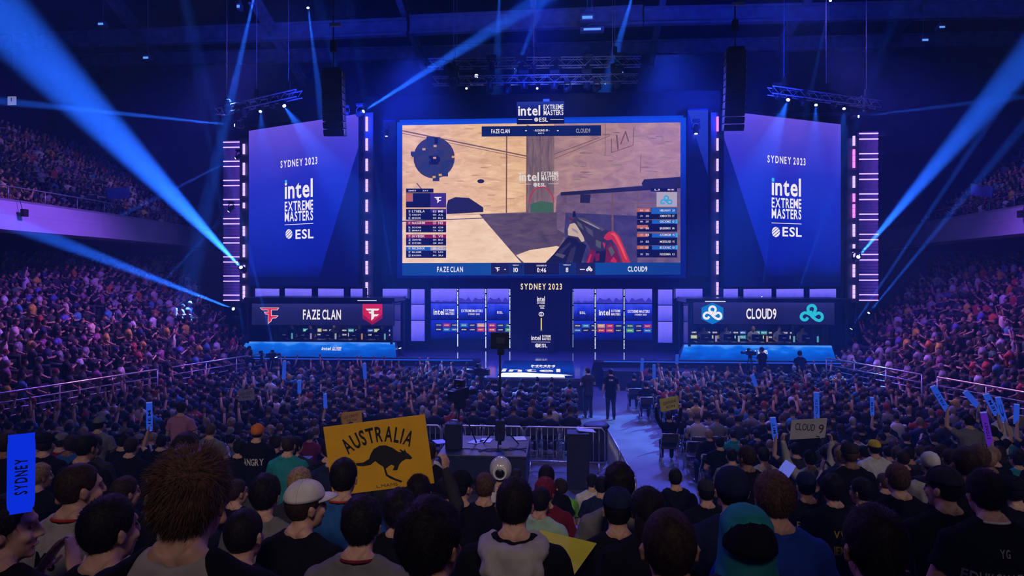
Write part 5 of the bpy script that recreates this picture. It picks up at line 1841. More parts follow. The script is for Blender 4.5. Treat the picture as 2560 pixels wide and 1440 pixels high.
def make_hair(name, thick, nape=-0.085, front=0.075, side=-0.005, lump=0.25, strands=0, length=0.03, part=0.0, seed=1, long=0.0, loose=0.0):
    rs = np.random.default_rng(seed)
    C = Vector((0, -0.012, 0.022))
    R = Vector((0.077, 0.098, 0.097))
    nu, nv = 44, 30

    def hairline(w):
        # w: 0 at the face, pi at the back of the head
        a = abs((w + PI) % (2 * PI) - PI) / PI
        pts = ((0, front), (0.22, front - 0.005), (0.33, side + 0.03), (0.42, side), (0.55, side - 0.02), (0.68, nape + 0.01), (1, nape))
        for (a0, z0), (a1, z1) in zip(pts, pts[1:]):
            if a <= a1:
                return z0 + (z1 - z0) * (a - a0) / (a1 - a0)
        return nape

    def surf(w, ph):
        d = Vector((math.sin(w) * math.cos(ph), math.cos(w) * math.cos(ph), math.sin(ph)))
        p = Vector((d.x * R.x, d.y * R.y, d.z * R.z))
        z = p.z + C.z
        hl = hairline(w)
        inside = z - hl
        q = mnoise.noise(Vector((d.x * 2.4 + seed, d.y * 2.4, d.z * 2.4))) * lump + mnoise.noise(d * 5 + Vector((seed, 0, 0))) * lump * 0.22
        t = thick * (1 + q) * (0.55 + 0.45 * max(0, d.z + 0.3)) * min(1, max(0, inside / 0.03 + 0.4))
        if inside < -0.008:
            k = 0.90
            return C + p * k, d, False
        pp = p + d * t
        if d.z < 0 and long == 0:
            pp.z *= 1.0
        return C + pp, d, inside > 0
    mb = MB()
    vs, fs = [], []
    for i in range(nv + 1):
        ph = -PI / 2 + PI * i / nv
        for j in range(nu):
            vs.append(surf(2 * PI * j / nu, ph)[0])
    for i in range(nv):
        for j in range(nu):
            j2 = (j + 1) % nu
            fs.append((i * nu + j2, i * nu + j, (i + 1) * nu + j, (i + 1) * nu + j2))
    mb.add(vs, fs, 0, True)
    if long:
        # a fall of hair behind the neck
        rings(mb, [((0, -0.055, 0.03), 0.078, 0.05), ((0, -0.075, -0.06), 0.082, 0.045), ((0, -0.085, -0.06 - long * 0.5), 0.078, 0.038), ((0, -0.085, -0.06 - long), 0.05, 0.02)], 14)
    n = 0
    while n < strands:
        w, ph = rs.uniform(-PI, PI), math.asin(rs.uniform(-0.9, 1))
        p, d, ok = surf(w, ph)
        n += 1
        if not ok:
            continue
        L_ = length * rs.uniform(0.4, 1.25)
        flow = Vector((part, 0.9 if d.z > 0.5 else 0.0, -1.0)) + Vector((rs.normal(0, 0.3), rs.normal(0, 0.3), rs.normal(0, 0.2)))
        tang = flow - d * flow.dot(d)
        if tang.length < 1e-3:
            continue
        tang.normalize()
        lift = abs(rs.normal(0.10, 0.12)) + loose * abs(rs.normal(0, 0.5))
        e1 = p + (d * (lift + 0.12) + tang) * L_ * 0.5
        e2 = e1 + (d * (lift * 0.7 - 0.05) + tang) * L_ * 0.5
        sd = d.cross(tang).normalized() * 0.0008
        p0 = p - d * 0.004
        mb.add([p0 - sd, p0 + sd, e1 + sd * 0.8, e1 - sd * 0.8, e2], [(0, 1, 2, 3), (3, 2, 4)], 0, True)
    me = mb.mesh('hair', [HAIR['black']])
    HAIRS[name] = me


make_hair('buzz', 0.007, strands=1500, length=0.009, seed=1)
make_hair('short', 0.013, strands=2200, length=0.022, seed=2)
make_hair('crop', 0.018, nape=-0.07, strands=2200, length=0.026, part=0.4, lump=0.4, seed=3)
make_hair('tousled', 0.022, nape=-0.075, strands=5200, length=0.034, lump=0.7, part=-0.6, seed=4, loose=0.5)
make_hair('mop', 0.030, nape=-0.095, side=-0.03, strands=2600, length=0.03, lump=0.5, seed=5)
make_hair('long', 0.022, nape=-0.09, side=-0.05, strands=1500, length=0.03, seed=6, long=0.24)
make_hair('fade', 0.010, nape=-0.05, side=0.02, strands=1800, length=0.016, lump=0.3, seed=7)

# caps, in head coordinates; brim points to +Y
mb = MB()
prof = [(0.0895 * math.cos(a) ** 0.8 if a < 1.56 else 0.001, 0.095 * math.sin(a)) for a in np.linspace(0, 1.57, 10)]
vs, fs = [], []
n = 28
for r, z in prof:
    for j in range(n):
        w = 2 * PI * j / n
        vs.append((r * math.cos(w) * 0.98, -0.012 + r * math.sin(w) * 1.20, 0.045 + z))
for i in range(len(prof) - 1):
    for j in range(n):
        j2 = (j + 1) % n
        fs.append((i * n + j, i * n + j2, (i + 1) * n + j2, (i + 1) * n + j))
fs.append(tuple(range(n - 1, -1, -1)))
mb.add(vs, fs, 0, True)
for k in range(3):
    w = PI * k / 3 + 0.26
    mb.tube([(r * math.cos(w) * 0.985, -0.012 + r * math.sin(w) * 1.205, 0.0455 + z) for r, z in prof] , 0.0018, 5)
    mb.tube([(-r * math.cos(w) * 0.985, -0.012 - r * math.sin(w) * 1.205, 0.0455 + z) for r, z in prof], 0.0018, 5)
mb.ball((0, -0.012, 0.141), (0.008, 0.008, 0.005), 0, 8, 6)
CAP = mb.mesh('cap', [CLOTH['black']])
mb = MB()
vs, fs = [], []
for i in range(13):
    w = math.radians(20 + 140 * i / 12)
    for k, (rad, dz) in enumerate(((1.0, 0.0), (1.0 + 0.5 * math.sin(w) ** 1.5, -0.008), (1.0 + 0.82 * math.sin(w) ** 1.5, -0.022 * math.sin(w)))):
        x, y = 0.0885 * math.cos(w), -0.012 + 0.106 * math.sin(w) * rad
        vs.append((x, y, 0.052 + dz - 0.25 * (abs(x) ** 2) * 6))
        vs.append((x, y, 0.048 + dz - 0.25 * (abs(x) ** 2) * 6))
for i in range(12):
    a, b = i * 6, (i + 1) * 6
    fs += [(a, a + 2, b + 2, b), (a + 2, a + 4, b + 4, b + 2), (a + 1, b + 1, b + 3, a + 3), (a + 3, b + 3, b + 5, a + 5), (a + 4, a + 5, b + 5, b + 4)]
mb.add(vs, fs, 0, True)
BRIM = mb.mesh('brim', [CLOTH['black']])
# beanie / helmet-like knitted hat
mb = MB()
rings(mb, [((0, -0.012, -0.01), 0.082, 0.102), ((0, -0.012, 0.03), 0.091, 0.112), ((0, -0.014, 0.08), 0.084, 0.104), ((0, -0.018, 0.118), 0.058, 0.072), ((0, -0.02, 0.136), 0.02, 0.025)], 22, 2.0)
BEANIE = mb.mesh('beanie', [CLOTH['black']])
# hood lying on the back
mb = MB()
for k in range(21):
    w = math.radians(-215 + 250 * k / 20)
    d = 0.5 - 0.5 * math.sin(w)
    mb.ball((0.118 * math.cos(w), -0.045 + 0.098 * math.sin(w), 1.098 - 0.035 * d), (0.040 + 0.016 * d, 0.040 + 0.02 * d, 0.040 + 0.016 * d), 0, 10, 8)
mb.ball((0, -0.150, 1.005), (0.150, 0.055, 0.085), 0, 16, 12)
mb.ball((0, -0.155, 0.945), (0.115, 0.045, 0.075), 0, 16, 12)
mb.ball((0, -0.150, 0.885), (0.06, 0.035, 0.04), 0, 14, 10)
for sx in (-1, 1):
    mb.tube([(sx * 0.10, -0.155, 1.06), (sx * 0.07, -0.205, 1.0), (sx * 0.02, -0.205, 0.94)], [0.022, 0.024, 0.016], 8)
HOOD = remesh('hood', mb, 0.012, 3, 0.011, 14)
HOOD.materials.append(CLOTH['pale grey'])
# lanyard ribbon round the neck
mb = MB()
mb.tube([(0.082 * math.cos(w), -0.017 + 0.080 * math.sin(w), 1.112 - 0.012 * math.sin(w)) for w in np.linspace(0, 2 * PI, 24, endpoint=False)], 0.0075, 6, 0, False, True)
LANYARD = mb.mesh('lanyard', [CLOTH['red']])
# big headscarf-like hood worn up
mb = MB()
rings(mb, [((0, -0.04, -0.20), 0.14, 0.10), ((0, -0.03, -0.10), 0.118, 0.12), ((0, -0.025, 0.0), 0.108, 0.126), ((0, -0.02, 0.08), 0.10, 0.118), ((0, -0.02, 0.125), 0.065, 0.085), ((0, -0.02, 0.142), 0.02, 0.03)], 22, 2.1)
HOODUP = remesh('hood', mb, 0.014, 2, 0.006, 10)
HOODUP.materials.append(CLOTH['teal'])

PRINTS = {}


def back_print(pose, lines, key):
    """Lettering laid on the back of a pose's shirt; lines: (text, centre height, height, width[, x])."""
    if (pose, key) in PRINTS:
        return PRINTS[(pose, key)]
    P = POSES[pose]
    m = MB()
    for mi, line in enumerate(lines):
        txt, zc, h, w = line[:4]
        xo = line[4] if len(line) > 4 else 0.0
        col = line[5] if len(line) > 5 else 0
        pts, fs = text_shape(txt, h, w, True, 0.09)
        vs = []
        for a, b in pts:
            o = Vector((a + xo, -1.0, zc + b + P['dz']))
            hit = P['tree'].ray_cast(o, Vector((0, 1, 0)))
            q = hit[0] if hit[0] is not None else Vector((o.x, -0.12, o.z))
            vs.append(q + Vector((0, -0.004, 0)))
        m.add(vs, fs, col)
    PRINTS[(pose, key)] = m
    return m


SEATED = []


def set_mat(o, m):
    o.material_slots[0].link = 'OBJECT'
    o.material_slots[0].material = m


def person(loc, label, pose='sit', hair='short', hcol='black', shirt='black', yaw=0.0, skin=0, cap=None, cap_col='black', cap_back=False, hood=None, lanyard=None, group='crowd', print_lines=None, print_mats=None, shoes=False, scale=1.0, sleeve=None, panel=None):
    P = POSES[pose]
    root = bpy.data.objects.new('person', None)
    root.empty_display_size = 0.2
    COL.objects.link(root)
    root.location = loc
    root.rotation_euler = (0, 0, yaw)
    root.scale = (scale, scale, scale)
    tag(root, label, 'person', group)
    b = link('body', P['body'], root)
    if skin:
        set_mat(b, SKIN[skin])
    s_ = link('shirt', P['shirt'], root)
    set_mat(s_, CLOTH[shirt])
    link('trousers', P['trousers'], root)
    if shoes:
        for me in P['shoes']:
            link('shoe', me, root)
    if panel:
        for sd in (-1, 1):
            bm = bmesh.new()
            bm.from_mesh(P['shirt'])
            for v in bm.verts:
                v.co += v.normal * 0.004
            bmesh.ops.bisect_plane(bm, geom=bm.verts[:] + bm.edges[:] + bm.faces[:], plane_co=(0.135 * sd, 0, 1.02), plane_no=(sd, 0, 0.45), clear_inner=True)
            bmesh.ops.bisect_plane(bm, geom=bm.verts[:] + bm.edges[:] + bm.faces[:], plane_co=(0, 0, 0.80), plane_no=(0, 0, 1), clear_inner=True)
            pm = bpy.data.meshes.new('shoulder_panel')
            bm.to_mesh(pm)
            bm.free()
            pm.materials.clear()
            pm.materials.append(CLOTH[panel])
            o = link('shoulder_panel', pm, root)
            o['label'] = '%s shoulder panel' % panel
    hm = P['HM']
    if hair:
        h = link('hair', HAIRS[hair if cap is None else 'buzz'], root)
        h.matrix_local = hm
        set_mat(h, HAIR[hcol])
    if cap == 'cap':
        c = link('cap', CAP, root)
        c.matrix_local = hm @ Matrix.Rotation(PI if cap_back else 0, 4, 'Z')
        set_mat(c, CLOTH[cap_col])
        br = link('brim', BRIM, c)
        set_mat(br, CLOTH[cap_col])
    elif cap == 'beanie':
        c = link('beanie', BEANIE, root)
        c.matrix_local = hm
        set_mat(c, CLOTH[cap_col])
    elif cap == 'hoodup':
        c = link('hood', HOODUP, root)
        c.matrix_local = hm
        set_mat(c, CLOTH[cap_col])
        c2 = link('cap', CAP, root)
        c2.matrix_local = hm @ Matrix.Translation((0, -0.055, -0.06)) @ Matrix.Scale(1.2, 4)
        set_mat(c2, CLOTH['black'])
    if hood:
        h = link('hood', HOOD, root)
        h.location = (0, 0, P['dz'])
        set_mat(h, CLOTH[hood])
    if lanyard:
        l = link('lanyard', LANYARD, root)
        l.location = (0, 0, P['dz'])
        set_mat(l, CLOTH[lanyard])
    if print_lines:
        m = back_print(pose, print_lines, label)
        o = link('shirt_print', m.mesh('shirt_print', print_mats or [CLOTH['white']]), root)
    return root

# ---------------------------------------------------------------- crowd layout
def proj(p):
    v = Vector(p) - CAM
    d = v.dot(FWD)
    return 1280 + v.dot(RGT) / d * FPX, HORIZON - v.z / d * FPX, d


HEADZ = 1.235
SEATS = []          # places for the blocks under the raked rows


def head_spot(x, y, w, k=0.195):
    p = pix(x, y, D=k * FPX / w)
    return Vector((p.x, p.y - 0.035, p.z - HEADZ))


KEYED = []          # (x, y, w) of people placed one by one


def keyed(x, y, w, label, **kw):
    loc = head_spot(x, y, w)
    KEYED.append((x, y, w, loc))
    SEATS.append(loc)
    return person(loc, label, **kw)


G = 'people in the near raked rows'
W1 = [CLOTH['white']]
WY = [mat('grey_shirt_print', (0.28, 0.28, 0.30), 0.8), mat('yellow_shirt_print', (0.45, 0.28, 0.02), 0.8)]
keyed(22, 1322, 128, 'person in black clapping side-on at the bottom corner below the big blue stick', pose='profile_clap', hair='short', group=G)
keyed(199, 1222, 100, 'person in a pale grey t-shirt with black back print and red lanyard, buzzed hair', hair='buzz', hcol='dark brown', shirt='pale grey', lanyard='red', group=G, yaw=-0.12, pose='sit_turn_right', print_lines=[('MS', 0.95, 0.07, 0.12, -0.03), ('AZ', 0.70, 0.05, 0.12, 0.05)], print_mats=[CLOTH['black']])
keyed(279, 1326, 131, 'person in black with rounded dark hair in front of the pale grey t-shirt', hair='short', hcol='black', group=G, pose='sit_turn_right', yaw=0.1)
keyed(480, 1252, 186, 'large tousled brown-haired person in a pale jersey with black shoulders, closest to the viewer', hair='tousled', hcol='brown', shirt='pale grey', group=G, yaw=0.02, pose='sit', panel='black')
keyed(610, 1338, 105, 'buzz-cut person in black just beside the large tousled head', hair='buzz', hcol='black', group=G, yaw=-0.1)
keyed(102, 1192, 50, 'person with fair cropped hair in black behind the big blue stick', hair='crop', hcol='fair', group=G, pose='sit_turn_right')
keyed(315, 1232, 62, 'dark-haired person in black between the pale grey t-shirt and the tousled head', hair='short', hcol='dark brown', group=G, pose='sit_turn_right')
keyed(664, 1240, 80, 'person in a grey t-shirt with thick dark hair, between buzz cut and white cap', hair='crop', hcol='black', shirt='grey', group=G)
keyed(762, 1266, 94, 'person in a white cap and black t-shirt with faded back print', cap='cap', cap_col='white', hcol='dark brown', group=G, pose='sit_turn_right', yaw=-0.25, print_lines=[('COUNTER STRIKE', 0.74, 0.035, 0.30), ('SYDNEY', 0.68, 0.03, 0.2)], print_mats=[mat('faded_print', (0.10, 0.07, 0.05), 0.9)])
keyed(593, 1232, 52, 'fair-sided short-haired person half hidden behind the tousled head', hair='fade', hcol='dark brown', group=G, pose='sit_turn_right')
keyed(750, 1212, 62, 'person with light brown hair behind the white cap', hair='crop', hcol='fair', shirt='charcoal', group=G)
keyed(860, 1196, 76, 'person in a blue t-shirt with red lanyard in front of the yellow sign', hair='short', hcol='black', shirt='blue', lanyard='red', group=G)
keyed(905, 1314, 108, 'dark-haired person in a grey t-shirt with a thin red lanyard below the yellow sign', hair='crop', hcol='black', shirt='grey', lanyard='maroon', group=G)
keyed(999, 1282, 78, 'person in black with soft dark hair, under the right half of the yellow sign', hair='mop', hcol='black', group=G)
keyed(1081, 1360, 170, 'large short-haired person in black at the bottom edge, ear and cheek visible', hair='crop', hcol='black', group=G, pose='sit_turn_right', yaw=0.12)
keyed(1287, 1264, 105, 'person in a black jacket with a pale grey hood down the back', hair='short', hcol='black', hood='pale grey', group=G, pose='sit_long')
keyed(1212, 1219, 58, 'brown-haired person in black beside the pale-hooded jacket', hair='fade', hcol='brown', group=G)
keyed(1154, 1219, 60, 'person in a black cap with a shiny crown beside the yellow sign', cap='cap', group=G, pose='sit_turn_right')
keyed(1119, 1226, 52, 'dark-haired person by the raised arm of the yellow sign', hair='crop', hcol='black', group=G, pose='sit_turn_right')
keyed(1350, 1254, 54, 'person in a mint t-shirt behind the pale hood', hair='short', hcol='black', shirt='mint', group=G, yaw=-0.3)
keyed(1364, 1230, 52, 'person with long dark red hair and maroon top', hair='long', hcol='red', shirt='maroon', group=G, pose='sit_turn_right')
keyed(1291, 1192, 30, 'small dark-haired person behind the pale hood', hair='short', hcol='dark brown', shirt='charcoal', group=G)
keyed(1366, 1194, 46, 'person with smooth black hair beside the inflatable hat', hair='short', hcol='black', group=G)
keyed(1402, 1220, 36, 'person in a lime green t-shirt turned sideways', hair='short', hcol='dark brown', shirt='lime green', group=G, pose='sit_turn_left', yaw=0.4)
keyed(1480, 1205, 32, 'person in a white top with green pattern near the black box', hair='short', hcol='black', shirt='white', group=G)
keyed(1503, 1216, 38, 'black-haired person in navy near the black box', hair='short', hcol='black', shirt='navy', group=G)
keyed(1548, 1216, 76, 'person with full dark hair behind the blue cap', hair='mop', hcol='black', shirt='grey', group=G)
keyed(1544, 1277, 84, 'person in a blue cap and black t-shirt in the middle', cap='cap', cap_col='navy', hcol='black', group=G)
keyed(1620, 1280, 88, 'person with long black hair beside the blue cap', hair='long', hcol='black', group=G)
keyed(1672, 1372, 158, 'large buzz-cut person in black at the bottom edge near the aisle', hair='buzz', hcol='dark brown', group=G)
keyed(1688, 1196, 40, 'child with short dark hair in a black hoodie at the aisle', hair='buzz', hcol='black', hood='black', group=G, pose='sit_long')
keyed(1829, 1228, 92, 'person in a dark navy beanie beside the aisle', cap='beanie', cap_col='navy', shirt='navy', group=G)
keyed(1934, 1249, 103, 'brown-haired person in a royal blue t-shirt', hair='crop', hcol='brown', shirt='royal blue', group=G, print_lines=[('S', 0.74, 0.07, 0.05, 0.12)], print_mats=W1)
keyed(1862, 1345, 120, 'person in a black cap with a teal hood raised around it', cap='hoodup', cap_col='teal', hair=None, shirt='navy', group=G)
keyed(2185, 1372, 165, 'large dark-headed person in black at the bottom edge, near the royal blue t-shirt', hair='short', hcol='black', group=G)
keyed(2014, 1217, 52, 'person in a navy cap and black t-shirt with white back print', cap='cap', cap_col='navy', hcol='black', group=G, print_lines=[('ESPORTS', 0.93, 0.06, 0.26), ('WORLD', 0.84, 0.08, 0.24), ('TOUR', 0.75, 0.05, 0.2)], print_mats=W1)
keyed(2080, 1226, 54, 'dark-haired person in a black t-shirt with a yellow back print', hair='mop', hcol='black', group=G, print_lines=[('VV', 0.90, 0.06, 0.10, 0.0, 1), ('IEM', 0.76, 0.07, 0.10, 0.0, 1)], print_mats=WY)
keyed(2153, 1230, 54, 'black-haired person in charcoal with a striped lanyard', hair='short', hcol='black', shirt='charcoal', lanyard='pale grey', group=G, pose='sit_turn_left')
keyed(2243, 1200, 62, 'brown-haired person in a black t-shirt with a large grey back print', hair='short', hcol='brown', group=G, print_lines=[('MMM', 0.92, 0.05, 0.2), ('PRIDE', 0.83, 0.07, 0.24), ('TURN', 0.74, 0.08, 0.22)], print_mats=WY)
keyed(2208, 1207, 36, 'person in glasses seen side-on behind the grey back print', hair='short', hcol='brown', group=G, pose='sit_turn_left')
keyed(2357, 1222, 80, 'broad person in a black cap and black t-shirt with white and yellow print', cap='cap', cap_col='charcoal', group=G, pose='sit_turn_left', print_lines=[('WVA', 0.86, 0.06, 0.16, 0.05), ('GRAND', 0.78, 0.09, 0.24, 0.05), ('SLAM', 0.68, 0.09, 0.18, 0.06, 1), ('IIII', 0.58, 0.07, 0.16, 0.06, 1)], print_mats=WY)
keyed(2462, 1236, 90, 'person in a black jersey with white collar, grey lettering and a yellow number', hair='crop', hcol='black', lanyard='white', group=G, print_lines=[('YG', 0.98, 0.04, 0.05), ('EDUKCYATARE', 0.85, 0.055, 0.36), ('V2', 0.64, 0.17, 0.17, 0.02, 1)], print_mats=WY)
keyed(2534, 1230, 58, 'bearded person in a black cap at the far edge', cap='cap', cap_col='black', group=G, pose='sit_turn_right')
keyed(1765, 1232, 48, 'person in a grey-black cap behind the navy beanie', cap='cap', cap_col='charcoal', group=G)
keyed(2324, 1160, 46, 'person in a blue and white patterned beanie', cap='beanie', cap_col='white', shirt='pale grey', group=G)
keyed(2256, 1148, 36, 'balding short-haired person behind the grey back print', hair='buzz', hcol='dark brown', group=G)
keyed(2185, 1122, 33, 'person in a pale peach cap', cap='cap', cap_col='yellow', cap_back=False, shirt='white', group=G)
keyed(1829, 1141, 31, 'short-haired person in a two-tone grey top by the aisle', hair='buzz', hcol='black', shirt='grey', group=G)
keyed(1909, 1141, 33, 'person in a dark cap and a pale grey sweatshirt, beside the cardboard sign holder', cap='cap', cap_col='charcoal', shirt='pale grey', pose='sit_long', group=G)
keyed(1799, 1108, 25, 'black-haired person in a black t-shirt in the aisle seat before the two-tone top', hair='short', hcol='black', group=G, shoes=True)
keyed(645, 1082, 34, 'person in a bright orange beanie and black t-shirt', cap='beanie', cap_col='orange', group=G, print_lines=[('ANGRY', 0.86, 0.09, 0.3)], print_mats=W1)
keyed(528, 1077, 29, 'short-haired person in a grey t-shirt facing the orange beanie row', hair='buzz', hcol='brown', shirt='grey', group=G)
keyed(330, 1117, 37, 'dark-haired person in a black t-shirt with colourful back print', hair='short', hcol='dark brown', group=G, print_lines=[('XIX', 0.80, 0.08, 0.28)], print_mats=[mat('rust_print', (0.30, 0.10, 0.04), 0.8)])
keyed(250, 1062, 30, 'person in a grey cap near the raised slim stick', cap='cap', cap_col='grey', shirt='grey', group=G)
keyed(455, 1022, 26, 'person in a pink t-shirt among dark t-shirts', hair='short', hcol='dark brown', shirt='pink', group=G)
keyed(600, 1120, 34, 'black-haired person in black right behind the tousled head', hair='short', hcol='black', group=G)
keyed(690, 1108, 33, 'person in plain black beside the orange beanie', hair='short', hcol='dark brown', group=G)
keyed(1322 - 70, 1188, 40, 'person wearing a clear inflatable ball hat with a black centre', hair='short', hcol='black', shirt='white', group=G)
hat_owner = KEYED[-1][3]

# the yellow sign and the raised hand that holds it
keyed(1047, 1232, 66, 'person in a dark long-sleeved top holding up the yellow sign', pose='sign_right', hair='crop', hcol='black', shirt='charcoal', group=G)


def sign(px4, D, name, label, m, tilt_back=0.0, thick=0.006):
    """A rigid card whose corner pixels are TL, TR and BL at distance D."""
    tl, tr, bl = (pix(x, y, D=D) for x, y in px4)
    F = frame(bl, tr - tl, tl - bl)
    w, h = (tr - tl).length, (tl - bl).length
    t = Thing(name, label, 'sign', bl)
    mb = MB().prism([(0, 0), (w, 0), (w, h), (0, h)], F, -thick, 0)
    t.part('card', mb, [m])
    return t, F, w, h


M_YEL = mat('yellow_card', (0.74, 0.40, 0.008), 0.7, noise=0.07, scale=9)
M_INK = mat('black_ink', (0.012, 0.012, 0.012), 0.7)
t, F, w, h = sign(((808, 1068), (1062, 1036), (832, 1240)), 5.12, 'yellow_sign', 'large yellow card with black lettering and a hopping kangaroo held up', M_YEL)
m = MB()
Rr = 0.50
k = w / 256.0
letter(m, F, 'AUSTRALIA', w * 0.51, h * 0.80, 0.108, 0.67, 0.002, 0, True, 0.12, warp=lambda a, b: ((Rr + b) * math.sin(a / Rr * 0.82), (Rr + b) * math.cos(a / Rr * 0.82) - Rr + 0.0))
t.part('lettering', m, [M_INK])
kang = [(240, 685), (290, 680), (330, 655), (340, 625), (360, 590), (400, 566), (440, 562), (485, 578), (525, 605), (548, 608), (532, 592), (538, 588), (562, 600), (566, 586), (580, 610), (600, 624), (618, 645), (604, 654), (575, 652), (548, 668), (530, 690), (516, 728), (486, 730), (498, 700), (478, 690), (462, 700), (440, 718), (452, 758), (500, 782), (552, 800), (540, 810), (470, 785), (440, 765), (432, 735), (424, 706), (398, 690), (370, 668), (340, 694), (290, 704), (250, 702)]


def onF(F, x, y):
    return on_plane(F, x, y)


m = MB()
poly = [onF(F, 800 + x / 2.667, 900 + y / 2.667) for x, y in kang]
from mathutils.geometry import tessellate_polygon
m.add([F(a, b, 0.002) for a, b in poly], tessellate_polygon([[Vector((a, b, 0)) for a, b in poly]]))
t.part('kangaroo', m, [M_INK])
m = MB()
a, b = onF(F, 968, 1211)
letter(m, F, 'L.MAMS', a, b, 0.022, 0.16, 0.002, 0, False)
t.part('signature', m, [mat('brown_ink', (0.12, 0.06, 0.01), 0.7)])

# cardboard team sign, and three small signs further off
M_WCARD = mat('pale_card', (0.42, 0.40, 0.42), 0.7, noise=0.08, scale=8)
keyed(2025, 1148, 35, 'person in a pale grey long-sleeved top holding up the pale card sign', pose='high_both', hair='short', hcol='black', shirt='pale grey', group=G)
D = 0.195 * FPX / 35 + 0.14
t, F, w, h = sign(((1979, 1050), (2068, 1045), (1974, 1099)), D, 'card_sign', 'pale cardboard sign with handwritten black lettering held overhead', M_WCARD)
m = MB()
letter(m, F, 'CLOUD', w * 0.40, h * 0.60, h * 0.34, w * 0.56, 0.003, 0, False, 0.12, warp=lambda a, b: (a, b - 0.12 * a))
letter(m, F, '9', w * 0.86, h * 0.46, h * 0.44, w * 0.14, 0.003, 0, False)
m.flat(strip2d([(w * .74, h * .1), (w * .84, h * .05), (w * .94, h * .09)], 0.012)[0], F, 0.003)
t.part('lettering', m, [M_INK])
for (px4, hx, hy, hw, nm, lab, M, txt) in (
        (((592, 976), (635, 972), (594, 1003)), 614, 1014, 17, 'white_sign', 'small white handwritten sign in the dark floor crowd', M_WCARD, ('GO GO', 'YUPS')),
        (((849, 1033), (903, 1026), (852, 1062)), 877, 1062, 22, 'yellow_card_sign', 'small yellow handwritten card just above the large yellow sign', M_YEL, ('GO CREW', 'OI OI')),
        (((1648, 998), (1695, 989), (1653, 1030)), 1672, 1036, 20, 'yellow_card_sign', 'small bright yellow handwritten card beside the aisle', mat('lemon_card', (0.70, 0.62, 0.02), 0.7), ('GERMAINE', 'OI'))):
    hw = 0.195 * FPX / ((CAM.z - HEADZ - 0.02) * FPX / (hy + 6 - HORIZON))
    keyed(hx, hy + 6, hw, 'person in black holding the %s' % lab.replace('small ', ''), pose='high_both', hair='short', hcol='black', group='people on the arena floor')
    AISLE_SIGN = SEATS.pop()
    D = 0.195 * FPX / hw + 0.2
    t, F, w, h = sign(px4, D, nm, lab, M)
    m = MB()
    letter(m, F, txt[0], w * 0.5, h * 0.62, h * 0.22, w * 0.7, 0.004, 0, False, 0.1, warp=lambda a, b: (a, b + 0.1 * a))
    letter(m, F, txt[1], w * 0.52, h * 0.28, h * 0.18, w * 0.45, 0.004, 0, False)
    t.part('lettering', m, [M_INK])
# yellow card lying in a lap
c0 = [pix(1352, 1325, D=3.75), pix(1492, 1358, D=3.8), pix(1430, 1445, D=3.5), pix(1290, 1410, D=3.5)]
n_ = (c0[1] - c0[0]).cross(c0[3] - c0[0]).normalized() * 0.004
m = MB().add([*c0, *[c + n_ for c in c0]], [(0, 3, 2, 1), (4, 5, 6, 7), (0, 1, 5, 4), (1, 2, 6, 5), (2, 3, 7, 6), (3, 0, 4, 7)])
single('folded_card', m, [mat('lime_card', (0.55, 0.52, 0.02), 0.6, noise=0.08)], 'yellow-green card resting behind the blue cap wearer and the pale hood', 'card', c0[0])

# clear inflatable hat
c = hat_owner + Vector((0, 0.02, HEADZ + 0.085))
t = Thing('inflatable_hat', 'clear inflatable ball hat with a black centre in the near rows', 'hat', c)
M_CLEAR = mat('clear_vinyl', (0.85, 0.85, 0.9), 0.12, spec=0.8)
t.part('ball', MB().ball(c, (0.135, 0.135, 0.15), 0, 24, 16), [mat('milky_vinyl', (0.55, 0.55, 0.60), 0.15, spec=0.8)])
t.part('pupil', MB().ball(c + Vector((0.0, -0.105, -0.02)), (0.062, 0.04, 0.066), 0, 16, 12), [M_BLK])
t.part('ring', MB().tube([c + Vector((0.075 * math.cos(a), -0.116, -0.02 + 0.08 * math.sin(a))) for a in np.linspace(0, 2 * PI, 20, endpoint=False)], 0.010, 6, 0, False, True), [M_CLEAR])

# ---------------------------------------------------------------- inflatable sticks
M_STK = {'blue': glow('lit_blue_stick', rgb(46, 90, 235), 0.55), 'vivid': glow('vivid_blue_stick', (0.004, 0.035, 0.92), 0.75), 'violet': glow('lit_violet_stick', rgb(92, 40, 190), 0.55), 'pale': glow('pale_blue_stick', rgb(110, 120, 235), 0.7)}


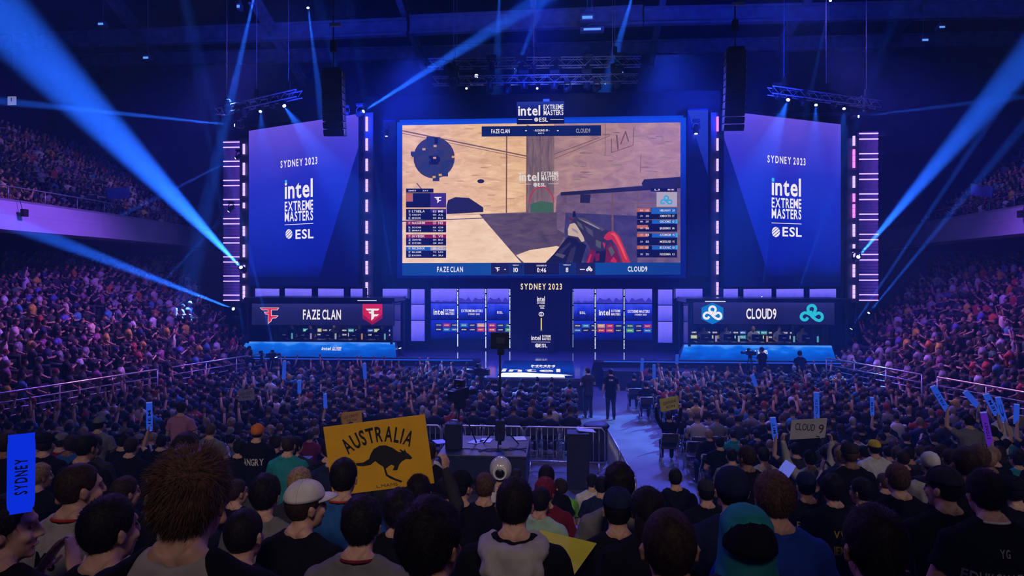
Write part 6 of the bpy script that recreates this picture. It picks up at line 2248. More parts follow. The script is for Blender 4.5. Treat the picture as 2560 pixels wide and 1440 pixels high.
def stick(p0, p1, w, label, kind, text='', facing=None):
    """An inflated bang stick from p0 (held end) to p1."""
    p0, p1 = Vector(p0), Vector(p1)
    u = (p1 - p0).normalized()
    n = (CAM - p0)
    n = (n - u * n.dot(u)).normalized()
    r = u.cross(n)
    L_ = (p1 - p0).length
    t = Thing('inflatable_stick', label, 'stick', p0, 'inflatable sticks')
    R = Matrix((r, n, u)).transposed()
    mb = MB()
    rs = [(0, .40, .05), (0.03, .47, .30), (0.12, .5, .40), (0.88, .5, .40), (0.97, .48, .22), (1.0, .46, .04)]
    vs, fs = [], []
    for f, a, b in rs:
        for j in range(16):
            q = 2 * PI * j / 16
            vs.append(p0 + u * (f * L_) + r * (a * w * math.cos(q)) + n * (b * w * math.sin(q)))
    for i in range(len(rs) - 1):
        for j in range(16):
            fs.append((i * 16 + j, i * 16 + (j + 1) % 16, (i + 1) * 16 + (j + 1) % 16, (i + 1) * 16 + j))
    fs += [tuple(range(15, -1, -1)), tuple(range(80, 96))]
    mb.add(vs, fs, 0, True)
    t.part('tube', mb, [M_STK[kind]])
    t.part('end_seam', MB().box(p1 + u * 0.008, (w * 0.95, 0.006, 0.02), 0, R), [M_STK['pale' if kind != 'vivid' else 'vivid']])
    t.part('end_seam', MB().box(p0 - u * 0.004, (w * 0.8, 0.006, 0.014), 0, R), [M_STK['pale' if kind != 'vivid' else 'vivid']])
    if text:
        Fz = frame(p0 + u * L_ * 0.5 + n * (w * 0.42), u, -r)
        m = MB()
        letter(m, Fz, text, 0, 0, w * 0.42, L_ * 0.5, 0.0, 0, True, 0.2)
        t.part('lettering', m, [mat('navy_ink', (0.01, 0.015, 0.10), 0.6)])
    return t


# (base pixel, tip pixel, pixel width, head width in pixels, kind, text, label, colours)
STICKS = [
    ((2042, 1047), (2041, 979), 13, 25, 'blue', 'NORTH', 'upright blue stick directly above the cardboard sign', 'black'),
    ((1938, 1092), (1932, 1043), 14, 28, 'blue', 'MIT', 'short violet-blue stick beside the cardboard sign', 'charcoal'),
    ((2180, 990), (2179, 946), 9, 19, 'blue', 'IEM', 'slim upright blue stick below the stand rail', 'navy'),
    ((2366, 1022), (2331, 964), 14, 27, 'blue', 'FIRST', 'leaning blue stick held high, first of four near the rail', 'grey'),
    ((2444, 1014), (2412, 978), 14, 24, 'blue', '', 'leaning blue stick second from the cardboard sign near the rail', 'white'),
    ((2491, 1034), (2464, 984), 15, 25, 'blue', 'IEM', 'blue stick third along near the rail', 'navy'),
    ((2511, 1052), (2494, 992), 13, 26, 'blue', 'C', 'blue stick fourth along near the rail', 'black'),
    ((2476, 1112), (2458, 1029), 15, 32, 'violet', 'SYDNEY', 'long violet stick leaning over dark heads', 'teal'),
    ((2540, 1056), (2542, 1010), 12, 24, 'blue', '', 'upright blue stick at the far edge', 'black'),
    ((1889, 968), (1880, 941), 10, 15, 'blue', '', 'small blue stick in the floor crowd before the second booth', 'black'),
    ((374, 1072), (373, 1005), 14, 29, 'blue', 'IEM', 'upright slim blue stick in a raised hand over the dark rows', 'black'),
    ((710, 966), (712, 922), 9, 14, 'blue', '', 'small blue stick in the far floor crowd, first from the left', 'navy'),
    ((749, 978), (749, 946), 9, 16, 'blue', '', 'small blue stick in the far floor crowd, second from the left', 'black'),
    ((913, 962), (911, 925), 9, 14, 'blue', '', 'small blue stick in the far floor crowd near the runway', 'black'),
    ((814, 996), (813, 962), 9, 18, 'blue', '', 'small blue stick behind the small yellow card', 'black'),
    ((1604, 945), (1606, 914), 8, 13, 'blue', '', 'small blue stick at the head of the aisle', 'navy'),
    ((1635, 952), (1635, 918), 8, 14, 'blue', '', 'small blue stick one seat in from the aisle head', 'black'),
    ((1692, 925), (1693, 903), 8, 12, 'blue', '', 'small blue stick against the stage edge', 'black'),
]
for (bx, by), (tx, ty), wpx, hw, kind, txt, lab, sh in STICKS:
    D = 0.195 * FPX / hw
    side = 'raise_right' if (bx * 7 + by) % 2 else 'raise_left'
    hnd = POSES[side]['wr'][1 if side == 'raise_right' else -1]
    p0 = pix(bx, by, D=D)
    loc = p0 - Vector((hnd.x, hnd.y + 0.02, hnd.z - 0.02))
    far = D > 14.5
    if far:
        sc = p0.z / hnd.z
    SEATS.append(loc) if not far else None
    if far:
        loc.z = 0.0
        p0 = loc + hnd
        D2 = (p0 - CAM).dot(FWD)
    d = pix(tx, ty, D=D) - pix(bx, by, D=D)
    x_, y_, _ = proj(loc + Vector((0, 0.035, HEADZ)))
    KEYED.append((x_, y_, hw, loc))
    person(loc, 'person raising the %s' % lab, pose=side, hair='short', hcol='black', shirt=sh, group='people raising sticks')
    stick(p0 - d * 0.06, p0 + d * 0.96, wpx / FPX * D, lab, kind, txt)
# the big one near the corner and a small tilted one
p0, p1 = pix(52, 1275, D=2.5), pix(54, 1097, D=2.5)
stick(p0, p1, 58 / FPX * 2.5, 'big vivid blue stick standing up at the near corner', 'vivid', 'SYDNEY')
p0, p1 = pix(1945, 1205, D=6.4), pix(1975, 1160, D=6.6)
stick(p0, p1, 30 / FPX * 6.4, 'short wide pale blue stick tilted behind the royal blue t-shirt', 'pale', '')

# ---------------------------------------------------------------- pen, cameras, barriers, chairs
def barrier(a, b, label):
    a, b = Vector((*a, 0)), Vector((*b, 0))
    d = (b - a)
    L_ = d.length
    d.normalize()
    Z = Vector((0, 0, 1))
    t = Thing('crowd_barrier', label, 'barrier', a, 'steel crowd barriers')
    loop = [a + Z * 0.22, a + Z * 1.0, a + d * 0.08 + Z * 1.1, b - d * 0.08 + Z * 1.1, b + Z * 1.0, b + Z * 0.22]
    t.part('frame', MB().tube(loop, 0.021, 8).tube([a + Z * 0.22, b + Z * 0.22], 0.018, 8), [M_RAIL])
    n = int(L_ / 0.14)
    m = MB()
    for k in range(1, n):
        q = a + d * (L_ * k / n)
        t.part('upright', MB().tube([q + Z * 0.22, q + Z * 1.09], 0.009, 6), [M_RAIL])
    s_ = d.cross(Z)
    for e in (a + d * 0.15, b - d * 0.15):
        t.part('foot', MB().tube([e + s_ * 0.3, e + Z * 0.22, e - s_ * 0.3], 0.015, 6), [M_RAIL])
    return t


barrier((-4.2, 17.6), (-2.1, 17.65), 'steel crowd barrier behind the camera platform, first of three along the back')
barrier((-2.05, 17.65), (0.05, 17.65), 'steel crowd barrier behind the camera platform, middle of three along the back')
barrier((0.1, 17.65), (2.15, 17.6), 'steel crowd barrier ending at the aisle, behind the black upright box')
barrier((2.22, 17.5), (2.34, 15.4), 'steel crowd barrier running along the aisle, end nearest the stage')
barrier((2.35, 15.3), (2.45, 13.2), 'steel crowd barrier running along the aisle, end nearest the viewer')
barrier((-4.25, 17.4), (-4.3, 15.3), 'steel crowd barrier closing the pen on the side behind the yellow sign')

t = Thing('camera_platform', 'black draped camera platform inside the barriers', 'platform', (-0.8, 16.5, 0))
t.part('deck', MB().bb(-1.8, 0.25, 15.5, 17.45, 0.84, 0.90, 0, 0.01), [mat('black_deck', (0.03, 0.03, 0.035), 0.35)])
t.part('drape', MB().bb(-1.78, 0.23, 15.52, 17.43, 0, 0.84), [M_SKIRT])
# upright black box and what lies on it
t = Thing('upright_box', 'tall black upright box standing inside the barrier corner', 'box', (1.43, 16.3, 0))
t.part('body', MB().bb(1.17, 1.69, 16.05, 16.55, 0, 1.30, 0, 0.015), [M_DARK])
t.part('grille', MB().bb(1.22, 1.64, 16.035, 16.05, 0.2, 1.22), [M_SKIRT])
single('clipboard', MB().box((1.62, 16.35, 1.325), (0.42, 0.28, 0.015), 0, Matrix.Rotation(0.12, 3, 'Y') @ Matrix.Rotation(0.2, 3, 'Z')), [mat('pale_sheet', (0.45, 0.42, 0.5), 0.5)], 'pale flat sheet lying on the tall black box', 'sheet', (1.62, 16.35, 1.31))
t = Thing('stage_monitor', 'black draped speaker on the floor behind the barrier by the aisle', 'speaker', (2.0, 18.7, 0))
t.part('body', MB().bb(1.72, 2.28, 18.4, 19.0, 0, 0.95, 0, 0.08), [M_DARK])
t.part('cover', MB().ball((2.0, 18.7, 0.92), (0.36, 0.36, 0.12), 0, 14, 8), [M_SKIRT])
# road case in the left rows
c = pix(702, 1180, D=12.6)
t = Thing('road_case', 'flat-topped black road case among the rows behind the orange beanie', 'case', (c.x, c.y, 0.4))
t.part('body', MB().bb(c.x - 0.5, c.x + 0.5, c.y - 0.3, c.y + 0.3, c.z - 0.75, c.z + 0.16, 0, 0.02), [M_DARK])
t.part('lid', MB().bb(c.x - 0.5, c.x + 0.5, c.y - 0.3, c.y + 0.3, c.z + 0.17, c.z + 0.23, 0, 0.015), [mat('case_lid', (0.06, 0.06, 0.07), 0.3)])
t.part('lid_edge', MB().bb(c.x - 0.51, c.x + 0.51, c.y - 0.315, c.y - 0.30, c.z + 0.15, c.z + 0.18), [M_RAIL])
SEATS_CASE = (c.x, c.y)

M_CAMBODY = mat('camera_black', (0.016, 0.016, 0.018), 0.35)


def tv_camera(base, z, aimdir, label, scale=1.0, tripod=True):
    """A broadcast camera on a tripod: body, lens, viewfinder, pan bar, head, legs."""
    b = Vector(base)
    d = Vector((aimdir[0], aimdir[1], 0)).normalized()
    s_ = Vector((d.y, -d.x, 0))
    R = Matrix((s_, d, Vector((0, 0, 1)))).transposed()
    c = Vector((b.x, b.y, z))
    k = scale
    t = Thing('broadcast_camera', label, 'camera', b, 'broadcast cameras')
    t.part('body', MB().box(c, (0.16 * k, 0.42 * k, 0.24 * k), 0, R, 0.02).box(c - d * 0.27 * k, (0.13 * k, 0.12 * k, 0.2 * k), 0, R, 0.01), [M_CAMBODY])
    RL = d.to_track_quat('Z', 'Y').to_matrix()
    t.part('lens', MB().lathe([(0.055 * k, 0.2 * k), (0.06 * k, 0.3 * k), (0.075 * k, 0.34 * k), (0.08 * k, 0.50 * k), (0.07 * k, 0.51 * k)], c, 14, 0, RL), [M_CAMBODY])
    t.part('viewfinder', MB().box(c + Vector((0, 0, 0.2 * k)) - s_ * 0.05 + d * 0.05, (0.2 * k, 0.1 * k, 0.14 * k), 0, R, 0.01), [M_CAMBODY])
    t.part('handle', MB().tube([c + d * 0.15 * k + Vector((0, 0, .12 * k)), c + d * 0.12 * k + Vector((0, 0, .19 * k)), c - d * 0.12 * k + Vector((0, 0, .19 * k)), c - d * 0.15 * k + Vector((0, 0, .12 * k))], 0.014 * k, 6), [M_CAMBODY])
    t.part('pan_bar', MB().tube([c - d * 0.1 * k - Vector((0, 0, .2 * k)), c - d * 0.6 * k + s_ * 0.2 * k - Vector((0, 0, .32 * k))], 0.012, 6), [M_CAMBODY])
    t.part('fluid_head', MB().box(c - Vector((0, 0, 0.2 * k)), (0.16 * k, 0.2 * k, 0.16 * k), 0, R, 0.02), [M_CAMBODY])
    top = c.z - 0.28 * k
    for a in range(3):
        w = a * 2 * PI / 3 + 0.4
        f = Vector((b.x + 0.42 * math.cos(w), b.y + 0.42 * math.sin(w), b.z))
        t.part('tripod_leg', MB().tube([(b.x + 0.06 * math.cos(w), b.y + 0.06 * math.sin(w), top), f], 0.022, 6), [M_CAMBODY])
    return t


q = pix(1150, 985, D=16.6)
tv_camera((q.x, q.y, 0.9), q.z, (0.45, 0.9), 'large broadcast camera on a tripod on the camera platform', 1.25)
q2 = pix(1135, 1094, D=16.2)
t = Thing('equipment_case', 'black upright equipment case at the foot of the large camera', 'case', (q2.x, q2.y, 0.9))
t.part('body', MB().bb(q2.x - 0.19, q2.x + 0.19, q2.y - 0.16, q2.y + 0.16, 0.9, 1.52, 0, 0.03), [M_DARK])
t.part('handle', MB().tube([(q2.x - 0.1, q2.y, 1.52), (q2.x - 0.08, q2.y, 1.58), (q2.x + 0.08, q2.y, 1.58), (q2.x + 0.1, q2.y, 1.52)], 0.012, 6), [M_RAIL])
# prompter monitor on a tall pole
q = pix(1250, 851, D=16.4)
t = Thing('prompter_monitor', 'square black monitor on a tall pole in front of the stage', 'monitor', (q.x, q.y, 0.9))
t.part('shell', MB().box(q, (0.44, 0.12, 0.40), 0, None, 0.02), [M_DARK])
t.part('back_plate', MB().box(q + Vector((0.02, -0.065, 0)), (0.2, 0.01, 0.14), 0, None, 0.005), [mat('dull_plate', (0.06, 0.06, 0.07), 0.4)])
t.part('clamp', MB().box((q.x + 0.02, q.y, q.z - 0.28), (0.16, 0.1, 0.14), 0, None, 0.02), [M_DARK])
t.part('pole', MB().tube([(q.x, q.y, 0.95), (q.x, q.y, q.z - 0.2)], [0.035, 0.022], 8), [M_DARK])
for a in range(3):
    w = a * 2 * PI / 3 + 0.5
    t.part('leg', MB().tube([(q.x, q.y, 1.45), (q.x + 0.5 * math.cos(w), q.y + 0.5 * math.sin(w), 0.91)], 0.016, 6), [M_DARK])
t.part('weight_case', MB().box((q.x, q.y, 1.3), (0.22, 0.2, 0.5), 0, None, 0.03), [M_DARK])
# papers, monitors and cable on the platform
for k, (x, y, cc) in enumerate(((1190, 1103, (0.5, 0.5, 0.6)), (1215, 1100, (0.6, 0.6, 0.7)), (1300, 1095, (0.5, 0.45, 0.25)), (1100, 1103, (0.3, 0.3, 0.55)))):
    p = pix(x, y, Z=0.92)
    single('script_sheet', MB().box((p.x, p.y, 0.91), (0.28, 0.4, 0.008), 0, Matrix.Rotation(0.3 * k - 0.4, 3, 'Z')), [mat('sheet_%d' % k, cc, 0.6)], 'pale paper sheet on the camera platform, %s' % ('beside the tripod', 'under the monitor pole', 'yellowish one at the aisle end', 'bluish one at the far end')[k], 'paper', (p.x, p.y, 0.905), 'papers on the camera platform')
rr = random.Random(2)
for k in range(3):
    pts = []
    x, y = -1.5 + k * 0.6, 16.0
    for i in range(14):
        pts.append((x, y, 0.915))
        x += rr.uniform(-0.05, 0.2)
        y += rr.uniform(-0.12, 0.12)
        x, y = min(x, 0.2), min(max(y, 15.6), 17.3)
    single('cable', MB().tube(pts, 0.012, 6), [M_DARK], 'black cable snaking over the camera platform, %s' % ('near its far end', 'in its middle', 'near the aisle end')[k], 'cable', pts[0], 'cables on the camera platform')

# people at work
person(pix(1527, 1048, Z=0.0), 'standing person in black with a pale back mark, alone in the aisle', pose='stand', hair='short', hcol='black', group='standing crew', shoes=True, print_lines=[('IEM', 0.98, 0.06, 0.14)], print_mats=W1)
person(pix(1470, 1044, Z=0.0), 'standing person in black with folded arms at the aisle edge beside the seated block', pose='stand_fold', hair='short', hcol='dark brown', shirt='charcoal', group='standing crew', shoes=True, yaw=0.4)
p = pix(1905, 1000, D=29.6)
person((p.x, p.y, 0.15), 'standing camera operator in black before the second booth', pose='stand_fold', hair='short', hcol='black', group='standing crew', shoes=True, yaw=0.5)
tv_camera((p.x - 0.42, p.y + 0.3, 0.0), 1.62, (-0.8, 0.6), 'small broadcast camera beside the standing operator before the second booth', 0.8)
p = pix(2000, 1000, D=29.8)
person((p.x, p.y, 0.35), 'seated crew member in black before the second booth, beyond the operator', pose='sit_down', hair='mop', hcol='black', group='standing crew', shoes=True)
for k, (x, D) in enumerate(((655, 29.5), (680, 29.8))):
    p = pix(x, 1000, D=D)
    tv_camera((p.x, p.y, 0.0), 1.55, (0.6, 0.8) if k else (-0.3, 1), 'small broadcast camera before the first booth, %s' % ('outer one', 'inner one')[k], 0.8)
p = pix(625, 1000, D=29.4)
person((p.x, p.y, 0.0), 'crew member in black with a headset before the first booth', pose='stand_fold', hair='short', hcol='black', group='standing crew', yaw=-0.4)
p = pix(1222, 955, D=24.6)
tv_camera((p.x - 0.3, p.y, 0), 1.55, (-0.9, 0.4), 'broadcast camera in front of the runway', 1.1)
person((p.x + 0.25, p.y - 0.3, 0), 'camera operator in black crouched by the runway', pose='sit_long', hair='short', hcol='black', group='standing crew', yaw=0.6)

# players in the booths, facing the crowd
names = ('first', 'second', 'third', 'fourth', 'fifth')
for s in (-1, 1):
    for k, xw in enumerate(BOOTH[s]):
        hc = ('dark brown', 'black', 'fair', 'brown', 'black')[k]
        person((xw + 0.05, 33.25, STZ + 0.05), 'player in %s jersey at a monitor, %s from outer end, %s booth' % (('black', 'white')[s > 0], names[k if s < 0 else 4 - k], ('red-emblem', 'blue-emblem')[s > 0]), pose='sit', hair=('short', 'crop')[k % 2], hcol=hc, shirt=('charcoal', 'pale grey')[s > 0], yaw=PI + 0.2 * (k - 2) * 0.4, group='players in the booths')
        ch = Thing('gaming_chair', 'black high-backed chair of the %s player from the outer end, %s booth' % (names[k if s < 0 else 4 - k], ('red-emblem', 'blue-emblem')[s > 0]), 'chair', (xw + 0.05, 33.4, STZ + 0.05), 'chairs in the booths')
        z0 = STZ + 0.05
        ch.part('seat', MB().box((xw + 0.05, 33.3, z0 + 0.40), (0.5, 0.5, 0.09), 0, None, 0.03), [M_DARK])
        ch.part('backrest', MB().box((xw + 0.05, 33.56, z0 + 0.85), (0.48, 0.08, 0.8), 0, Matrix.Rotation(-0.08, 3, 'X'), 0.03), [M_DARK])
        ch.part('post', MB().tube([(xw + 0.05, 33.3, z0 + 0.06), (xw + 0.05, 33.3, z0 + 0.38)], 0.03, 8), [M_RAIL])
        ch.part('base', MB().lathe([(0.26, 0.02), (0.26, 0.05), (0.05, 0.08)], (xw + 0.05, 33.3, z0), 10), [M_DARK])


# folding chairs
def fold_chair():
    seat = MB().box((0, 0.0, 0.45), (0.42, 0.40, 0.035), 0, None, 0.012)
    back = MB().box((0, -0.22, 0.73), (0.42, 0.025, 0.24), 0, Matrix.Rotation(-0.14, 3, 'X'), 0.012)
    fr = {}
    for s in (-1, 1):
        fr[s] = MB().tube([(s * 0.22, 0.24, 0.0), (s * 0.22, 0.02, 0.42), (s * 0.22, -0.20, 0.64), (s * 0.22, -0.245, 0.85)], 0.012, 6).tube([(s * 0.20, -0.24, 0.0), (s * 0.20, 0.16, 0.43)], 0.011, 6)
    bar = MB().tube([(-0.22, -0.245, 0.85), (0.22, -0.245, 0.85)], 0.012, 6).tube([(-0.2, -0.19, 0.05), (0.2, -0.19, 0.05)], 0.009, 6)
    return [('seat', seat.mesh('seat', [M_DARK])), ('backrest', back.mesh('backrest', [M_DARK])), ('side_frame', fr[-1].mesh('side_frame', [M_RAIL])), ('side_frame', fr[1].mesh('side_frame', [M_RAIL])), ('cross_bar', bar.mesh('cross_bar', [M_RAIL]))]


CH = fold_chair()


def chair(loc, label, yaw=0.0):
    o = bpy.data.objects.new('folding_chair', None)
    COL.objects.link(o)
    o.location = loc
    o.rotation_euler = (0, 0, yaw)
    tag(o, label, 'chair', 'folding chairs by the aisle')
    for n_, me in CH:
        link(n_, me, o)


chair((pix(1724, 1168, Z=0).x, 17.6, 0), 'empty black folding chair at the aisle, nearer of the two empty ones', 0.02)
chair((pix(1790, 1168, Z=0).x, 17.6, 0), 'empty black folding chair one seat in from the aisle', 0.02)

chair(AISLE_SIGN + Vector((0, -0.02, 0)), 'occupied black folding chair of the small yellow card holder beside the aisle')

# ---------------------------------------------------------------- the rest of the audience
rr = random.Random(23)


def rake(d):
    return 4.45 - 0.24 * (d - 1.7)


SPOTS = []     # (location, yaw, zone, row word, seat word)
ORD = 'zeroth first second third fourth fifth sixth seventh eighth ninth tenth eleventh twelfth thirteenth fourteenth fifteenth sixteenth seventeenth eighteenth nineteenth twentieth'.split()


def ordw(n):
    if n < len(ORD):
        return ORD[n]
    tens = {2: 'twenty', 3: 'thirty', 4: 'forty', 5: 'fifty'}
    return (tens[n // 10] + '-' + ORD[n % 10]) if n % 10 else {3: 'thirtieth', 4: 'fortieth', 5: 'fiftieth'}.get(n // 10, 'twentieth')


def clash(loc, floor=False):
    p = loc + Vector((0, 0.035, HEADZ))
    x, y, d = proj(p)
    w = 0.195 * FPX / d
    for (kx, ky, kw, kl) in KEYED:
        kd = 0.195 * FPX / kw
        if abs(kl.x - loc.x) < 0.46 and abs(kl.y - loc.y) < 0.62:
            return True
        if floor:
            continue
        # do not hide a placed head, nor stand in front of its back
        if d < kd and abs(x - kx) < (w + kw) * 0.45 and abs(y - ky) < (w + kw) * 0.62:
            return True
        if kd < d and abs(x - kx) < kw * 0.2 and ky + kw * 0.6 < y:
            return True
    return False


def in_view(loc, m=40):
    x, y, d = proj(loc + Vector((0, 0, 1.2)))
    return d > 0.5 and -m < x < 2560 + m and -m < y < 1440 + m


# raked rows
rownum = 0
for r in range(17):
    d = 3.15 + 0.86 * r
    rownum += 1
    cand = []
    n = int(26 / 0.56)
    for k in range(n):
        x = -13 + k * 0.56 + 0.28 * (r % 2) + rr.uniform(-0.06, 0.06)
        y = d + rr.uniform(-0.06, 0.06)
        # the open pen, the aisle and the case
        if -4.6 < x < 2.6 and d > 10.2:
            continue
        if 1.9 < x < 4.5 and d > 8.6:
            continue
        if x > 4.4 and d > 13.4:
            continue
        if (x - SEATS_CASE[0]) ** 2 / 0.75 + (y - SEATS_CASE[1]) ** 2 / 0.8 < 1:
            continue
        z = max(0.0, rake(d) - HEADZ) + rr.uniform(-0.03, 0.03)
        loc = Vector((x, y, max(0, z)))
        if not in_view(loc) or clash(loc):
            continue
        hx, hy, hd = proj(loc + Vector((0, 0.035, HEADZ)))
        if 1085 < hx < 1770 and hy < 1192:
            continue
        cand.append(loc)
    for k, loc in enumerate(cand):
        SPOTS.append((loc, 0.0, 'raked rows', rownum, k + 1))
# arena floor: three blocks of chairs
for r in range(18):
    y = 15.6 + 0.86 * r
    for zone, xa, xb in (('floor block before the first booth', -(17.0 - (y - 14) * 0.30) + 1.0, -2.9), ('middle floor block', -2.5, 1.3), ('floor block beyond the aisle', 4.55, (17.0 - (y - 14) * 0.30) - 1.0)):
        if zone == 'middle floor block' and (y < 18.6 or y > 24.6):
            continue
        if zone.endswith('first booth') and y < 18.3:
            xb = -4.8
        if y > 29.3:
            continue
        seat = 0
        n = int((xb - xa) / 0.54)
        for k in range(n + 1):
            x = xa + k * (xb - xa) / max(1, n)
            loc = Vector((x + rr.uniform(-0.05, 0.05), y + rr.uniform(-0.06, 0.06), 0))
            if zone.endswith('aisle') and 17.2 < y < 18.0 and x < 6.2:
                continue
            if not in_view(loc) or clash(loc, True):
                continue
            seat += 1
            SPOTS.append((loc, 0.0, zone, r + 1, seat))
# nearest first; the first ones are individuals
SPOTS.sort(key=lambda s_: (s_[0] - CAM).dot(FWD))
N_IND = 300
n_have = sum(1 for o in bpy.data.objects if o.name.split('.')[0] == 'person' and o.parent is None)
n_more = N_IND - n_have
poses = ['sit', 'sit', 'sit', 'sit_turn_left', 'sit_turn_right', 'sit_long', 'sit_fold', 'sit_down', 'clap']
shirts = ['black'] * 12 + ['charcoal'] * 4 + ['navy'] * 3 + ['grey'] * 3 + ['pale grey', 'white', 'olive', 'maroon', 'blue', 'black', 'teal']
hairs = ['short', 'short', 'crop', 'buzz', 'fade', 'mop', 'long', 'short']
hcols = ['black'] * 5 + ['dark brown'] * 5 + ['brown'] * 2 + ['fair']
hword = {'short': 'short', 'crop': 'swept', 'buzz': 'buzzed', 'fade': 'faded', 'mop': 'full', 'long': 'long', 'tousled': 'tousled'}
for (loc, yaw, zone, row, seat) in SPOTS[:n_more]:
    hr, hc, sh = rr.choice(hairs), rr.choice(hcols), rr.choice(shirts)
    cap = rr.random() < 0.13
    cc = rr.choice(['black', 'black', 'navy', 'charcoal', 'grey'])
    ps = rr.choice(poses)
    head = '%s cap' % cc if cap else '%s %s hair' % (hword[hr], hc)
    zw = {'raked rows': 'raked', 'floor block before the first booth': 'left-floor', 'middle floor block': 'middle-floor', 'floor block beyond the aisle': 'right-floor'}[zone]
    lab = 'person in %s, %s, %s %s row, %s seat' % (sh, head, ordw(row), zw, ordw(seat))
    if zone == 'raked rows':
        SEATS.append(loc)
    person(loc, lab, pose=ps, hair=hr, hcol=hc, shirt=sh, yaw=rr.uniform(-0.15, 0.15) + (0.10 if loc.x > 3 else -0.05), skin=rr.choice((0, 0, 0, 1, 1, 2)), cap='cap' if cap else None, cap_col=cc, cap_back=rr.random() < 0.3, group='people in the near raked rows' if zone == 'raked rows' else 'people on the arena floor', shoes=zone.endswith('aisle') and seat < 3)
mid_first = min([r for (_l, _y, z, r, _s) in SPOTS if z == 'middle floor block'] or [0])
for (loc, yaw, zone, row, seat) in SPOTS:
    if (zone == 'floor block beyond the aisle' and seat <= (2 if row < 7 else 1)) or (zone == 'middle floor block' and row == mid_first):
        chair(loc + Vector((0, -0.02, 0)), 'occupied black folding chair, %s %s row, %s seat' % (ordw(row), 'right-floor' if 'aisle' in zone else 'middle-floor', ordw(seat)))
for k, (bx, by, hw) in enumerate(((1604, 945, 13), (1635, 952, 14))):
    q = [kk[3] for kk in KEYED if abs(kk[2] - hw) < 0.01 and abs(proj(kk[3] + Vector((0, 0, 1.0)))[0] - bx) < 25]
    if q:
        chair(q[0] + Vector((0, -0.02, 0)), 'occupied folding chair of the %s small-stick holder at the aisle head' % ('first', 'second')[k])
REST = [(loc, yaw, 3 if z == 'middle floor block' else 0) for (loc, yaw, z, r, s_) in SPOTS[n_more:]]

# the raked floor under the near rows: a block under every seat
m = MB()
for loc in SEATS:
    m.bb(loc.x - 0.27, loc.x + 0.27, loc.y - 0.30, loc.y + 0.62, min(0.0, loc.z - 0.3) if loc.z > 0.05 else -0.05, loc.z)
struct('tier_near', m, [M_TIER])
m = MB()
for loc in SEATS:
    m.bb(loc.x - 0.22, loc.x + 0.22, loc.y - 0.26, loc.y + 0.14, loc.z, loc.z + 0.405)
struct('tier_near_benches', m, [M_TIER])

# side stands
for s in (-1, 1):
    for rowf, n, zone in ((low_row, NR_LOW, 1), (up_row, NR_UP, 2)):
        for r in range(n):
            a, b = rowf(s, r)
            a2, b2 = rowf(s, r + 1)
            L_ = (b - a).length
            k = int(L_ / 0.49)
            for i in range(k):
                f = (i + 0.5) / k
                if zone == 2 and abs(f * L_ - 14) < 0.7:
                    continue
                if rr.random() < (0.05 if zone == 1 else 0.12):
                    continue
                p = a.lerp(b, f).lerp(a2.lerp(b2, f), 0.45)
                loc = Vector((p.x + rr.uniform(-.05, .05), p.y + rr.uniform(-.08, .08), a.z))
                if not in_view(loc, 80):
                    continue
                t_ = Vector((s * 2.0, 35.0, 0)) - loc
                REST.append((loc, math.atan2(-t_.x, t_.y) + rr.uniform(-0.35, 0.35), zone))


def crowd_template(arms, turn):
    """A low seated figure: vertices, faces and a colour class per vertex (skin, hair, shirt, trousers)."""
    mb = MB()
    cls = []

    def mark(c, f=None):
        for i in range(len(cls), len(mb.v)):
            cls.append(c if f is None else f(mb.v[i]))
    R = Matrix.Rotation(turn, 3, 'Z')
    H = Vector((0, 0.035, 1.235))

    def hc(v):
        q = R.inverted() @ (Vector(v) - H)
        return 1 if (q.z > 0.035 and q.y < 0.085) or (q.y < 0.03 and q.z > -0.05) else 0
    mb.ball(H, (0.078, 0.10, 0.122), 0, 12, 9, R)
    mark(0, hc)
    mb.ball(H + R @ Vector((0, 0.10, -0.02)), (0.014, 0.018, 0.024), 0, 5, 4, R)
    mark(0)
    mb.tube([(0, -0.01, 1.02), (0, 0.0, 1.14)], 0.058, 7)
    mark(0)
    rings(mb, [((0, 0, 0.46), 0.18, 0.14), ((0, -0.01, 0.66), 0.175, 0.13), ((0, -0.01, 0.90), 0.20, 0.14), ((0, -0.01, 1.01), 0.19, 0.11), ((0, -0.01, 1.085), 0.09, 0.075)], 10)
    mark(2)
    for s, kind in ((-1, arms[0]), (1, arms[1])):
        el, wr, hd, pn, cu = arm_joints(kind, s)
        S_, E, W = Vector((s * 0.19, 0, 1.0)), Vector(el), Vector(wr)
        mb.tube([S_, S_.lerp(E, 0.6)], [0.075, 0.066], 7)
        mark(2)
        mb.tube([S_.lerp(E, 0.5), E, W], [0.045, 0.042, 0.03], 6)
        mark(0)
        mb.ball(W + Vector(hd).normalized() * 0.07, (0.042, 0.03, 0.075) if kind in ('raise', 'high') else (0.04, 0.05, 0.04), 0, 6, 5)
        mark(0)
        mb.tube([(s * 0.1, 0, 0.54), (s * 0.14, 0.42, 0.52), (s * 0.13, 0.42, 0.05)], [0.105, 0.075, 0.06], 6)
        mark(3)
    return np.array([tuple(v) for v in mb.v]), mb.f, np.array(cls)


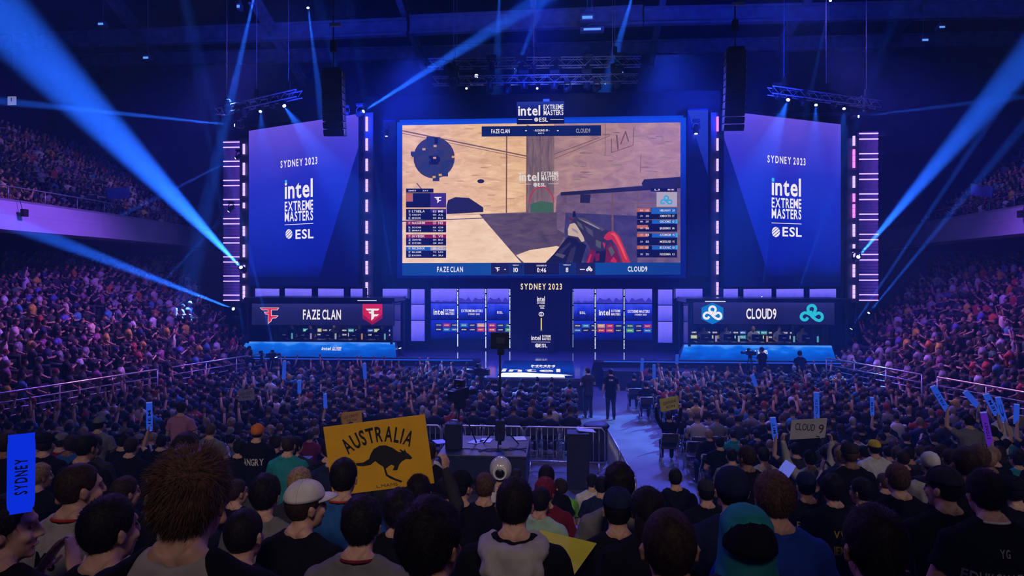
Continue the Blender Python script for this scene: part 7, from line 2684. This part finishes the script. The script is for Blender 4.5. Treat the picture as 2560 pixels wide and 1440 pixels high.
TPL = [crowd_template(a, t_) for a, t_ in ((('lap', 'lap'), 0.0), (('lap', 'lap'), 0.5), (('lap', 'lap'), -0.5), (('fold', 'fold'), 0.2), (('clap', 'clap'), 0.0), (('clap', 'clap'), -0.4), (('lap', 'fold'), 0.3), (('lap', 'raise'), 0.0), (('high', 'lap'), 0.2), (('high', 'high'), 0.0), (('raise', 'raise'), -0.2))]
PAL = [(0.012, 0.012, 0.014)] * 11 + [(0.035, 0.035, 0.045)] * 6 + [(0.02, 0.03, 0.10)] * 3 + [(0.25, 0.25, 0.27)] * 3 + [(0.55, 0.54, 0.56)] * 3 + [(0.40, 0.05, 0.05), (0.45, 0.14, 0.03), (0.5, 0.36, 0.05), (0.05, 0.20, 0.35), (0.30, 0.10, 0.22), (0.06, 0.16, 0.10), (0.62, 0.50, 0.45), (0.10, 0.10, 0.35)]
DARKPAL = [(0.010, 0.010, 0.012)] * 17 + [(0.030, 0.030, 0.036)] * 7 + [(0.016, 0.022, 0.07)] * 4 + [(0.16, 0.16, 0.17)] * 3 + [(0.45, 0.44, 0.46)] * 2 + [(0.30, 0.04, 0.04), (0.03, 0.15, 0.3), (0.4, 0.3, 0.05)]
SKC = [(0.50, 0.30, 0.22), (0.42, 0.24, 0.17), (0.30, 0.16, 0.10), (0.52, 0.33, 0.25)]
HRC = [(0.010, 0.008, 0.008)] * 5 + [(0.03, 0.018, 0.012)] * 4 + [(0.09, 0.05, 0.03), (0.25, 0.17, 0.09), (0.16, 0.16, 0.16)]
Vs, Cs, LI, LS, LT = [], [], [], [], []
base, lpos = 0, 0
wts = {3: [8, 3, 3, 4, 1, 1, 3, 0.1, 0.0, 0.0, 0.0], 0: [8, 4, 4, 3, 2, 2, 3, 2.6, 2.2, 1.6, 1.6], 1: [8, 6, 6, 5, 5, 4, 4, 1.0, 0.8, 0.5, 0.5], 2: [8, 6, 6, 5, 3, 3, 4, 0.4, 0.2, 0.1, 0.1]}
tl_cache = []
for v, f, c in TPL:
    flat = np.concatenate([np.array(q) for q in f])
    lens = np.array([len(q) for q in f])
    tl_cache.append((flat, lens))
for loc, yaw, zone in REST:
    ti = rr.choices(range(len(TPL)), wts[zone])[0]
    v, f, c = TPL[ti]
    flat, lens = tl_cache[ti]
    k = rr.uniform(0.94, 1.06)
    ca, sa = math.cos(yaw), math.sin(yaw)
    q = v * k
    X = q[:, 0] * ca - q[:, 1] * sa + loc.x
    Y = q[:, 0] * sa + q[:, 1] * ca + loc.y
    Vs.append(np.stack([X, Y, q[:, 2] + loc.z], 1))
    pal = np.array([rr.choice(SKC), rr.choice(HRC), rr.choice(DARKPAL if zone in (0, 3) else PAL), rr.choice([(0.02, 0.024, 0.04), (0.015, 0.015, 0.017), (0.05, 0.05, 0.06), (0.06, 0.05, 0.035)])])
    if rr.random() < 0.14:
        pal[1] = rr.choice([(0.012, 0.012, 0.014), (0.3, 0.3, 0.32), (0.02, 0.03, 0.1), (0.3, 0.04, 0.04)])
    Cs.append(pal[c])
    LI.append(flat + base)
    LT.append(lens)
    base += len(v)
V, C, LI, LT = np.concatenate(Vs), np.concatenate(Cs), np.concatenate(LI), np.concatenate(LT)
me = bpy.data.meshes.new('crowd')
me.vertices.add(len(V))
me.vertices.foreach_set('co', V.astype(np.float32).ravel())
me.loops.add(len(LI))
me.loops.foreach_set('vertex_index', LI.astype(np.int32))
me.polygons.add(len(LT))
LS = np.concatenate([[0], np.cumsum(LT)[:-1]])
me.polygons.foreach_set('loop_start', LS.astype(np.int32))
me.polygons.foreach_set('use_smooth', np.ones(len(LT), dtype=bool))
at = me.attributes.new('cloth_colour', 'FLOAT_COLOR', 'POINT')
at.data.foreach_set('color', np.concatenate([C, np.ones((len(C), 1))], 1).astype(np.float32).ravel())
me.update(calc_edges=True)
cm = bpy.data.materials.new('crowd_cloth_and_skin')
cm.use_nodes = True
nt = cm.node_tree
bs = nt.nodes['Principled BSDF']
bs.inputs['Roughness'].default_value = 0.75
bs.inputs['Specular IOR Level'].default_value = 0.15
an = nt.nodes.new('ShaderNodeAttribute')
an.attribute_name = 'cloth_colour'
nz = nt.nodes.new('ShaderNodeTexNoise')
nz.inputs['Scale'].default_value = 14
mx = nt.nodes.new('ShaderNodeMixRGB')
mx.blend_type = 'MULTIPLY'
mx.inputs[0].default_value = 0.5
nt.links.new(an.outputs['Color'], mx.inputs[1])
nt.links.new(nz.outputs['Fac'], mx.inputs[2])
nt.links.new(mx.outputs[0], bs.inputs['Base Color'])
me.materials.append(cm)
co = link('crowd', me)
tag(co, 'packed audience filling the far arena floor and the side stands', 'crowd', kind='stuff')
print('CROWD', len(REST), 'verts', len(V), 'individuals', n_have, n_more, 'spots', len(SPOTS))

# ---------------------------------------------------------------- haze
hm = bpy.data.materials.new('stage_haze')
hm.use_nodes = True
nt = hm.node_tree
nt.nodes.clear()
out = nt.nodes.new('ShaderNodeOutputMaterial')
vs = nt.nodes.new('ShaderNodeVolumeScatter')
vs.inputs['Color'].default_value = (0.16, 0.42, 1.0, 1)
vs.inputs['Density'].default_value = 0.0045
vs.inputs['Anisotropy'].default_value = 0.0
nt.links.new(vs.outputs[0], out.inputs['Volume'])
o = link('haze', MB().bb(-43.9, 43.9, -13.9, 63.9, 0.02, 26.9).mesh('haze', [hm]))
tag(o, 'thin theatrical haze filling the whole hall', 'haze', kind='stuff')
